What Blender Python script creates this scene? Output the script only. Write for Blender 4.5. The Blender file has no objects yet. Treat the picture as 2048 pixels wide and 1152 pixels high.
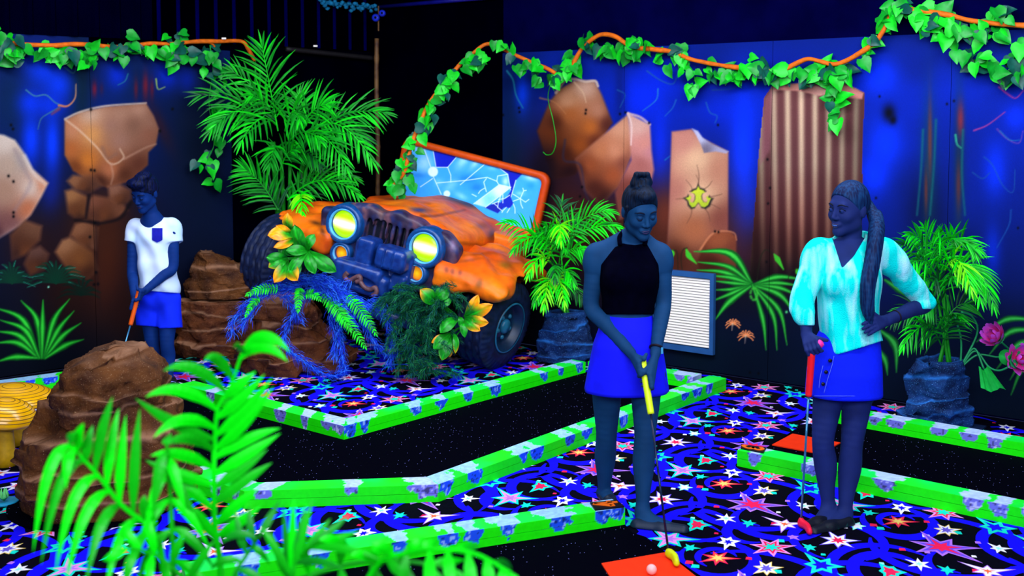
import bpy, math, random
import numpy as np
from mathutils import Vector, Matrix

S = bpy.context.scene
COL = S.collection
PI = math.pi
# ------------------------------------------------------------------ camera
FPX, CX, PY0, PITCH, CAMZ = 2250.0, 1024.0, 394.0, math.radians(4.0), 1.9
cam_data = bpy.data.cameras.new('camera')
cam = bpy.data.objects.new('camera', cam_data)
COL.objects.link(cam)
cam.location = (0, 0, CAMZ)
cam.rotation_euler = (PI / 2 - PITCH, 0, 0)
cam_data.sensor_width = 36.0
cam_data.lens = 36.0 * FPX / 2048.0
cam_data.shift_y = -(576.0 - PY0) / 2048.0
cam_data.clip_start = 0.05
cam_data.dof.use_dof = True
cam_data.dof.focus_distance = 6.2
cam_data.dof.aperture_fstop = 2.8
S.camera = cam
# ------------------------------------------------------------------ view, world, lights
S.view_settings.view_transform = 'Standard'
S.view_settings.look = 'None'
S.view_settings.gamma = 1.0
S.view_settings.use_curve_mapping = False
S.view_settings.exposure = 0.0
world = bpy.data.worlds.new('dark_hall'); S.world = world
world.use_nodes = True
world.node_tree.nodes['Background'].inputs[0].default_value = (0.25, 0.35, 1.0, 1)
world.node_tree.nodes['Background'].inputs[1].default_value = 0.05

def area(name, loc, target, sx, sy, power, color):
    d = bpy.data.lights.new(name, 'AREA'); d.shape = 'RECTANGLE'
    d.size, d.size_y, d.energy, d.color = sx, sy, power, color
    o = bpy.data.objects.new(name, d); COL.objects.link(o)
    o.location = loc
    o.rotation_euler = (Vector(target) - Vector(loc)).to_track_quat('-Z', 'Y').to_euler()
    return o
UV = (0.72, 0.80, 1.0)
area('unseen_ceiling_light', (0.0, -1.6, 3.35), (0.0, 7.0, 0.5), 5.5, 1.4, 430, UV)  # unseen light added behind the camera to brighten the near palm
area('unseen_ceiling_light', (0.3, 3.2, 3.38), (0.2, 6.4, 0.0), 5.0, 0.8, 170, UV)
area('unseen_ceiling_light', (-2.2, 6.6, 3.35), (-2.3, 7.8, 0.2), 2.4, 0.8, 75, UV)
area('unseen_ceiling_light', (1.5, 5.6, 3.35), (1.9, 7.4, 0.4), 3.2, 0.8, 120, UV)
area('unseen_ceiling_light', (-0.3, 6.2, 3.35), (-0.4, 8.3, 0.7), 1.6, 0.8, 60, UV)

# ------------------------------------------------------------------ pixel <-> world helpers (photo traced at its own distance)
cp, sp = math.cos(PITCH), math.sin(PITCH)
def ray(px, py):
    xc = (px - CX) / FPX; yc = -(py - PY0) / FPX
    return np.array((xc, cp + yc * sp, -sp + yc * cp))
def at(px, py, Y):
    d = ray(px, py); t = Y / d[1]
    return np.array((d[0] * t, Y, CAMZ + d[2] * t))
def fl(px, py, z=0.0):
    d = ray(px, py); t = (z - CAMZ) / d[2]
    return np.array((d[0] * t, d[1] * t, z))
def proj(P):
    P = np.asarray(P, float); x = P[..., 0]; y = P[..., 1]; z = P[..., 2] - CAMZ
    dep = y * cp - z * sp; up = y * sp + z * cp
    return CX + FPX * x / dep, PY0 - FPX * up / dep
def lin(c):
    c = np.asarray(c, float) / 255.0
    return np.where(c <= 0.04045, c / 12.92, ((c + 0.055) / 1.055) ** 2.4)
def L4(c):
    return tuple(float(v) for v in lin(c)) + (1.0,)

# ------------------------------------------------------------------ materials
def mat(name, col, rough=0.6, var=0.12, scale=14.0, spec=0.3, metal=0.0, emit=None, es=0.0, bump=0.0, bscale=60.0, col2=None, fac=(0.35, 0.65)):
    m = bpy.data.materials.new(name); m.use_nodes = True
    nt = m.node_tree; b = nt.nodes['Principled BSDF']
    tc = nt.nodes.new('ShaderNodeTexCoord')
    n = nt.nodes.new('ShaderNodeTexNoise'); n.inputs['Scale'].default_value = scale; n.inputs['Detail'].default_value = 5
    nt.links.new(tc.outputs['Object'], n.inputs['Vector'])
    r = nt.nodes.new('ShaderNodeValToRGB')
    c = lin(col)
    if col2 is None:
        a = np.clip(c * (1 - var), 0, 1); d = np.clip(c * (1 + var), 0, 1)
    else:
        a = c; d = lin(col2)
    r.color_ramp.elements[0].position = fac[0]; r.color_ramp.elements[1].position = fac[1]
    r.color_ramp.elements[0].color = (*a, 1); r.color_ramp.elements[1].color = (*d, 1)
    nt.links.new(n.outputs['Fac'], r.inputs['Fac'])
    nt.links.new(r.outputs['Color'], b.inputs['Base Color'])
    b.inputs['Roughness'].default_value = rough
    b.inputs['Specular IOR Level'].default_value = spec
    b.inputs['Metallic'].default_value = metal
    if emit is not None:
        b.inputs['Emission Color'].default_value = L4(emit); b.inputs['Emission Strength'].default_value = es
    if bump:
        n2 = nt.nodes.new('ShaderNodeTexNoise'); n2.inputs['Scale'].default_value = bscale; n2.inputs['Detail'].default_value = 6
        nt.links.new(tc.outputs['Object'], n2.inputs['Vector'])
        bp = nt.nodes.new('ShaderNodeBump'); bp.inputs['Strength'].default_value = bump; bp.inputs['Distance'].default_value = 0.01
        nt.links.new(n2.outputs['Fac'], bp.inputs['Height']); nt.links.new(bp.outputs['Normal'], b.inputs['Normal'])
    return m
def vmat(name, rough=0.6, spec=0.25, bump=0.0, bscale=60.0, grain=0.12, gscale=90.0):
    """paint stored on the surface as a colour attribute, broken up by a little procedural grain"""
    m = bpy.data.materials.new(name); m.use_nodes = True
    nt = m.node_tree; b = nt.nodes['Principled BSDF']
    a = nt.nodes.new('ShaderNodeAttribute'); a.attribute_name = 'Col'
    tc = nt.nodes.new('ShaderNodeTexCoord')
    n = nt.nodes.new('ShaderNodeTexNoise'); n.inputs['Scale'].default_value = gscale; n.inputs['Detail'].default_value = 4
    nt.links.new(tc.outputs['Object'], n.inputs['Vector'])
    mr = nt.nodes.new('ShaderNodeMapRange')
    mr.inputs['From Min'].default_value = 0.3; mr.inputs['From Max'].default_value = 0.7
    mr.inputs['To Min'].default_value = 1 - grain; mr.inputs['To Max'].default_value = 1 + grain
    nt.links.new(n.outputs['Fac'], mr.inputs['Value'])
    mx = nt.nodes.new('ShaderNodeVectorMath'); mx.operation = 'SCALE'
    nt.links.new(a.outputs['Color'], mx.inputs[0]); nt.links.new(mr.outputs['Result'], mx.inputs['Scale'])
    nt.links.new(mx.outputs['Vector'], b.inputs['Base Color'])
    b.inputs['Roughness'].default_value = rough; b.inputs['Specular IOR Level'].default_value = spec
    if bump:
        n2 = nt.nodes.new('ShaderNodeTexNoise'); n2.inputs['Scale'].default_value = bscale; n2.inputs['Detail'].default_value = 6
        nt.links.new(tc.outputs['Object'], n2.inputs['Vector'])
        bp = nt.nodes.new('ShaderNodeBump'); bp.inputs['Strength'].default_value = bump; bp.inputs['Distance'].default_value = 0.01
        nt.links.new(n2.outputs['Fac'], bp.inputs['Height']); nt.links.new(bp.outputs['Normal'], b.inputs['Normal'])
    return m

# ------------------------------------------------------------------ objects
def thing(name, label, cat, loc=(0, 0, 0), group=None):
    o = bpy.data.objects.new(name, None); COL.objects.link(o)
    o.empty_display_size = 0.05
    o.location = tuple(float(v) for v in loc)
    o['label'] = label; o['category'] = cat
    if group: o['group'] = group
    return o
def tag(o, label, cat, group=None):
    o['label'] = label; o['category'] = cat
    if group: o['group'] = group
    return o
def raw_mesh(name, V, F, mats=None, midx=None, smooth=False, colors=None):
    """V world/local verts (N,3); F list of faces or an (M,4)/(M,3) array"""
    me = bpy.data.meshes.new(name)
    V = np.asarray(V, np.float32)
    if isinstance(F, np.ndarray):
        n, k = F.shape
        me.vertices.add(len(V)); me.vertices.foreach_set('co', V.ravel())
        me.loops.add(n * k); me.loops.foreach_set('vertex_index', F.astype(np.int32).ravel())
        me.polygons.add(n)
        me.polygons.foreach_set('loop_start', np.arange(0, n * k, k, dtype=np.int32))
        me.polygons.foreach_set('loop_total', np.full(n, k, np.int32))
        me.update(calc_edges=True)
    else:
        me.from_pydata([tuple(map(float, v)) for v in V], [], F)
    for m in (mats or []):
        me.materials.append(m)
    if midx is not None:
        me.polygons.foreach_set('material_index', np.asarray(midx, np.int32))
    if smooth:
        me.polygons.foreach_set('use_smooth', np.ones(len(me.polygons), bool))
    if colors is not None:
        at_ = me.color_attributes.new('Col', 'FLOAT_COLOR', 'POINT')
        c4 = np.ones((len(V), 4), np.float32); c4[:, :3] = colors
        at_.data.foreach_set('color', c4.ravel())
    return me
def obj(name, V, F, m, parent=None, smooth=False, colors=None, midx=None, local=False):
    """one mesh object; vertices are world coordinates unless local"""
    V = np.asarray(V, float)
    mats = m if isinstance(m, (list, tuple)) else [m]
    if parent is not None and not local:
        p = parent; off = np.zeros(3)
        while p is not None:
            off += np.array(p.location); p = p.parent
        V = V - off
    loc = None
    if parent is None and not local:
        loc = np.array([(V[:, 0].min() + V[:, 0].max()) / 2, (V[:, 1].min() + V[:, 1].max()) / 2, V[:, 2].min()])
        V = V - loc
    o = bpy.data.objects.new(name, raw_mesh(name, V, F, mats, midx, smooth, colors))
    COL.objects.link(o)
    if loc is not None: o.location = tuple(loc)
    if parent is not None: o.parent = parent
    return o
def structure(o):
    o['kind'] = 'structure'; return o

class MB:
    """collects shapes into one mesh"""
    def __init__(s): s.V = []; s.F = []; s.M = []; s.C = []; s.n = 0
    def add(s, V, F, mi=0, col=None):
        V = np.asarray(V, float)
        s.V.append(V); s.F += [tuple(int(i) + s.n for i in f) for f in F]; s.M += [mi] * len(F); s.n += len(V)
        s.C.append(np.tile(np.asarray(col if col is not None else (1, 1, 1), float), (len(V), 1)) if np.ndim(col) < 2 else np.asarray(col))
    def box(s, c, size, R=None, mi=0, col=None):
        x, y, z = np.array(size) / 2.0
        P = np.array([(-x, -y, -z), (x, -y, -z), (x, y, -z), (-x, y, -z), (-x, -y, z), (x, -y, z), (x, y, z), (-x, y, z)])
        if R is not None: P = P @ np.asarray(R).T
        s.add(P + np.array(c), [(0, 3, 2, 1), (4, 5, 6, 7), (0, 1, 5, 4), (1, 2, 6, 5), (2, 3, 7, 6), (3, 0, 4, 7)], mi, col)
    def tube(s, pts, rad, n=8, mi=0, col=None, cap=True):
        pts = np.asarray(pts, float); m = len(pts)
        rad = np.full(m, rad) if np.ndim(rad) == 0 else np.asarray(rad, float)
        T = np.gradient(pts, axis=0); T /= np.linalg.norm(T, axis=1)[:, None] + 1e-12
        ref = np.array((0, 0, 1.0)) if abs(T[0][2]) < 0.9 else np.array((1.0, 0, 0))
        V = []; u = np.cross(T[0], ref); u /= np.linalg.norm(u)
        for i in range(m):
            u = u - T[i] * (u @ T[i]); u /= np.linalg.norm(u) + 1e-12
            w = np.cross(T[i], u)
            for k in range(n):
                a = 2 * PI * k / n
                V.append(pts[i] + rad[i] * (math.cos(a) * u + math.sin(a) * w))
        F = []
        for i in range(m - 1):
            for k in range(n):
                k2 = (k + 1) % n
                F.append((i * n + k, i * n + k2, (i + 1) * n + k2, (i + 1) * n + k))
        if cap:
            F.append(tuple(range(n - 1, -1, -1))); F.append(tuple((m - 1) * n + k for k in range(n)))
        s.add(V, F, mi, col)
    def lathe(s, prof, c, R=None, n=24, mi=0, col=None, cap=True):
        """prof: (radius, height) list about local z"""
        V = []
        for r, h in prof:
            for k in range(n):
                a = 2 * PI * k / n; V.append((r * math.cos(a), r * math.sin(a), h))
        V = np.array(V)
        if R is not None: V = V @ np.asarray(R).T
        F = []
        for i in range(len(prof) - 1):
            for k in range(n):
                k2 = (k + 1) % n; F.append((i * n + k, i * n + k2, (i + 1) * n + k2, (i + 1) * n + k))
        if cap and prof[0][0] > 1e-6: F.append(tuple(range(n - 1, -1, -1)))
        if cap and prof[-1][0] > 1e-6: F.append(tuple((len(prof) - 1) * n + k for k in range(n)))
        s.add(V + np.array(c), F, mi, col)
    def build(s, name, m, parent=None, smooth=False, local=False, colors=False):
        return obj(name, np.vstack(s.V), s.F, m, parent, smooth, np.vstack(s.C) if colors else None, s.M, local)

def spline(pts, n=8):
    """Catmull-Rom through points"""
    P = np.asarray(pts, float)
    P = np.vstack([2 * P[0] - P[1], P, 2 * P[-1] - P[-2]])
    out = []
    for i in range(1, len(P) - 2):
        for t in np.linspace(0, 1, n, endpoint=False):
            a, b, c, d = P[i - 1], P[i], P[i + 1], P[i + 2]
            out.append(0.5 * ((2 * b) + (c - a) * t + (2 * a - 5 * b + 4 * c - d) * t * t + (3 * b - a - 3 * c + d) * t ** 3))
    out.append(P[-2])
    return np.array(out)

# value noise in numpy for modelling
def vnoise(P, scale, seed=0):
    P = np.asarray(P, float) * scale + seed * 17.37
    i = np.floor(P).astype(np.int64); f = P - i; f = f * f * (3 - 2 * f)
    def h(a, b, c):
        n = (a * 374761393 + b * 668265263 + c * 2147483647 + seed * 974711) & 0xffffffff
        n = ((n ^ (n >> 13)) * 1274126177) & 0xffffffff
        return ((n ^ (n >> 16)) & 0xffff) / 65535.0
    r = 0
    for dx in (0, 1):
        for dy in (0, 1):
            for dz in (0, 1):
                w = (f[..., 0] if dx else 1 - f[..., 0]) * (f[..., 1] if dy else 1 - f[..., 1]) * (f[..., 2] if dz else 1 - f[..., 2])
                r = r + w * h(i[..., 0] + dx, i[..., 1] + dy, i[..., 2] + dz)
    return r * 2 - 1
def fbm(P, scale, octv=3, seed=0):
    r = 0; a = 1.0
    for o in range(octv):
        r = r + a * vnoise(P, scale * 2 ** o, seed + o); a *= 0.5
    return r

# ------------------------------------------------------------------ signed distance modelling
def smin(a, b, k):
    if k <= 0: return np.minimum(a, b)
    h = np.maximum(k - np.abs(a - b), 0) / k
    return np.minimum(a, b) - h * h * k * 0.25
def rcone(a, b, ra, rb):
    a = np.asarray(a, float); b = np.asarray(b, float)
    def f(P):
        ab = b - a; L2 = ab @ ab + 1e-12
        t = np.clip(((P - a) @ ab) / L2, 0, 1)
        return np.linalg.norm(P - a - t[..., None] * ab, axis=-1) - (ra + (rb - ra) * t)
    r = max(ra, rb)
    return f, np.minimum(a, b) - r, np.maximum(a, b) + r
def ell(c, r, R=None):
    c = np.asarray(c, float); r = np.asarray(r, float)
    def f(P):
        q = P - c
        if R is not None: q = q @ R
        k0 = np.linalg.norm(q / r, axis=-1); k1 = np.linalg.norm(q / (r * r), axis=-1) + 1e-9
        return k0 * (k0 - 1) / k1
    m = r.max()
    return f, c - m, c + m
def rbox(c, half, rad, R=None):
    c = np.asarray(c, float); hh = np.asarray(half, float) - rad
    def f(P):
        q = P - c
        if R is not None: q = q @ R
        q = np.abs(q) - hh
        return np.linalg.norm(np.maximum(q, 0), axis=-1) + np.minimum(q.max(-1), 0) - rad
    m = np.linalg.norm(half)
    return f, c - m, c + m
def clip(pr, *planes):
    """keep the side where (P-o).n < 0"""
    f0, lo, hi = pr
    def f(P):
        d = f0(P)
        for o, n in planes:
            n = np.asarray(n, float); n = n / np.linalg.norm(n)
            d = np.maximum(d, (P - np.asarray(o)) @ n)
        return d
    return f, lo, hi
def grow(pr, e):
    f0, lo, hi = pr
    return (lambda P: f0(P) - e), lo - e, hi + e
def sdf_mesh(prims, h, post=None, pad=None):
    """prims: list of (prim, k, sign) ; k = blend radius ; sign -1 carves"""
    pad = 4 * h if pad is None else pad
    los = np.array([p[0][1] for p in prims if p[2] > 0]); his = np.array([p[0][2] for p in prims if p[2] > 0])
    lo = los.min(0) - pad; hi = his.max(0) + pad
    n = np.ceil((hi - lo) / h).astype(int) + 1
    F = np.full(n, 1.0, np.float32)
    ax = [lo[i] + h * np.arange(n[i]) for i in range(3)]
    for (f, l, u), k, sg in prims:
        e = k + 4 * h
        i0 = np.maximum(np.floor((l - e - lo) / h).astype(int), 0); i1 = np.minimum(np.ceil((u + e - lo) / h).astype(int) + 1, n)
        if np.any(i1 <= i0): continue
        sl = tuple(slice(a, b) for a, b in zip(i0, i1))
        G = np.stack(np.meshgrid(*[ax[i][i0[i]:i1[i]] for i in range(3)], indexing='ij'), -1)
        d = f(G)
        F[sl] = smin(F[sl], d, k) if sg > 0 else -smin(-F[sl], d, k)
    if post is not None:
        G = np.stack(np.meshgrid(*ax, indexing='ij'), -1)
        F = post(G, F)
    F[0] = F[-1] = 1; F[:, 0] = F[:, -1] = 1; F[:, :, 0] = F[:, :, -1] = 1
    return surface_nets(F, lo, h)
def surface_nets(F, lo, h):
    s = F < 0
    c = [s[i:s.shape[0] - 1 + i, j:s.shape[1] - 1 + j, k:s.shape[2] - 1 + k] for i in (0, 1) for j in (0, 1) for k in (0, 1)]
    cnt = sum(x.astype(np.int8) for x in c)
    I = np.argwhere((cnt > 0) & (cnt < 8))
    idx = np.full(cnt.shape, -1, np.int64); idx[tuple(I.T)] = np.arange(len(I))
    acc = np.zeros((len(I), 3)); w = np.zeros(len(I))
    cor = [(i, j, k) for i in (0, 1) for j in (0, 1) for k in (0, 1)]
    for a in range(8):
        for b in range(a + 1, 8):
            if sum(abs(cor[a][q] - cor[b][q]) for q in range(3)) != 1: continue
            fa = F[tuple((I + cor[a]).T)].astype(float); fb = F[tuple((I + cor[b]).T)].astype(float)
            m = (fa < 0) != (fb < 0)
            t = np.where(m, fa / np.where(m, fa - fb, 1), 0)
            p = np.array(cor[a]) + t[:, None] * (np.array(cor[b]) - np.array(cor[a]))
            acc += np.where(m[:, None], p, 0); w += m
    V = lo + h * (I + acc / w[:, None])
    Q = []
    for ax in range(3):
        u, v = (ax + 1) % 3, (ax + 2) % 3
        sl0 = [slice(None)] * 3; sl1 = [slice(None)] * 3
        sl0[ax] = slice(0, -1); sl1[ax] = slice(1, None)
        A = s[tuple(sl0)]; B = s[tuple(sl1)]
        E = np.argwhere(A != B)
        E = E[(E[:, u] > 0) & (E[:, v] > 0) & (E[:, u] < s.shape[u] - 1) & (E[:, v] < s.shape[v] - 1)]
        ins = A[tuple(E.T)]
        du = np.zeros(3, int); du[u] = 1; dv = np.zeros(3, int); dv[v] = 1
        q = np.stack([idx[tuple((E - du - dv).T)], idx[tuple((E - dv).T)], idx[tuple(E.T)], idx[tuple((E - du).T)]], 1)
        q[~ins] = q[~ins][:, ::-1]
        Q.append(q)
    Q = np.vstack(Q); Q = Q[(Q >= 0).all(1)]
    return V, Q
def rot(axis, deg):
    return np.array(Matrix.Rotation(math.radians(deg), 3, axis))
def unit(v):
    v = np.asarray(v, float); return v / (np.linalg.norm(v) + 1e-12)
# ================================================================== SETTING
# walls: the right wall and the left wall meet in the far corner
RA = fl(1541, 765)[:2]
RD = unit(ray(-1850, 237)[:2])                      # along the right wall, receding to the left
def hit(px, py, o, d):
    r = ray(px, py)
    A = np.array([[r[0], -d[0]], [r[1], -d[1]]]); t, s = np.linalg.solve(A, o)
    return t, s, np.array((r[0] * t, r[1] * t, CAMZ + r[2] * t))
_, sC, PC = hit(757, 400, RA, RD)
CORN = RA + RD * sC
LB = fl(50, 750)[:2]
LD = unit(LB - CORN)                                # along the left wall, coming nearer to the left
RN = np.array((RD[1], -RD[0])); RN = RN if RN @ (-RA) > 0 else -RN
LN = np.array((LD[1], -LD[0])); LN = LN if LN @ (-LB) > 0 else -LN
def rw(px, py, off=0.0):                            # pixel -> point on the right wall (off = distance in front of it)
    return hit(px, py, RA + RN * off, RD)[2]
def lw(px, py, off=0.0):
    return hit(px, py, CORN + LN * off, LD)[2]
WALLH = 3.5
REND, LEND = -4.2, 5.4                              # ends of the walls (metres along them)
m_wall = mat('dark_navy_wall_paint', (2, 2, 44), 0.95, 0.3, 3.0, 0.0)
m_wallb = mat('black_wall_paint', (0, 0, 7), 0.95, 0.3, 3.0, 0.0)
m_ceil = mat('black_ceiling_paint', (1, 1, 8), 0.95, 0.3, 3.0, 0.0)
def wall(name, o, d, n, s0, s1, m, z0=0.0, z1=WALLH, th=0.12):
    b = MB()
    a, c = o + d * s0, o + d * s1
    e, g = c - n * th, a - n * th
    V = [(*p, z) for z in (z0, z1) for p in (a, c, e, g)]
    b.add(V, [(0, 1, 2, 3), (4, 7, 6, 5), (0, 4, 5, 1), (1, 5, 6, 2), (2, 6, 7, 3), (3, 7, 4, 0)])
    return structure(b.build(name, m))
PANELGAP = -0.015
wall('wall_right', RA + RN * PANELGAP, RD, RN, REND, hit(1005, 400, RA, RD)[1] , m_wall)
wall('wall_back', RA + RN * PANELGAP, RD, RN, hit(1005, 400, RA, RD)[1], sC + 0.02, m_wallb)
wall('wall_left', CORN + LN * PANELGAP, LD, LN, -0.02, LEND, m_wallb)
FP = [CORN, RA + RD * REND, np.array((5.2, 0.4)), np.array((-5.2, 0.4)), CORN + LD * LEND]
b = MB(); b.add([(*p, WALLH) for p in FP], [(0, 1, 2, 3, 4)]); b.add([(*p, WALLH + 0.1) for p in FP], [(4, 3, 2, 1, 0)])
structure(b.build('ceiling', m_ceil))

# ------------------------------------------------------------------ carpet: printed stars and swirls on black pile
m_cblack = mat('carpet_black_pile', (2, 1, 14), 0.95, 0.3, 40, 0.05)
CCOL = {'blue': (22, 14, 240), 'lilac': (190, 120, 245), 'violet': (105, 75, 225), 'red': (255, 35, 85), 'white': (255, 245, 255),
        'yellow': (255, 215, 110), 'orange': (255, 110, 60), 'turq': (20, 225, 195), 'mint': (150, 255, 225), 'pink': (245, 150, 225), 'purple': (110, 90, 205)}
CK = list(CCOL)
m_carp = [m_cblack] + [mat('carpet_print_' + k, CCOL[k], 0.95, 0.06, 60, 0.03) for k in CK]
CO = fl(1505, 1010)[:2]
LA = np.array((0.2205, 1.034)); LBV = np.array((0.826, -0.053))
QX = unit(LA); PX = np.array((QX[1], -QX[0]))
flo = MB()
flo.add([(*p, 0.0) for p in FP], [(4, 3, 2, 1, 0)])
def star(c, rp, rq, n, seed, layers, inner=0.36, z=0.0):
    rr = random.Random(seed)
    rad = []
    ph = rr.uniform(0, 0.5)
    for i in range(n):
        rad.append(rr.uniform(0.62, 1.0) * (1.15 if i % 2 == 0 else 0.85))
    for li, (k, s) in enumerate(layers):
        P = []
        for i in range(n):
            a = 2 * PI * i / n + ph
            for (aa, r) in ((a, rad[i] * (s if s > 0.5 else s)), (a + PI / n, inner * (s * 0.75 + 0.25))):
                if li and aa != a: r = inner * s * 0.95
                q = c + PX * rp * r * math.cos(aa) + QX * rq * r * math.sin(aa)
                P.append((q[0], q[1], z + 0.0005 * (li + 1)))
        N = len(P)
        ctr = (c[0], c[1], z + 0.0005 * (li + 1))
        flo.add(P + [ctr], [(i, (i + 1) % N, N) for i in range(N)], 1 + CK.index(k))
ARCN = [0]
def arc(c, rp, rq, th, a0, a1, k='blue', z=0.0006, taper=True, n=26):
    ARCN[0] += 1; z = 0.0004 + (ARCN[0] % 23) * 0.00004
    P = []; Q = []
    for i in range(n + 1):
        t = i / n; a = math.radians(a0 + (a1 - a0) * t)
        w = th * (math.sin(PI * min(max(t, 0.02), 0.98)) ** 0.6 if taper else 1.0)
        for s, A in ((1 + w / 2 / rp, P), (1 - w / 2 / rp, Q)):
            q = c + PX * rp * s * math.cos(a) + QX * rq * s * math.sin(a); A.append((q[0], q[1], z))
    flo.add(P + Q, [(i, i + 1, n + 2 + i, n + 1 + i) for i in range(n)], 1 + CK.index(k))
TILE = [('a', 0, 0), ('b', -.13, .5), ('c', .07, .21), ('d', .18, .74), ('e', .35, .26), ('f', .10, .45), ('g', .3, 0.0), ('g', -.15, .80),
        ('h', -.18, .31), ('i', -.31, .71), ('j', .46, .55), ('k', .55, 0.02), ('m', -.42, .24), ('t', .30, .46), ('t', -.02, .74), ('t', -.33, .42), ('n', .22, .58)]
SDEF = {'a': (.25, .27, 7, [('lilac', 1), ('violet', .78), ('red', .52)], .33), 'b': (.085, .13, 6, [('white', 1), ('blue', .42)], .42),
        'c': (.095, .14, 7, [('yellow', 1), ('white', .85), ('purple', .5)], .42), 'd': (.16, .16, 6, [('lilac', 1), ('white', .86), ('orange', .3)], .3),
        'e': (.17, .2, 6, [('turq', 1), ('blue', .55)], .36), 'f': (.17, .2, 7, [('pink', 1), ('red', .72), ('turq', .45)], .36),
        'g': (.09, .12, 6, [('white', 1), ('mint', .35)], .3), 'h': (.12, .15, 7, [('red', 1), ('orange', .72), ('yellow', .5)], .34),
        'i': (.1, .15, 6, [('turq', 1), ('red', .62)], .48), 'j': (.15, .19, 7, [('violet', 1), ('white', .86), ('red', .42)], .36),
        'k': (.2, .22, 6, [('turq', 1), ('pink', .72), ('lilac', .35)], .32), 'm': (.075, .1, 6, [('mint', 1), ('white', .7)], .42),
        't': (.06, .08, 6, [('turq', 1)], .4), 'n': (.05, .06, 5, [('lilac', 1)], .4)}
def inroom(p, mrg=0.12):
    return (p - RA) @ RN > mrg and (p - CORN) @ LN > mrg and p[1] > 3.2 and abs(p[0]) < 4.6
for iu in range(-6, 7):
    for iv in range(-6, 9):
        base = CO + LBV * iu + LA * 0.96 * (iv - (0.5 if iu % 2 else 0.0))
        if not inroom(base, -1.0): continue
        def P(u, v): return base + LBV * u + LA * 0.96 * v
        for (u, v, rp, rq, th, a0, a1) in ((-.31, .71, .15, .2, .055, 0, 330), (-.31, .71, .24, .3, .05, 40, 250), (-.18, .31, .16, .2, .06, 150, 470),
                                           (-.18, .31, .085, .11, .035, 20, 240), (.46, .55, .2, .24, .06, -60, 250), 
                                           (0, 0, .3, .33, .06, 170, 330), (0, 0, .36, .4, .05, -20, 120), (.55, .02, .26, .28, .055, 30, 260), (.55, .02, .13, .16, .05, 100, 300),
                                           (.14, .78, .2, .22, .06, 130, 400),
                                           (-.02, .62, .1, .12, .05, 60, 300)):
            c = P(u, v)
            if inroom(c, 0.3): arc(c, rp, rq, th, a0, a1)
        for si, (t, u, v) in enumerate(TILE):
            c = P(u, v); rp, rq, n, lay, inn = SDEF[t]; rp *= .76; rq *= .76
            if inroom(c, max(rp, rq)): star(c, rp, rq, n, si * 7 + 3, lay, inn, 0.0012 + 0.0001 * (si % 5))
        rr = random.Random(5)
        for k in range(16):
            c = P(rr.uniform(-.5, .5), rr.uniform(0, 1)); s = rr.uniform(.010, .018)
            kk = rr.choice(['white', 'turq', 'lilac', 'white', 'mint', 'red'])
            if inroom(c, .1):
                flo.add([(*(c + PX * s * x + QX * s * 1.3 * y), 0.0015) for x, y in ((-1, -.8), (1, -.7), (.9, .8), (-.8, .9))], [(0, 1, 2, 3)], 1 + CK.index(kk))
floor = structure(flo.build('floor', m_carp))

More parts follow.
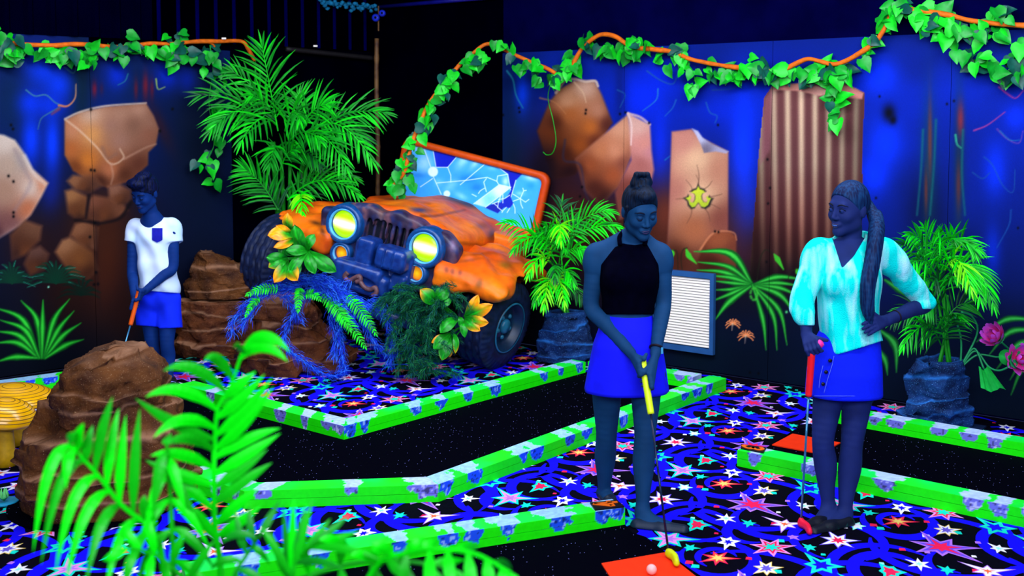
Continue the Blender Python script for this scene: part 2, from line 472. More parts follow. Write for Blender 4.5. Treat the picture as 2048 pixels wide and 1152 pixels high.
# ------------------------------------------------------------------ spray-painted mural boards
class Paint:
    """airbrush: paints sRGB colours on points of a board, addressed by where the photograph shows them"""
    def __init__(s, x, y, col):
        s.x = x; s.y = y; s.C = np.tile(np.asarray(col, float), (len(x), 1))
    def _box(s, x0, x1, y0, y1):
        return np.nonzero((s.x > x0) & (s.x < x1) & (s.y > y0) & (s.y < y1))[0]
    def mix(s, i, w, col):
        col = np.asarray(col, float)
        s.C[i] += (col - s.C[i]) * w[:, None]
    def vgrad(s, stops):
        ys = [a for a, _ in stops]; cs = np.array([c for _, c in stops], float)
        s.C = np.stack([np.interp(s.y, ys, cs[:, k]) for k in range(3)], 1)
    def glow(s, cx, cy, rx, ry, col, a=0.8, ang=0):
        R = 2.4 * max(rx, ry); i = s._box(cx - R, cx + R, cy - R, cy + R)
        if not len(i): return
        dx = s.x[i] - cx; dy = s.y[i] - cy; c, q = math.cos(math.radians(ang)), math.sin(math.radians(ang))
        u = (dx * c + dy * q) / rx; v = (-dx * q + dy * c) / ry
        s.mix(i, a * np.exp(-(u * u + v * v) * 1.3), col)
    def poly(s, pts, cols, soft=2.5, a=1.0, edge=None):
        """cols: one colour or [(x,y,rgb)...] blended; edge=(width,rgb,alpha) airbrushed rim inside"""
        P = np.asarray(pts, float)
        i = s._box(P[:, 0].min() - 8, P[:, 0].max() + 8, P[:, 1].min() - 8, P[:, 1].max() + 8)
        if not len(i): return
        X = np.stack([s.x[i], s.y[i]], 1)
        d2 = np.full(len(i), 1e9); ins = np.zeros(len(i), bool)
        for k in range(len(P)):
            p, q = P[k], P[(k + 1) % len(P)]
            e = q - p; w = X - p
            t = np.clip((w @ e) / (e @ e + 1e-9), 0, 1)
            d2 = np.minimum(d2, ((w - t[:, None] * e) ** 2).sum(1))
            cnd = (p[1] > X[:, 1]) != (q[1] > X[:, 1])
            xi = p[0] + (X[:, 1] - p[1]) * e[0] / (e[1] if abs(e[1]) > 1e-9 else 1e-9)
            ins ^= cnd & (X[:, 0] < xi)
        d = np.sqrt(d2) * np.where(ins, 1, -1)
        w = np.clip(d / soft * 0.5 + 0.5, 0, 1) * a
        if isinstance(cols, list):
            num = 0; den = 0
            for (cx, cy, c) in cols:
                g = 1 / (((X[:, 0] - cx) ** 2 + (X[:, 1] - cy) ** 2) + 60.0) ** 1.3
                num = num + g[:, None] * np.asarray(c, float); den = den + g
            c = num / den[:, None]
        else:
            c = np.tile(np.asarray(cols, float), (len(i), 1))
        if edge:
            ew, ec, ea = edge
            r = ea * np.exp(-np.maximum(d, 0) / ew)
            c = c + (np.asarray(ec, float) - c) * r[:, None]
        s.mix(i, w, c)
    def line(s, pts, w0, col, w1=None, soft=1.0, a=1.0, sm=True, mid=None):
        P = spline(pts, 6) if sm and len(pts) > 2 else np.asarray(pts, float)
        w1 = w0 if w1 is None else w1
        m = max(w0, w1, mid or 0) + 4 + soft
        i = s._box(P[:, 0].min() - m, P[:, 0].max() + m, P[:, 1].min() - m, P[:, 1].max() + m)
        if not len(i): return
        X = np.stack([s.x[i], s.y[i]], 1); best = np.full(len(i), -1e9)
        n = len(P) - 1
        for k in range(n):
            p, q = P[k], P[k + 1]; e = q - p; w = X - p
            t = np.clip((w @ e) / (e @ e + 1e-9), 0, 1)
            u = (k + t) / n
            if mid: ww = np.interp(u, [0, .45, 1], [w0, mid, w1])
            else: ww = w0 + (w1 - w0) * u
            best = np.maximum(best, ww - np.sqrt(((w - t[:, None] * e) ** 2).sum(1)))
        s.mix(i, a * np.clip(best / (soft * 2) + 0.5, 0, 1), col)
    def leaf(s, base, ctrl, tip, w, dark, light):
        s.line([base, ctrl, tip], w * .35, dark, .4, 1.6, .95, mid=w)
        s.line([base, ctrl, tip], w * .1, light, .1, 1.8, .8, mid=w * .45)
    def noise(s, P3, scale, amt, seed=0):
        f = 1 + amt * fbm(P3, scale, 3, seed); s.C *= f[:, None]

def paint_right(p, P3):
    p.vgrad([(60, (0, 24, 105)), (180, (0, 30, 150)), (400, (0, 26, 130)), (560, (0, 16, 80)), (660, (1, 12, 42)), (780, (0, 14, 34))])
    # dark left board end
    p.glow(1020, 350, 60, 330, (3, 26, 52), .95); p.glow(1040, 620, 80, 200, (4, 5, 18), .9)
    for g in ((1045, 185, 16, 48, (0, 60, 235), .8), (1280, 200, 50, 60, (0, 40, 235), .8), (1320, 150, 60, 40, (0, 36, 215), .6), (1485, 330, 26, 150, (0, 52, 250), .85),
              (1485, 460, 22, 90, (0, 40, 225), .8), (1440, 220, 50, 40, (0, 36, 200), .6), (1320, 300, 18, 90, (0, 40, 220), .8), (1760, 150, 50, 40, (0, 50, 250), .7), (1770, 290, 40, 60, (0, 52, 250), .75),
              (1750, 350, 30, 40, (0, 48, 245), .8), (1990, 340, 26, 60, (0, 50, 240), .8), (2030, 235, 26, 30, (0, 46, 230), .7), (1985, 500, 18, 60, (0, 44, 210), .7), (1400, 150, 40, 40, (0, 14, 90), .7),
              (1560, 130, 60, 30, (0, 18, 110), .6), (1850, 420, 60, 90, (0, 8, 45), .8), (1900, 560, 60, 90, (0, 6, 30), .8), (1240, 180, 14, 120, (2, 18, 80), .6), (1840, 130, 50, 40, (0, 22, 110), .6)):
        p.glow(*g)
    # brown cave floor behind everything
    for g in ((1150, 470, 150, 120, (34, 12, 16), .95), (1120, 330, 70, 110, (40, 16, 20), .95), (1290, 470, 110, 110, (50, 18, 14), .95), (1400, 440, 110, 120, (64, 26, 18), .9), (1560, 520, 120, 70, (48, 16, 14), .9), (1180, 580, 200, 80, (14, 6, 16), .9), (1480, 600, 200, 70, (8, 10, 22), .85)): p.glow(*g)
    p.glow(1130, 420, 110, 100, (52, 20, 22), .95); p.glow(1240, 470, 120, 80, (70, 28, 14), .9); p.glow(1400, 500, 120, 70, (74, 30, 16), .9); p.glow(1590, 520, 100, 60, (60, 20, 14), .8)
    # leaning slab
    B1, B2, B3, DK = (196, 150, 122), (186, 96, 34), (120, 52, 16), (30, 10, 14)
    p.poly([(1086, 300), (1074, 262), (1098, 205), (1118, 178), (1150, 160), (1190, 162), (1204, 190), (1226, 246), (1196, 290), (1150, 350), (1105, 360)],
           [(1170, 175, B1), (1135, 200, (190, 130, 90)), (1195, 220, (170, 110, 80)), (1180, 255, B2), (1140, 230, (170, 90, 40)), (1100, 270, B3), (1130, 310, (70, 26, 12)), (1215, 250, (80, 34, 26)), (1090, 330, DK), (1110, 245, (80, 32, 14)), (1160, 290, (150, 70, 22)), (1140, 345, DK), (1190, 285, (96, 40, 24))], 3, edge=(6, (60, 24, 18), .35))
    p.line([(1112, 185), (1130, 162), (1150, 158), (1170, 163), (1190, 162), (1196, 172)], 3.0, (205, 175, 150), 2.4, 1.6, .9)
    p.line([(1148, 164), (1166, 185), (1172, 205)], 2.0, (214, 170, 130), .6, 1.6, .8); p.line([(1080, 196), (1110, 205), (1132, 228)], 1.6, (190, 120, 70), .6, 1.6, .7)
    # big tilted block
    p.poly([(1150, 318), (1170, 300), (1256, 228), (1268, 300), (1240, 372), (1200, 412), (1168, 380)],
           [(1240, 255, (206, 140, 104)), (1200, 300, (190, 112, 70)), (1180, 330, (150, 72, 36)), (1225, 350, (150, 70, 36)), (1210, 400, (44, 16, 14)), (1160, 340, (80, 32, 18)), (1190, 380, (70, 28, 20)), (1230, 300, (196, 124, 88)), (1250, 330, (120, 60, 44))], 3, edge=(5, (150, 100, 90), .3))
    p.poly([(1256, 226), (1300, 249), (1303, 300), (1308, 340), (1290, 420), (1238, 440), (1230, 385), (1262, 320)],
           [(1275, 250, (214, 160, 140)), (1290, 290, (206, 130, 110)), (1280, 330, (160, 90, 80)), (1260, 380, (110, 50, 40)), (1300, 300, (190, 120, 120))], 3)
    p.line([(1256, 227), (1263, 250), (1262, 290)], 2.4, (226, 190, 175), 1.2, 1.5, .9); p.line([(1256, 227), (1280, 234), (1300, 249)], 2.6, (226, 180, 165), 2.0, 1.5, .8)
    p.line([(1130, 280), (1128, 320), (1160, 330), (1172, 390), (1200, 425)], 2.2, (40, 40, 70), 1.5, 2.5, .6)
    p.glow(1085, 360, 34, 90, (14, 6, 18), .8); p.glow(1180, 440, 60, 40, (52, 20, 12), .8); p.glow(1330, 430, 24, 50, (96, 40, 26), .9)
    # broken pillar with the cracked mark
    p.poly([(1343, 263), (1383, 258), (1404, 276), (1457, 303), (1456, 470), (1452, 560), (1330, 560), (1338, 420)],
           [(1365, 280, (190, 120, 100)), (1395, 320, (216, 164, 122)), (1400, 390, (222, 170, 126)), (1440, 340, (186, 120, 90)), (1350, 380, (170, 104, 84)), (1445, 440, (126, 64, 50)), (1390, 460, (160, 88, 54)), (1350, 520, (70, 28, 16)), (1430, 540, (56, 20, 12))], 2.4, edge=(5, (120, 60, 60), .35))
    p.poly([(1384, 257), (1396, 262), (1405, 275), (1424, 288), (1457, 303), (1452, 307), (1432, 303), (1408, 306), (1402, 290), (1393, 272)], [(1400, 275, (186, 180, 200)), (1440, 302, (160, 150, 170)), (1410, 300, (110, 96, 110))], 1.6)
    for q in ((1396, 372, 1394, 330), (1396, 372, 1392, 350), (1386, 385, 1372, 360), (1406, 380, 1424, 362), (1378, 396, 1352, 398), (1418, 394, 1444, 388), (1384, 414, 1374, 446), (1408, 414, 1420, 442), (1412, 405, 1440, 418)):
        p.line([q[:2], ((q[0] + q[2]) / 2 + 3, (q[1] + q[3]) / 2), q[2:]], 1.0, (84, 50, 38), .3, 1.6, .6)
    def wm(sc, ox=0, oy=0):
        return [(1396.5 + (x - 1141) / 2.88 * sc + ox, 396 + (y - 132) / 2.88 * sc + oy) for x, y in
                ((1141, 58), (1152, 78), (1172, 84), (1184, 98), (1166, 104), (1160, 118), (1162, 140), (1174, 158), (1192, 160), (1200, 146), (1190, 130), (1200, 118), (1204, 128), (1222, 134), (1212, 150), (1202, 176),
                 (1180, 190), (1158, 184), (1148, 166), (1141, 160), (1132, 170), (1122, 186), (1102, 190), (1086, 172), (1082, 150), (1062, 132), (1080, 126), (1088, 114), (1098, 130), (1088, 146), (1096, 160), (1112, 160), (1122, 142), (1124, 118), (1116, 104), (1096, 98), (1112, 86), (1130, 80))]
    p.poly(wm(1.1), (46, 40, 34), 2.0); p.poly(wm(.92), [(1396, 375, (200, 205, 40)), (1396, 395, (190, 200, 50)), (1382, 412, (170, 190, 40)), (1412, 412, (176, 190, 40))], 1.3)
    p.poly([(1396, 520), (1408, 488), (1430, 464), (1462, 464), (1473, 474), (1472, 560), (1400, 560)], [(1440, 480, (140, 70, 40)), (1465, 500, (112, 52, 34)), (1420, 530, (60, 22, 12))], 2.4)
    p.line([(1400, 500), (1422, 470), (1445, 462), (1468, 466), (1473, 480)], 2.2, (190, 110, 70), 1, 1.5, .8)
    # corrugated column
    cols = []
    poly = [(1530, 196), (1546, 172), (1640, 164), (1690, 168), (1727, 186), (1724, 300), (1720, 545), (1500, 560), (1510, 430), (1518, 320)]
    P = np.asarray(poly, float)
    i = p._box(1495, 1735, 150, 600)
    if len(i):
        keep = p.C[i].copy()
        p.poly(poly, (150, 88, 70), 2.0)
        x, y = p.x[i], p.y[i]; ch = np.abs(p.C[i] - keep).sum(1) > 25
        xc = 1625 + (x - 1625) * (1 + (300 - y) * -0.00018)
        ph = (xc - 1522) / 27.0
        wv = 0.5 + 0.5 * np.cos(2 * PI * ph)
        li = np.interp(x, [1510, 1560, 1600, 1660, 1725], [.55, .85, 1.0, .85, .55])
        hi = np.array((218, 178, 140.)) * li[:, None]; lo = np.array((108, 58, 56.)) * (0.55 + .4 * li[:, None])
        c = lo + (hi - lo) * (wv ** 1.8)[:, None]
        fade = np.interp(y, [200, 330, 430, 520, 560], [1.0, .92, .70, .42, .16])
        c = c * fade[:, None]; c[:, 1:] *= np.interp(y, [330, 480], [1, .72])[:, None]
        p.C[i[ch]] = c[ch]
    p.poly([(1546, 172), (1600, 166), (1650, 163), (1700, 172), (1727, 186), (1724, 198), (1690, 196), (1660, 188), (1640, 192), (1600, 182), (1560, 180), (1548, 182)], [(1600, 172, (206, 130, 110)), (1700, 184, (196, 120, 104)), (1650, 186, (214, 150, 130))], 1.8)
    p.poly([(1530, 196), (1546, 174), (1540, 300), (1520, 330)], (130, 74, 80), 3, .6)
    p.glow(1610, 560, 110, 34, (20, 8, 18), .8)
    # right-hand streaks
    for q in ((1858, 330, 18, 160, (2, 60, 70), .7), (1918, 330, 14, 190, (0, 46, 60), .7), (1860, 280, 5, 90, (120, 52, 40), .8), (1852, 380, 4, 50, (110, 44, 36), .8), (1921, 240, 8, 40, (150, 40, 44), .8), (1917, 370, 6, 60, (110, 44, 36), .7)):
        p.glow(*q)
    for q in ([(1872, 240), (1868, 330), (1860, 430)], [(1846, 260), (1842, 340), (1834, 430)], [(1926, 260), (1924, 350), (1930, 430)]):
        p.line(q, 2.0, (10, 110, 100), 1.2, 2.5, .75)
    p.line([(1911, 270), (1914, 288), (1922, 296)], 2, (60, 200, 130), 1, 1.6, .8)
    p.glow(1778, 226, 15, 20, (0, 2, 20), 1.0); p.glow(1786, 240, 8, 10, (0, 2, 20), 1.0)
    for q, c, w in (([(1998, 174), (2018, 190), (2032, 196), (2048, 180)], (210, 50, 120), 1.6), ([(1948, 261), (1975, 250), (2010, 224)], (210, 60, 130), 1.6), ([(1994, 258), (2015, 278), (2038, 286), (2046, 262)], (120, 60, 150), 1.5), ([(2000, 262), (2020, 280), (2040, 280)], (20, 120, 150), 1),
                    ([(1968, 314), (1985, 330), (2005, 370), (2026, 384), (2030, 340)], (20, 80, 150), 1.2), ([(1945, 345), (1965, 357), (1980, 345)], (20, 80, 140), 1.1), ([(2022, 420), (2018, 450), (1994, 495)], (20, 90, 160), 1.2),
                    ([(1014, 142), (1026, 160), (1032, 190), (1046, 216)], (30, 140, 150), 1.8), ([(1294, 142), (1320, 160), (1345, 168), (1354, 150), (1355, 130)], (30, 90, 140), 1.3), ([(1316, 178), (1312, 200), (1285, 222)], (40, 130, 170), 1.3), ([(1352, 200), (1345, 216), (1330, 232)], (30, 100, 160), 1.2),
                    ([(1235, 180), (1250, 190), (1240, 215)], (20, 90, 140), 1.1), ([(1412, 205), (1420, 225), (1434, 232), (1430, 246)], (30, 100, 150), 1.1), ([(1330, 320), (1340, 312)], (20, 110, 150), 1.1), ([(1425, 180), (1460, 178), (1480, 170)], (20, 60, 110), 1.1)):
        p.line(q, w, c, w * .5, 1.5, .8)
    # fan of painted leaves
    p.glow(1510, 720, 120, 60, (0, 10, 26), .7); p.glow(1400, 700, 60, 60, (2, 22, 30), .7)
    D, L = (6, 92, 22), (70, 225, 70)
    b0 = (1505, 570)
    for tip, ct, w in (((1388, 503), (1462, 508), 9), ((1396, 524), (1458, 534), 6), ((1394, 540), (1450, 545), 6), ((1420, 551), (1465, 556), 6), ((1428, 562), (1465, 566), 5), ((1428, 580), (1470, 578), 6), ((1420, 604), (1465, 586), 6), ((1430, 640), (1458, 604), 8),
                       ((1608, 559), (1555, 554), 7), ((1600, 572), (1556, 566), 6), ((1604, 596), (1560, 576), 6), ((1592, 632), (1560, 590), 7), ((1574, 690), (1558, 620), 6), ((1554, 700), (1546, 630), 6), ((1532, 700), (1526, 640), 6)):
        p.leaf(b0, ct, tip, w, D, L)
    for k in range(14):
        a = k * 2.4; p.glow(1508 + 7 * math.cos(a), 588 + 12 * math.sin(a), 3, 3, (60, 190, 50), .8)
    for q in ([(1372, 497), (1378, 512), (1393, 527)], [(1346, 500), (1344, 508), (1345, 516)], [(1548, 508), (1556, 520), (1567, 539)], [(1592, 538), (1597, 545), (1604, 555)]):
        p.line(q, 1, (60, 190, 40), 1, 1.2, .95, mid=5.5)
    for q in ([(1374, 496), (1366, 500), (1362, 520), (1368, 560)], [(1346, 500), (1354, 505), (1356, 540)], [(1545, 506), (1530, 500), (1520, 520), (1514, 560)], [(1592, 538), (1580, 545), (1576, 560)]):
        p.line(q, 1.2, (30, 30, 16), .8, 1.2, .8)
    # right-hand leaves
    for bb, ct, tip, w in (((1775, 545), (1800, 556), (1822, 566), 7), ((1770, 560), (1800, 580), (1822, 600), 8), ((1760, 660), (1790, 690), (1793, 745), 9), ((1750, 690), (1770, 720), (1775, 750), 7), ((2075, 640), (2010, 640), (1953, 684), 7), ((2078, 660), (2020, 664), (1978, 710), 7), ((2080, 680), (2035, 690), (1990, 742), 7),
                           ((2082, 695), (2048, 715), (2020, 760), 6), ((2082, 740), (2045, 740), (2022, 790), 6)):
        p.leaf(bb, ct, tip, w, (6, 84, 26), (60, 190, 70))
    # orange painted spiders
    for cx, cy, s in ((1466, 647, 1.0), (1492, 671, 1.1)):
        p.glow(cx, cy, 4, 4, (255, 190, 110), .95)
        for k in range(9):
            a = -PI * 0.16 + k * PI * 1.32 / 8
            dx, dy = math.cos(a), -math.sin(a)
            p.line([(cx + 3 * dx, cy + 2 * dy), (cx + 10 * s * dx, cy + 9 * s * dy), (cx + 15 * s * dx, cy + 11 * s * dy + 4)], 1.2, (255, 140, 80), .9, .7, 1.0)
        p.line([(cx - 1, cy), (cx - 2, cy + 14 * s)], 1, (230, 180, 150), .5, 1, .8)
    p.glow(1573, 624, 3, 3, (90, 240, 120), 1)
    for k, (x, y) in enumerate(((1172, 220), (1171, 227), (1298, 246), (1436, 250), (1535, 319), (1540, 376), (1766, 85), (1759, 193), (1752, 396), (1894, 208), (1908, 202), (1240, 228), (1251, 225), (1160, 393), (1430, 463), (1437, 464), (1536, 407), (1533, 524), (1038, 216), (1039, 224), (1006, 230), (2036, 456), (1164, 374), (1500, 745), (1517, 747))):
        p.glow(x, y, 2.6, 3, (1, 1, 6), 1.0)
    p.noise(P3, 2.2, .10, 3)

def paint_left(p, P3):
    p.vgrad([(60, (0, 22, 86)), (180, (0, 26, 92)), (320, (0, 20, 76)), (500, (4, 12, 40)), (640, (2, 8, 26)), (760, (1, 5, 20))])
    p.glow(160, 170, 26, 120, (2, 30, 40), .9); p.glow(20, 200, 40, 90, (0, 30, 62), .8); p.glow(255, 150, 40, 60, (4, 30, 52), .7); p.glow(400, 300, 90, 260, (2, 14, 32), .9)
    for g in ((85, 140, 40, 40, (0, 52, 214), .8), (118, 170, 30, 34, (0, 56, 230), .8), (60, 205, 28, 28, (0, 46, 205), .8), (62, 280, 22, 60, (0, 56, 240), .8), (105, 290, 18, 70, (0, 60, 250), .85), (105, 400, 22, 60, (0, 40, 190), .7), (235, 150, 26, 34, (0, 40, 200), .8), (335, 150, 26, 34, (0, 36, 190), .7), (375, 160, 20, 30, (0, 30, 160), .6),
              (100, 210, 40, 30, (0, 46, 210), .7), (110, 460, 30, 60, (8, 14, 60), .7)):
        p.glow(*g)
    for g in ((189, 178, 6, 18, (130, 20, 40), .8), (203, 178, 5, 14, (80, 20, 40), .5), (272, 178, 5, 24, (110, 20, 34), .7), (291, 172, 7, 30, (130, 24, 36), .8), (304, 178, 5, 24, (110, 20, 34), .7)):
        p.glow(*g)
    for g in ((200, 440, 110, 110, (26, 12, 14), .95), (90, 500, 110, 80, (26, 12, 18), .9), (160, 600, 120, 90, (24, 10, 12), .9)): p.glow(*g)
    p.glow(215, 520, 60, 140, (72, 28, 10), .9); p.glow(190, 450, 60, 70, (60, 26, 12), .8); p.glow(60, 480, 50, 60, (40, 18, 16), .8); p.glow(140, 580, 60, 70, (44, 18, 10), .7); p.glow(250, 620, 40, 80, (36, 12, 8), .8); p.glow(320, 250, 16, 60, (60, 18, 20), .6, -25)
    # left rock
    p.poly([(-150, 330), (-110, 285), (-40, 262), (8, 270), (30, 280), (48, 305), (66, 338), (97, 366), (84, 392), (62, 430), (40, 452), (-40, 500), (-120, 470)],
           [(10, 285, (196, 172, 150)), (40, 320, (160, 140, 124)), (20, 330, (176, 144, 118)), (10, 380, (160, 118, 92)), (62, 375, (190, 162, 140)), (88, 372, (190, 120, 84)), (60, 420, (170, 92, 56)), (20, 450, (110, 66, 60)), (-10, 470, (70, 36, 40))], 3, edge=(5, (220, 200, 180), .35))
    p.line([(30, 300), (52, 345), (60, 370), (30, 420)], 3, (130, 110, 110), 2, 5, .5); p.line([(50, 312), (66, 345), (90, 368)], 3, (214, 196, 176), 2, 4, .6)
    # big boulder
    p.poly([(129, 240), (160, 224), (210, 213), (292, 206), (308, 232), (318, 258), (312, 290), (297, 305), (296, 330), (262, 362), (215, 376), (180, 362), (146, 342), (129, 310)],
           [(180, 225, (190, 150, 120)), (240, 225, (160, 112, 86)), (280, 215, (176, 124, 96)), (140, 260, (190, 120, 80)), (140, 300, (176, 92, 40)), (185, 270, (196, 130, 70)), (175, 320, (190, 104, 34)), (220, 340, (170, 96, 58)), (240, 280, (150, 102, 80)), (300, 270, (140, 84, 60)), (280, 330, (90, 44, 28)), (200, 365, (56, 24, 14)), (150, 335, (110, 52, 20)), (250, 350, (76, 36, 20)), (225, 250, (146, 100, 78)), (265, 250, (128, 84, 62)), (305, 240, (150, 100, 76))], 2.5, edge=(6, (120, 66, 40), .4))
    p.line([(130, 238), (160, 224), (210, 212), (292, 206)], 2.2, (206, 176, 150), 1.6, 1.6, .8)
    p.line([(132, 240), (160, 262), (195, 296), (222, 328), (247, 316), (240, 298)], 1.8, (214, 176, 140), 1.2, 2.0, .75); p.line([(222, 328), (226, 350), (222, 368)], 1.5, (190, 140, 110), 1, 2.5, .6); p.line([(205, 296), (215, 316), (232, 308)], 3, (120, 86, 72), 2, 4, .6)
    p.line([(248, 318), (290, 296), (312, 288)], 1.8, (190, 140, 110), 1, 2.5, .6)
    for k, (pl, cs) in enumerate((
        ([(134, 362), (146, 350), (190, 352), (204, 372), (178, 386), (150, 380)], [(150, 362, (176, 110, 66)), (190, 372, (96, 54, 36))]),
        ([(130, 382), (144, 378), (178, 394), (172, 432), (150, 436), (136, 426)], [(142, 390, (196, 126, 70)), (165, 425, (130, 72, 34))]),
        ([(174, 400), (186, 390), (240, 400), (256, 420), (238, 434), (196, 446), (172, 436)], [(185, 402, (140, 78, 52)), (240, 420, (130, 74, 46)), (190, 436, (96, 50, 32))]),
        ([(216, 372), (240, 368), (262, 380), (262, 404), (236, 412), (218, 396)], [(230, 380, (166, 106, 76)), (258, 400, (90, 48, 34))]),
        ([(140, 470), (150, 448), (172, 440), (196, 456), (192, 500), (166, 494)], [(158, 456, (170, 104, 64)), (185, 494, (150, 90, 58))]),
        ([(110, 504), (124, 480), (140, 474), (186, 504), (196, 540), (176, 558), (140, 548)], [(128, 484, (184, 120, 74)), (160, 520, (150, 84, 36)), (180, 550, (70, 32, 16))]),
        ([(48, 528), (60, 500), (80, 492), (98, 508), (88, 540), (60, 552)], [(72, 500, (110, 70, 56)), (80, 540, (50, 24, 20))]),
        ([(20, 470), (50, 440), (84, 452), (80, 480), (50, 510), (24, 520)], [(70, 452, (130, 80, 52)), (30, 510, (60, 30, 24))]))):
        cx_ = np.mean([q[0] for q in pl]); y1_ = max(q[1] for q in pl); p.poly(pl, [(a_, b_, tuple(.82 * np.array(c_))) for a_, b_, c_ in cs] + [(cx_ + 8, y1_ - 3, (40, 18, 12)), (cx_, y1_ - 14, (104, 54, 26))], 4.5, .95, edge=(4, (150, 90, 56), .3))
    for q in ([(178, 392), (174, 420), (172, 436)], [(196, 446), (150, 440)], [(262, 404), (240, 436), (196, 448)]):
        p.line(q, 3.5, (16, 8, 12), 2, 3, .9)
    p.line([(192, 452), (194, 560), (205, 640)], 3, (36, 16, 14), 2, 4, .7)
    p.line([(52, 180), (70, 192), (92, 190), (112, 206), (135, 212), (150, 196), (152, 170)], 1.3, (70, 130, 130), 1.2, 1.2, .8); p.line([(118, 211), (135, 212), (150, 196), (152, 168)], 2.2, (214, 110, 70), .6, 1.4, .9)
    p.line([(120, 214), (95, 228), (82, 238), (76, 258)], 1.4, (60, 110, 120), .8, 1.3, .8); p.line([(118, 218), (104, 228)], 3, (150, 60, 50), 2, 2.5, .7); p.line([(128, 134), (145, 146), (151, 140), (151, 130)], 1.1, (50, 100, 110), .8, 1.2, .8)
    p.line([(312, 158), (316, 178), (330, 174)], 1.6, (150, 170, 80), .8, 1.2, .9); p.line([(256, 148), (250, 162), (236, 170)], 1.3, (40, 120, 130), .8, 1.2, .8)
    # dark thin painted grass
    rr = random.Random(4)
    for cx, cy, n, r in ((24, 566, 14, 60), (112, 566, 15, 66), (162, 590, 10, 50)):
        for k in range(n):
            a = PI * (0.02 + 0.96 * k / (n - 1)); l = r * rr.uniform(.7, 1.05)
            tx, ty = cx + l * math.cos(a), cy - l * .75 * math.sin(a) + l * .2 * abs(math.cos(a))
            p.line([(cx, cy), (cx + .55 * l * math.cos(a), cy - .6 * l * math.sin(a)), (tx, ty)], 1.4, (6, 30 + (0 if cx > 150 else 24), 34 if cx < 150 else 20), .4, 1.4, .9, mid=2.6)
            if cx < 150 and k % 2 == 0: p.line([(cx + .5 * l * math.cos(a), cy - .55 * l * math.sin(a)), (tx, ty)], .7, (40, 150, 120), .3, 1, .8, sm=False)
    # bright spiky leaves
    p.glow(90, 725, 70, 40, (0, 6, 18), .9)
    for tip, ct in (((-14, 614), (46, 640)), ((42, 601), (74, 640)), ((86, 600), (85, 650)), ((139, 598), (108, 640)), ((148, 622), (116, 660)), ((162, 646), (125, 672)), ((167, 679), (132, 690)), ((-10, 662), (40, 672)), ((-12, 686), (36, 686)), ((-8, 724), (30, 714)), ((0, 640), (50, 660))):
        p.leaf((84 + (ct[0] - 84) * .15, 716), ct, tip, 7.5, (4, 90, 20), (60, 235, 60))
    p.glow(97, 574, 2.2, 2.2, (150, 255, 200), 1)
    for (x, y) in ((182, 340), (189, 341), (190, 446), (192, 545), (188, 569), (196, 568), (27, 425), (27, 433), (180, 474), (17, 352), (27, 363), (182, 219), (320, 262), (345, 218), (26, 258), (22, 250)):
        p.glow(x, y, 3, 3.4, (1, 1, 4), 1.0)
    p.noise(P3, 2.2, .10, 5)

m_mural = vmat('mural_spray_paint', 0.7, 0.08, 0, 60, .08, 120)
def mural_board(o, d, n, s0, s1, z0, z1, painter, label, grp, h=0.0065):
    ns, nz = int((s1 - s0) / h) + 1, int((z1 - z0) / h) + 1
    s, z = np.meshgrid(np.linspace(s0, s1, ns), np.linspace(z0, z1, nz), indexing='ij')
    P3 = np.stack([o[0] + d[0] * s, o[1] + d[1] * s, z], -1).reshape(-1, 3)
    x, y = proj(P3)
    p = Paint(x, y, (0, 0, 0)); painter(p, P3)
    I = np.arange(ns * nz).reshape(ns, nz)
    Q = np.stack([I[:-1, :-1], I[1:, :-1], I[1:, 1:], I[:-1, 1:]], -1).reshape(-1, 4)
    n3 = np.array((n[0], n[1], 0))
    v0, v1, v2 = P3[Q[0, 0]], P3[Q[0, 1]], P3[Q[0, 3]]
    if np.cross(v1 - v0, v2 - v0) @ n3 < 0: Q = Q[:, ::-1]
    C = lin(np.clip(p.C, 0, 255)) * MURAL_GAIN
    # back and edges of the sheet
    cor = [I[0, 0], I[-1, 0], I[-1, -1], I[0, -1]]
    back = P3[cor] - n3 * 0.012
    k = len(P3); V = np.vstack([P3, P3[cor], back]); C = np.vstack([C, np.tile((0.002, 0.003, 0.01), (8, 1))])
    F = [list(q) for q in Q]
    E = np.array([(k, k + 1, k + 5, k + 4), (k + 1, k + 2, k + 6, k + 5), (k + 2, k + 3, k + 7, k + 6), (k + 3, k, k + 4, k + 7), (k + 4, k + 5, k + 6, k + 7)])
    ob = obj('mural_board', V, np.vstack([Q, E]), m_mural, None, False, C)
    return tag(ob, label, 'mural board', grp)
MURAL_GAIN = 1.0
jr = [hit(x, 400, RA, RD)[1] for x in (1005, 1247, 1541)]
jr += [jr[2] - 1.235, jr[2] - 2.05]
lab = ['mural board painted with a tilted brown block and a leaning slab, behind the orange car', 'mural board painted with a broken pillar bearing a yellow cracked mark', 'mural board painted with a corrugated tan column behind the woman in white', 'blue mural board with dark teal streaks behind the right-hand potted palm']
for k in range(4):
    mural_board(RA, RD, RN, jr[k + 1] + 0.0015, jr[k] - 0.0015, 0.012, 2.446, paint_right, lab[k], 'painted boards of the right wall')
jl = [0.0] + [hit(x, 400, CORN, LD)[1] for x in (465, 186)]
ll = ['blank dark mural board beside the black opening', 'mural board painted with half a big boulder, behind the boy', 'mural board at the left edge with a pale rock and bright painted leaves']
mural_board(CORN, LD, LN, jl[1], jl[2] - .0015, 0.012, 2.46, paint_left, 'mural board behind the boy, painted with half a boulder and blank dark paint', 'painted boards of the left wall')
mural_board(CORN, LD, LN, jl[2] + .0015, jl[2] + 1.22, 0.012, 2.515, paint_left, 'mural board at the left edge with a pale rock and bright painted spiky leaves', 'painted boards of the left wall')

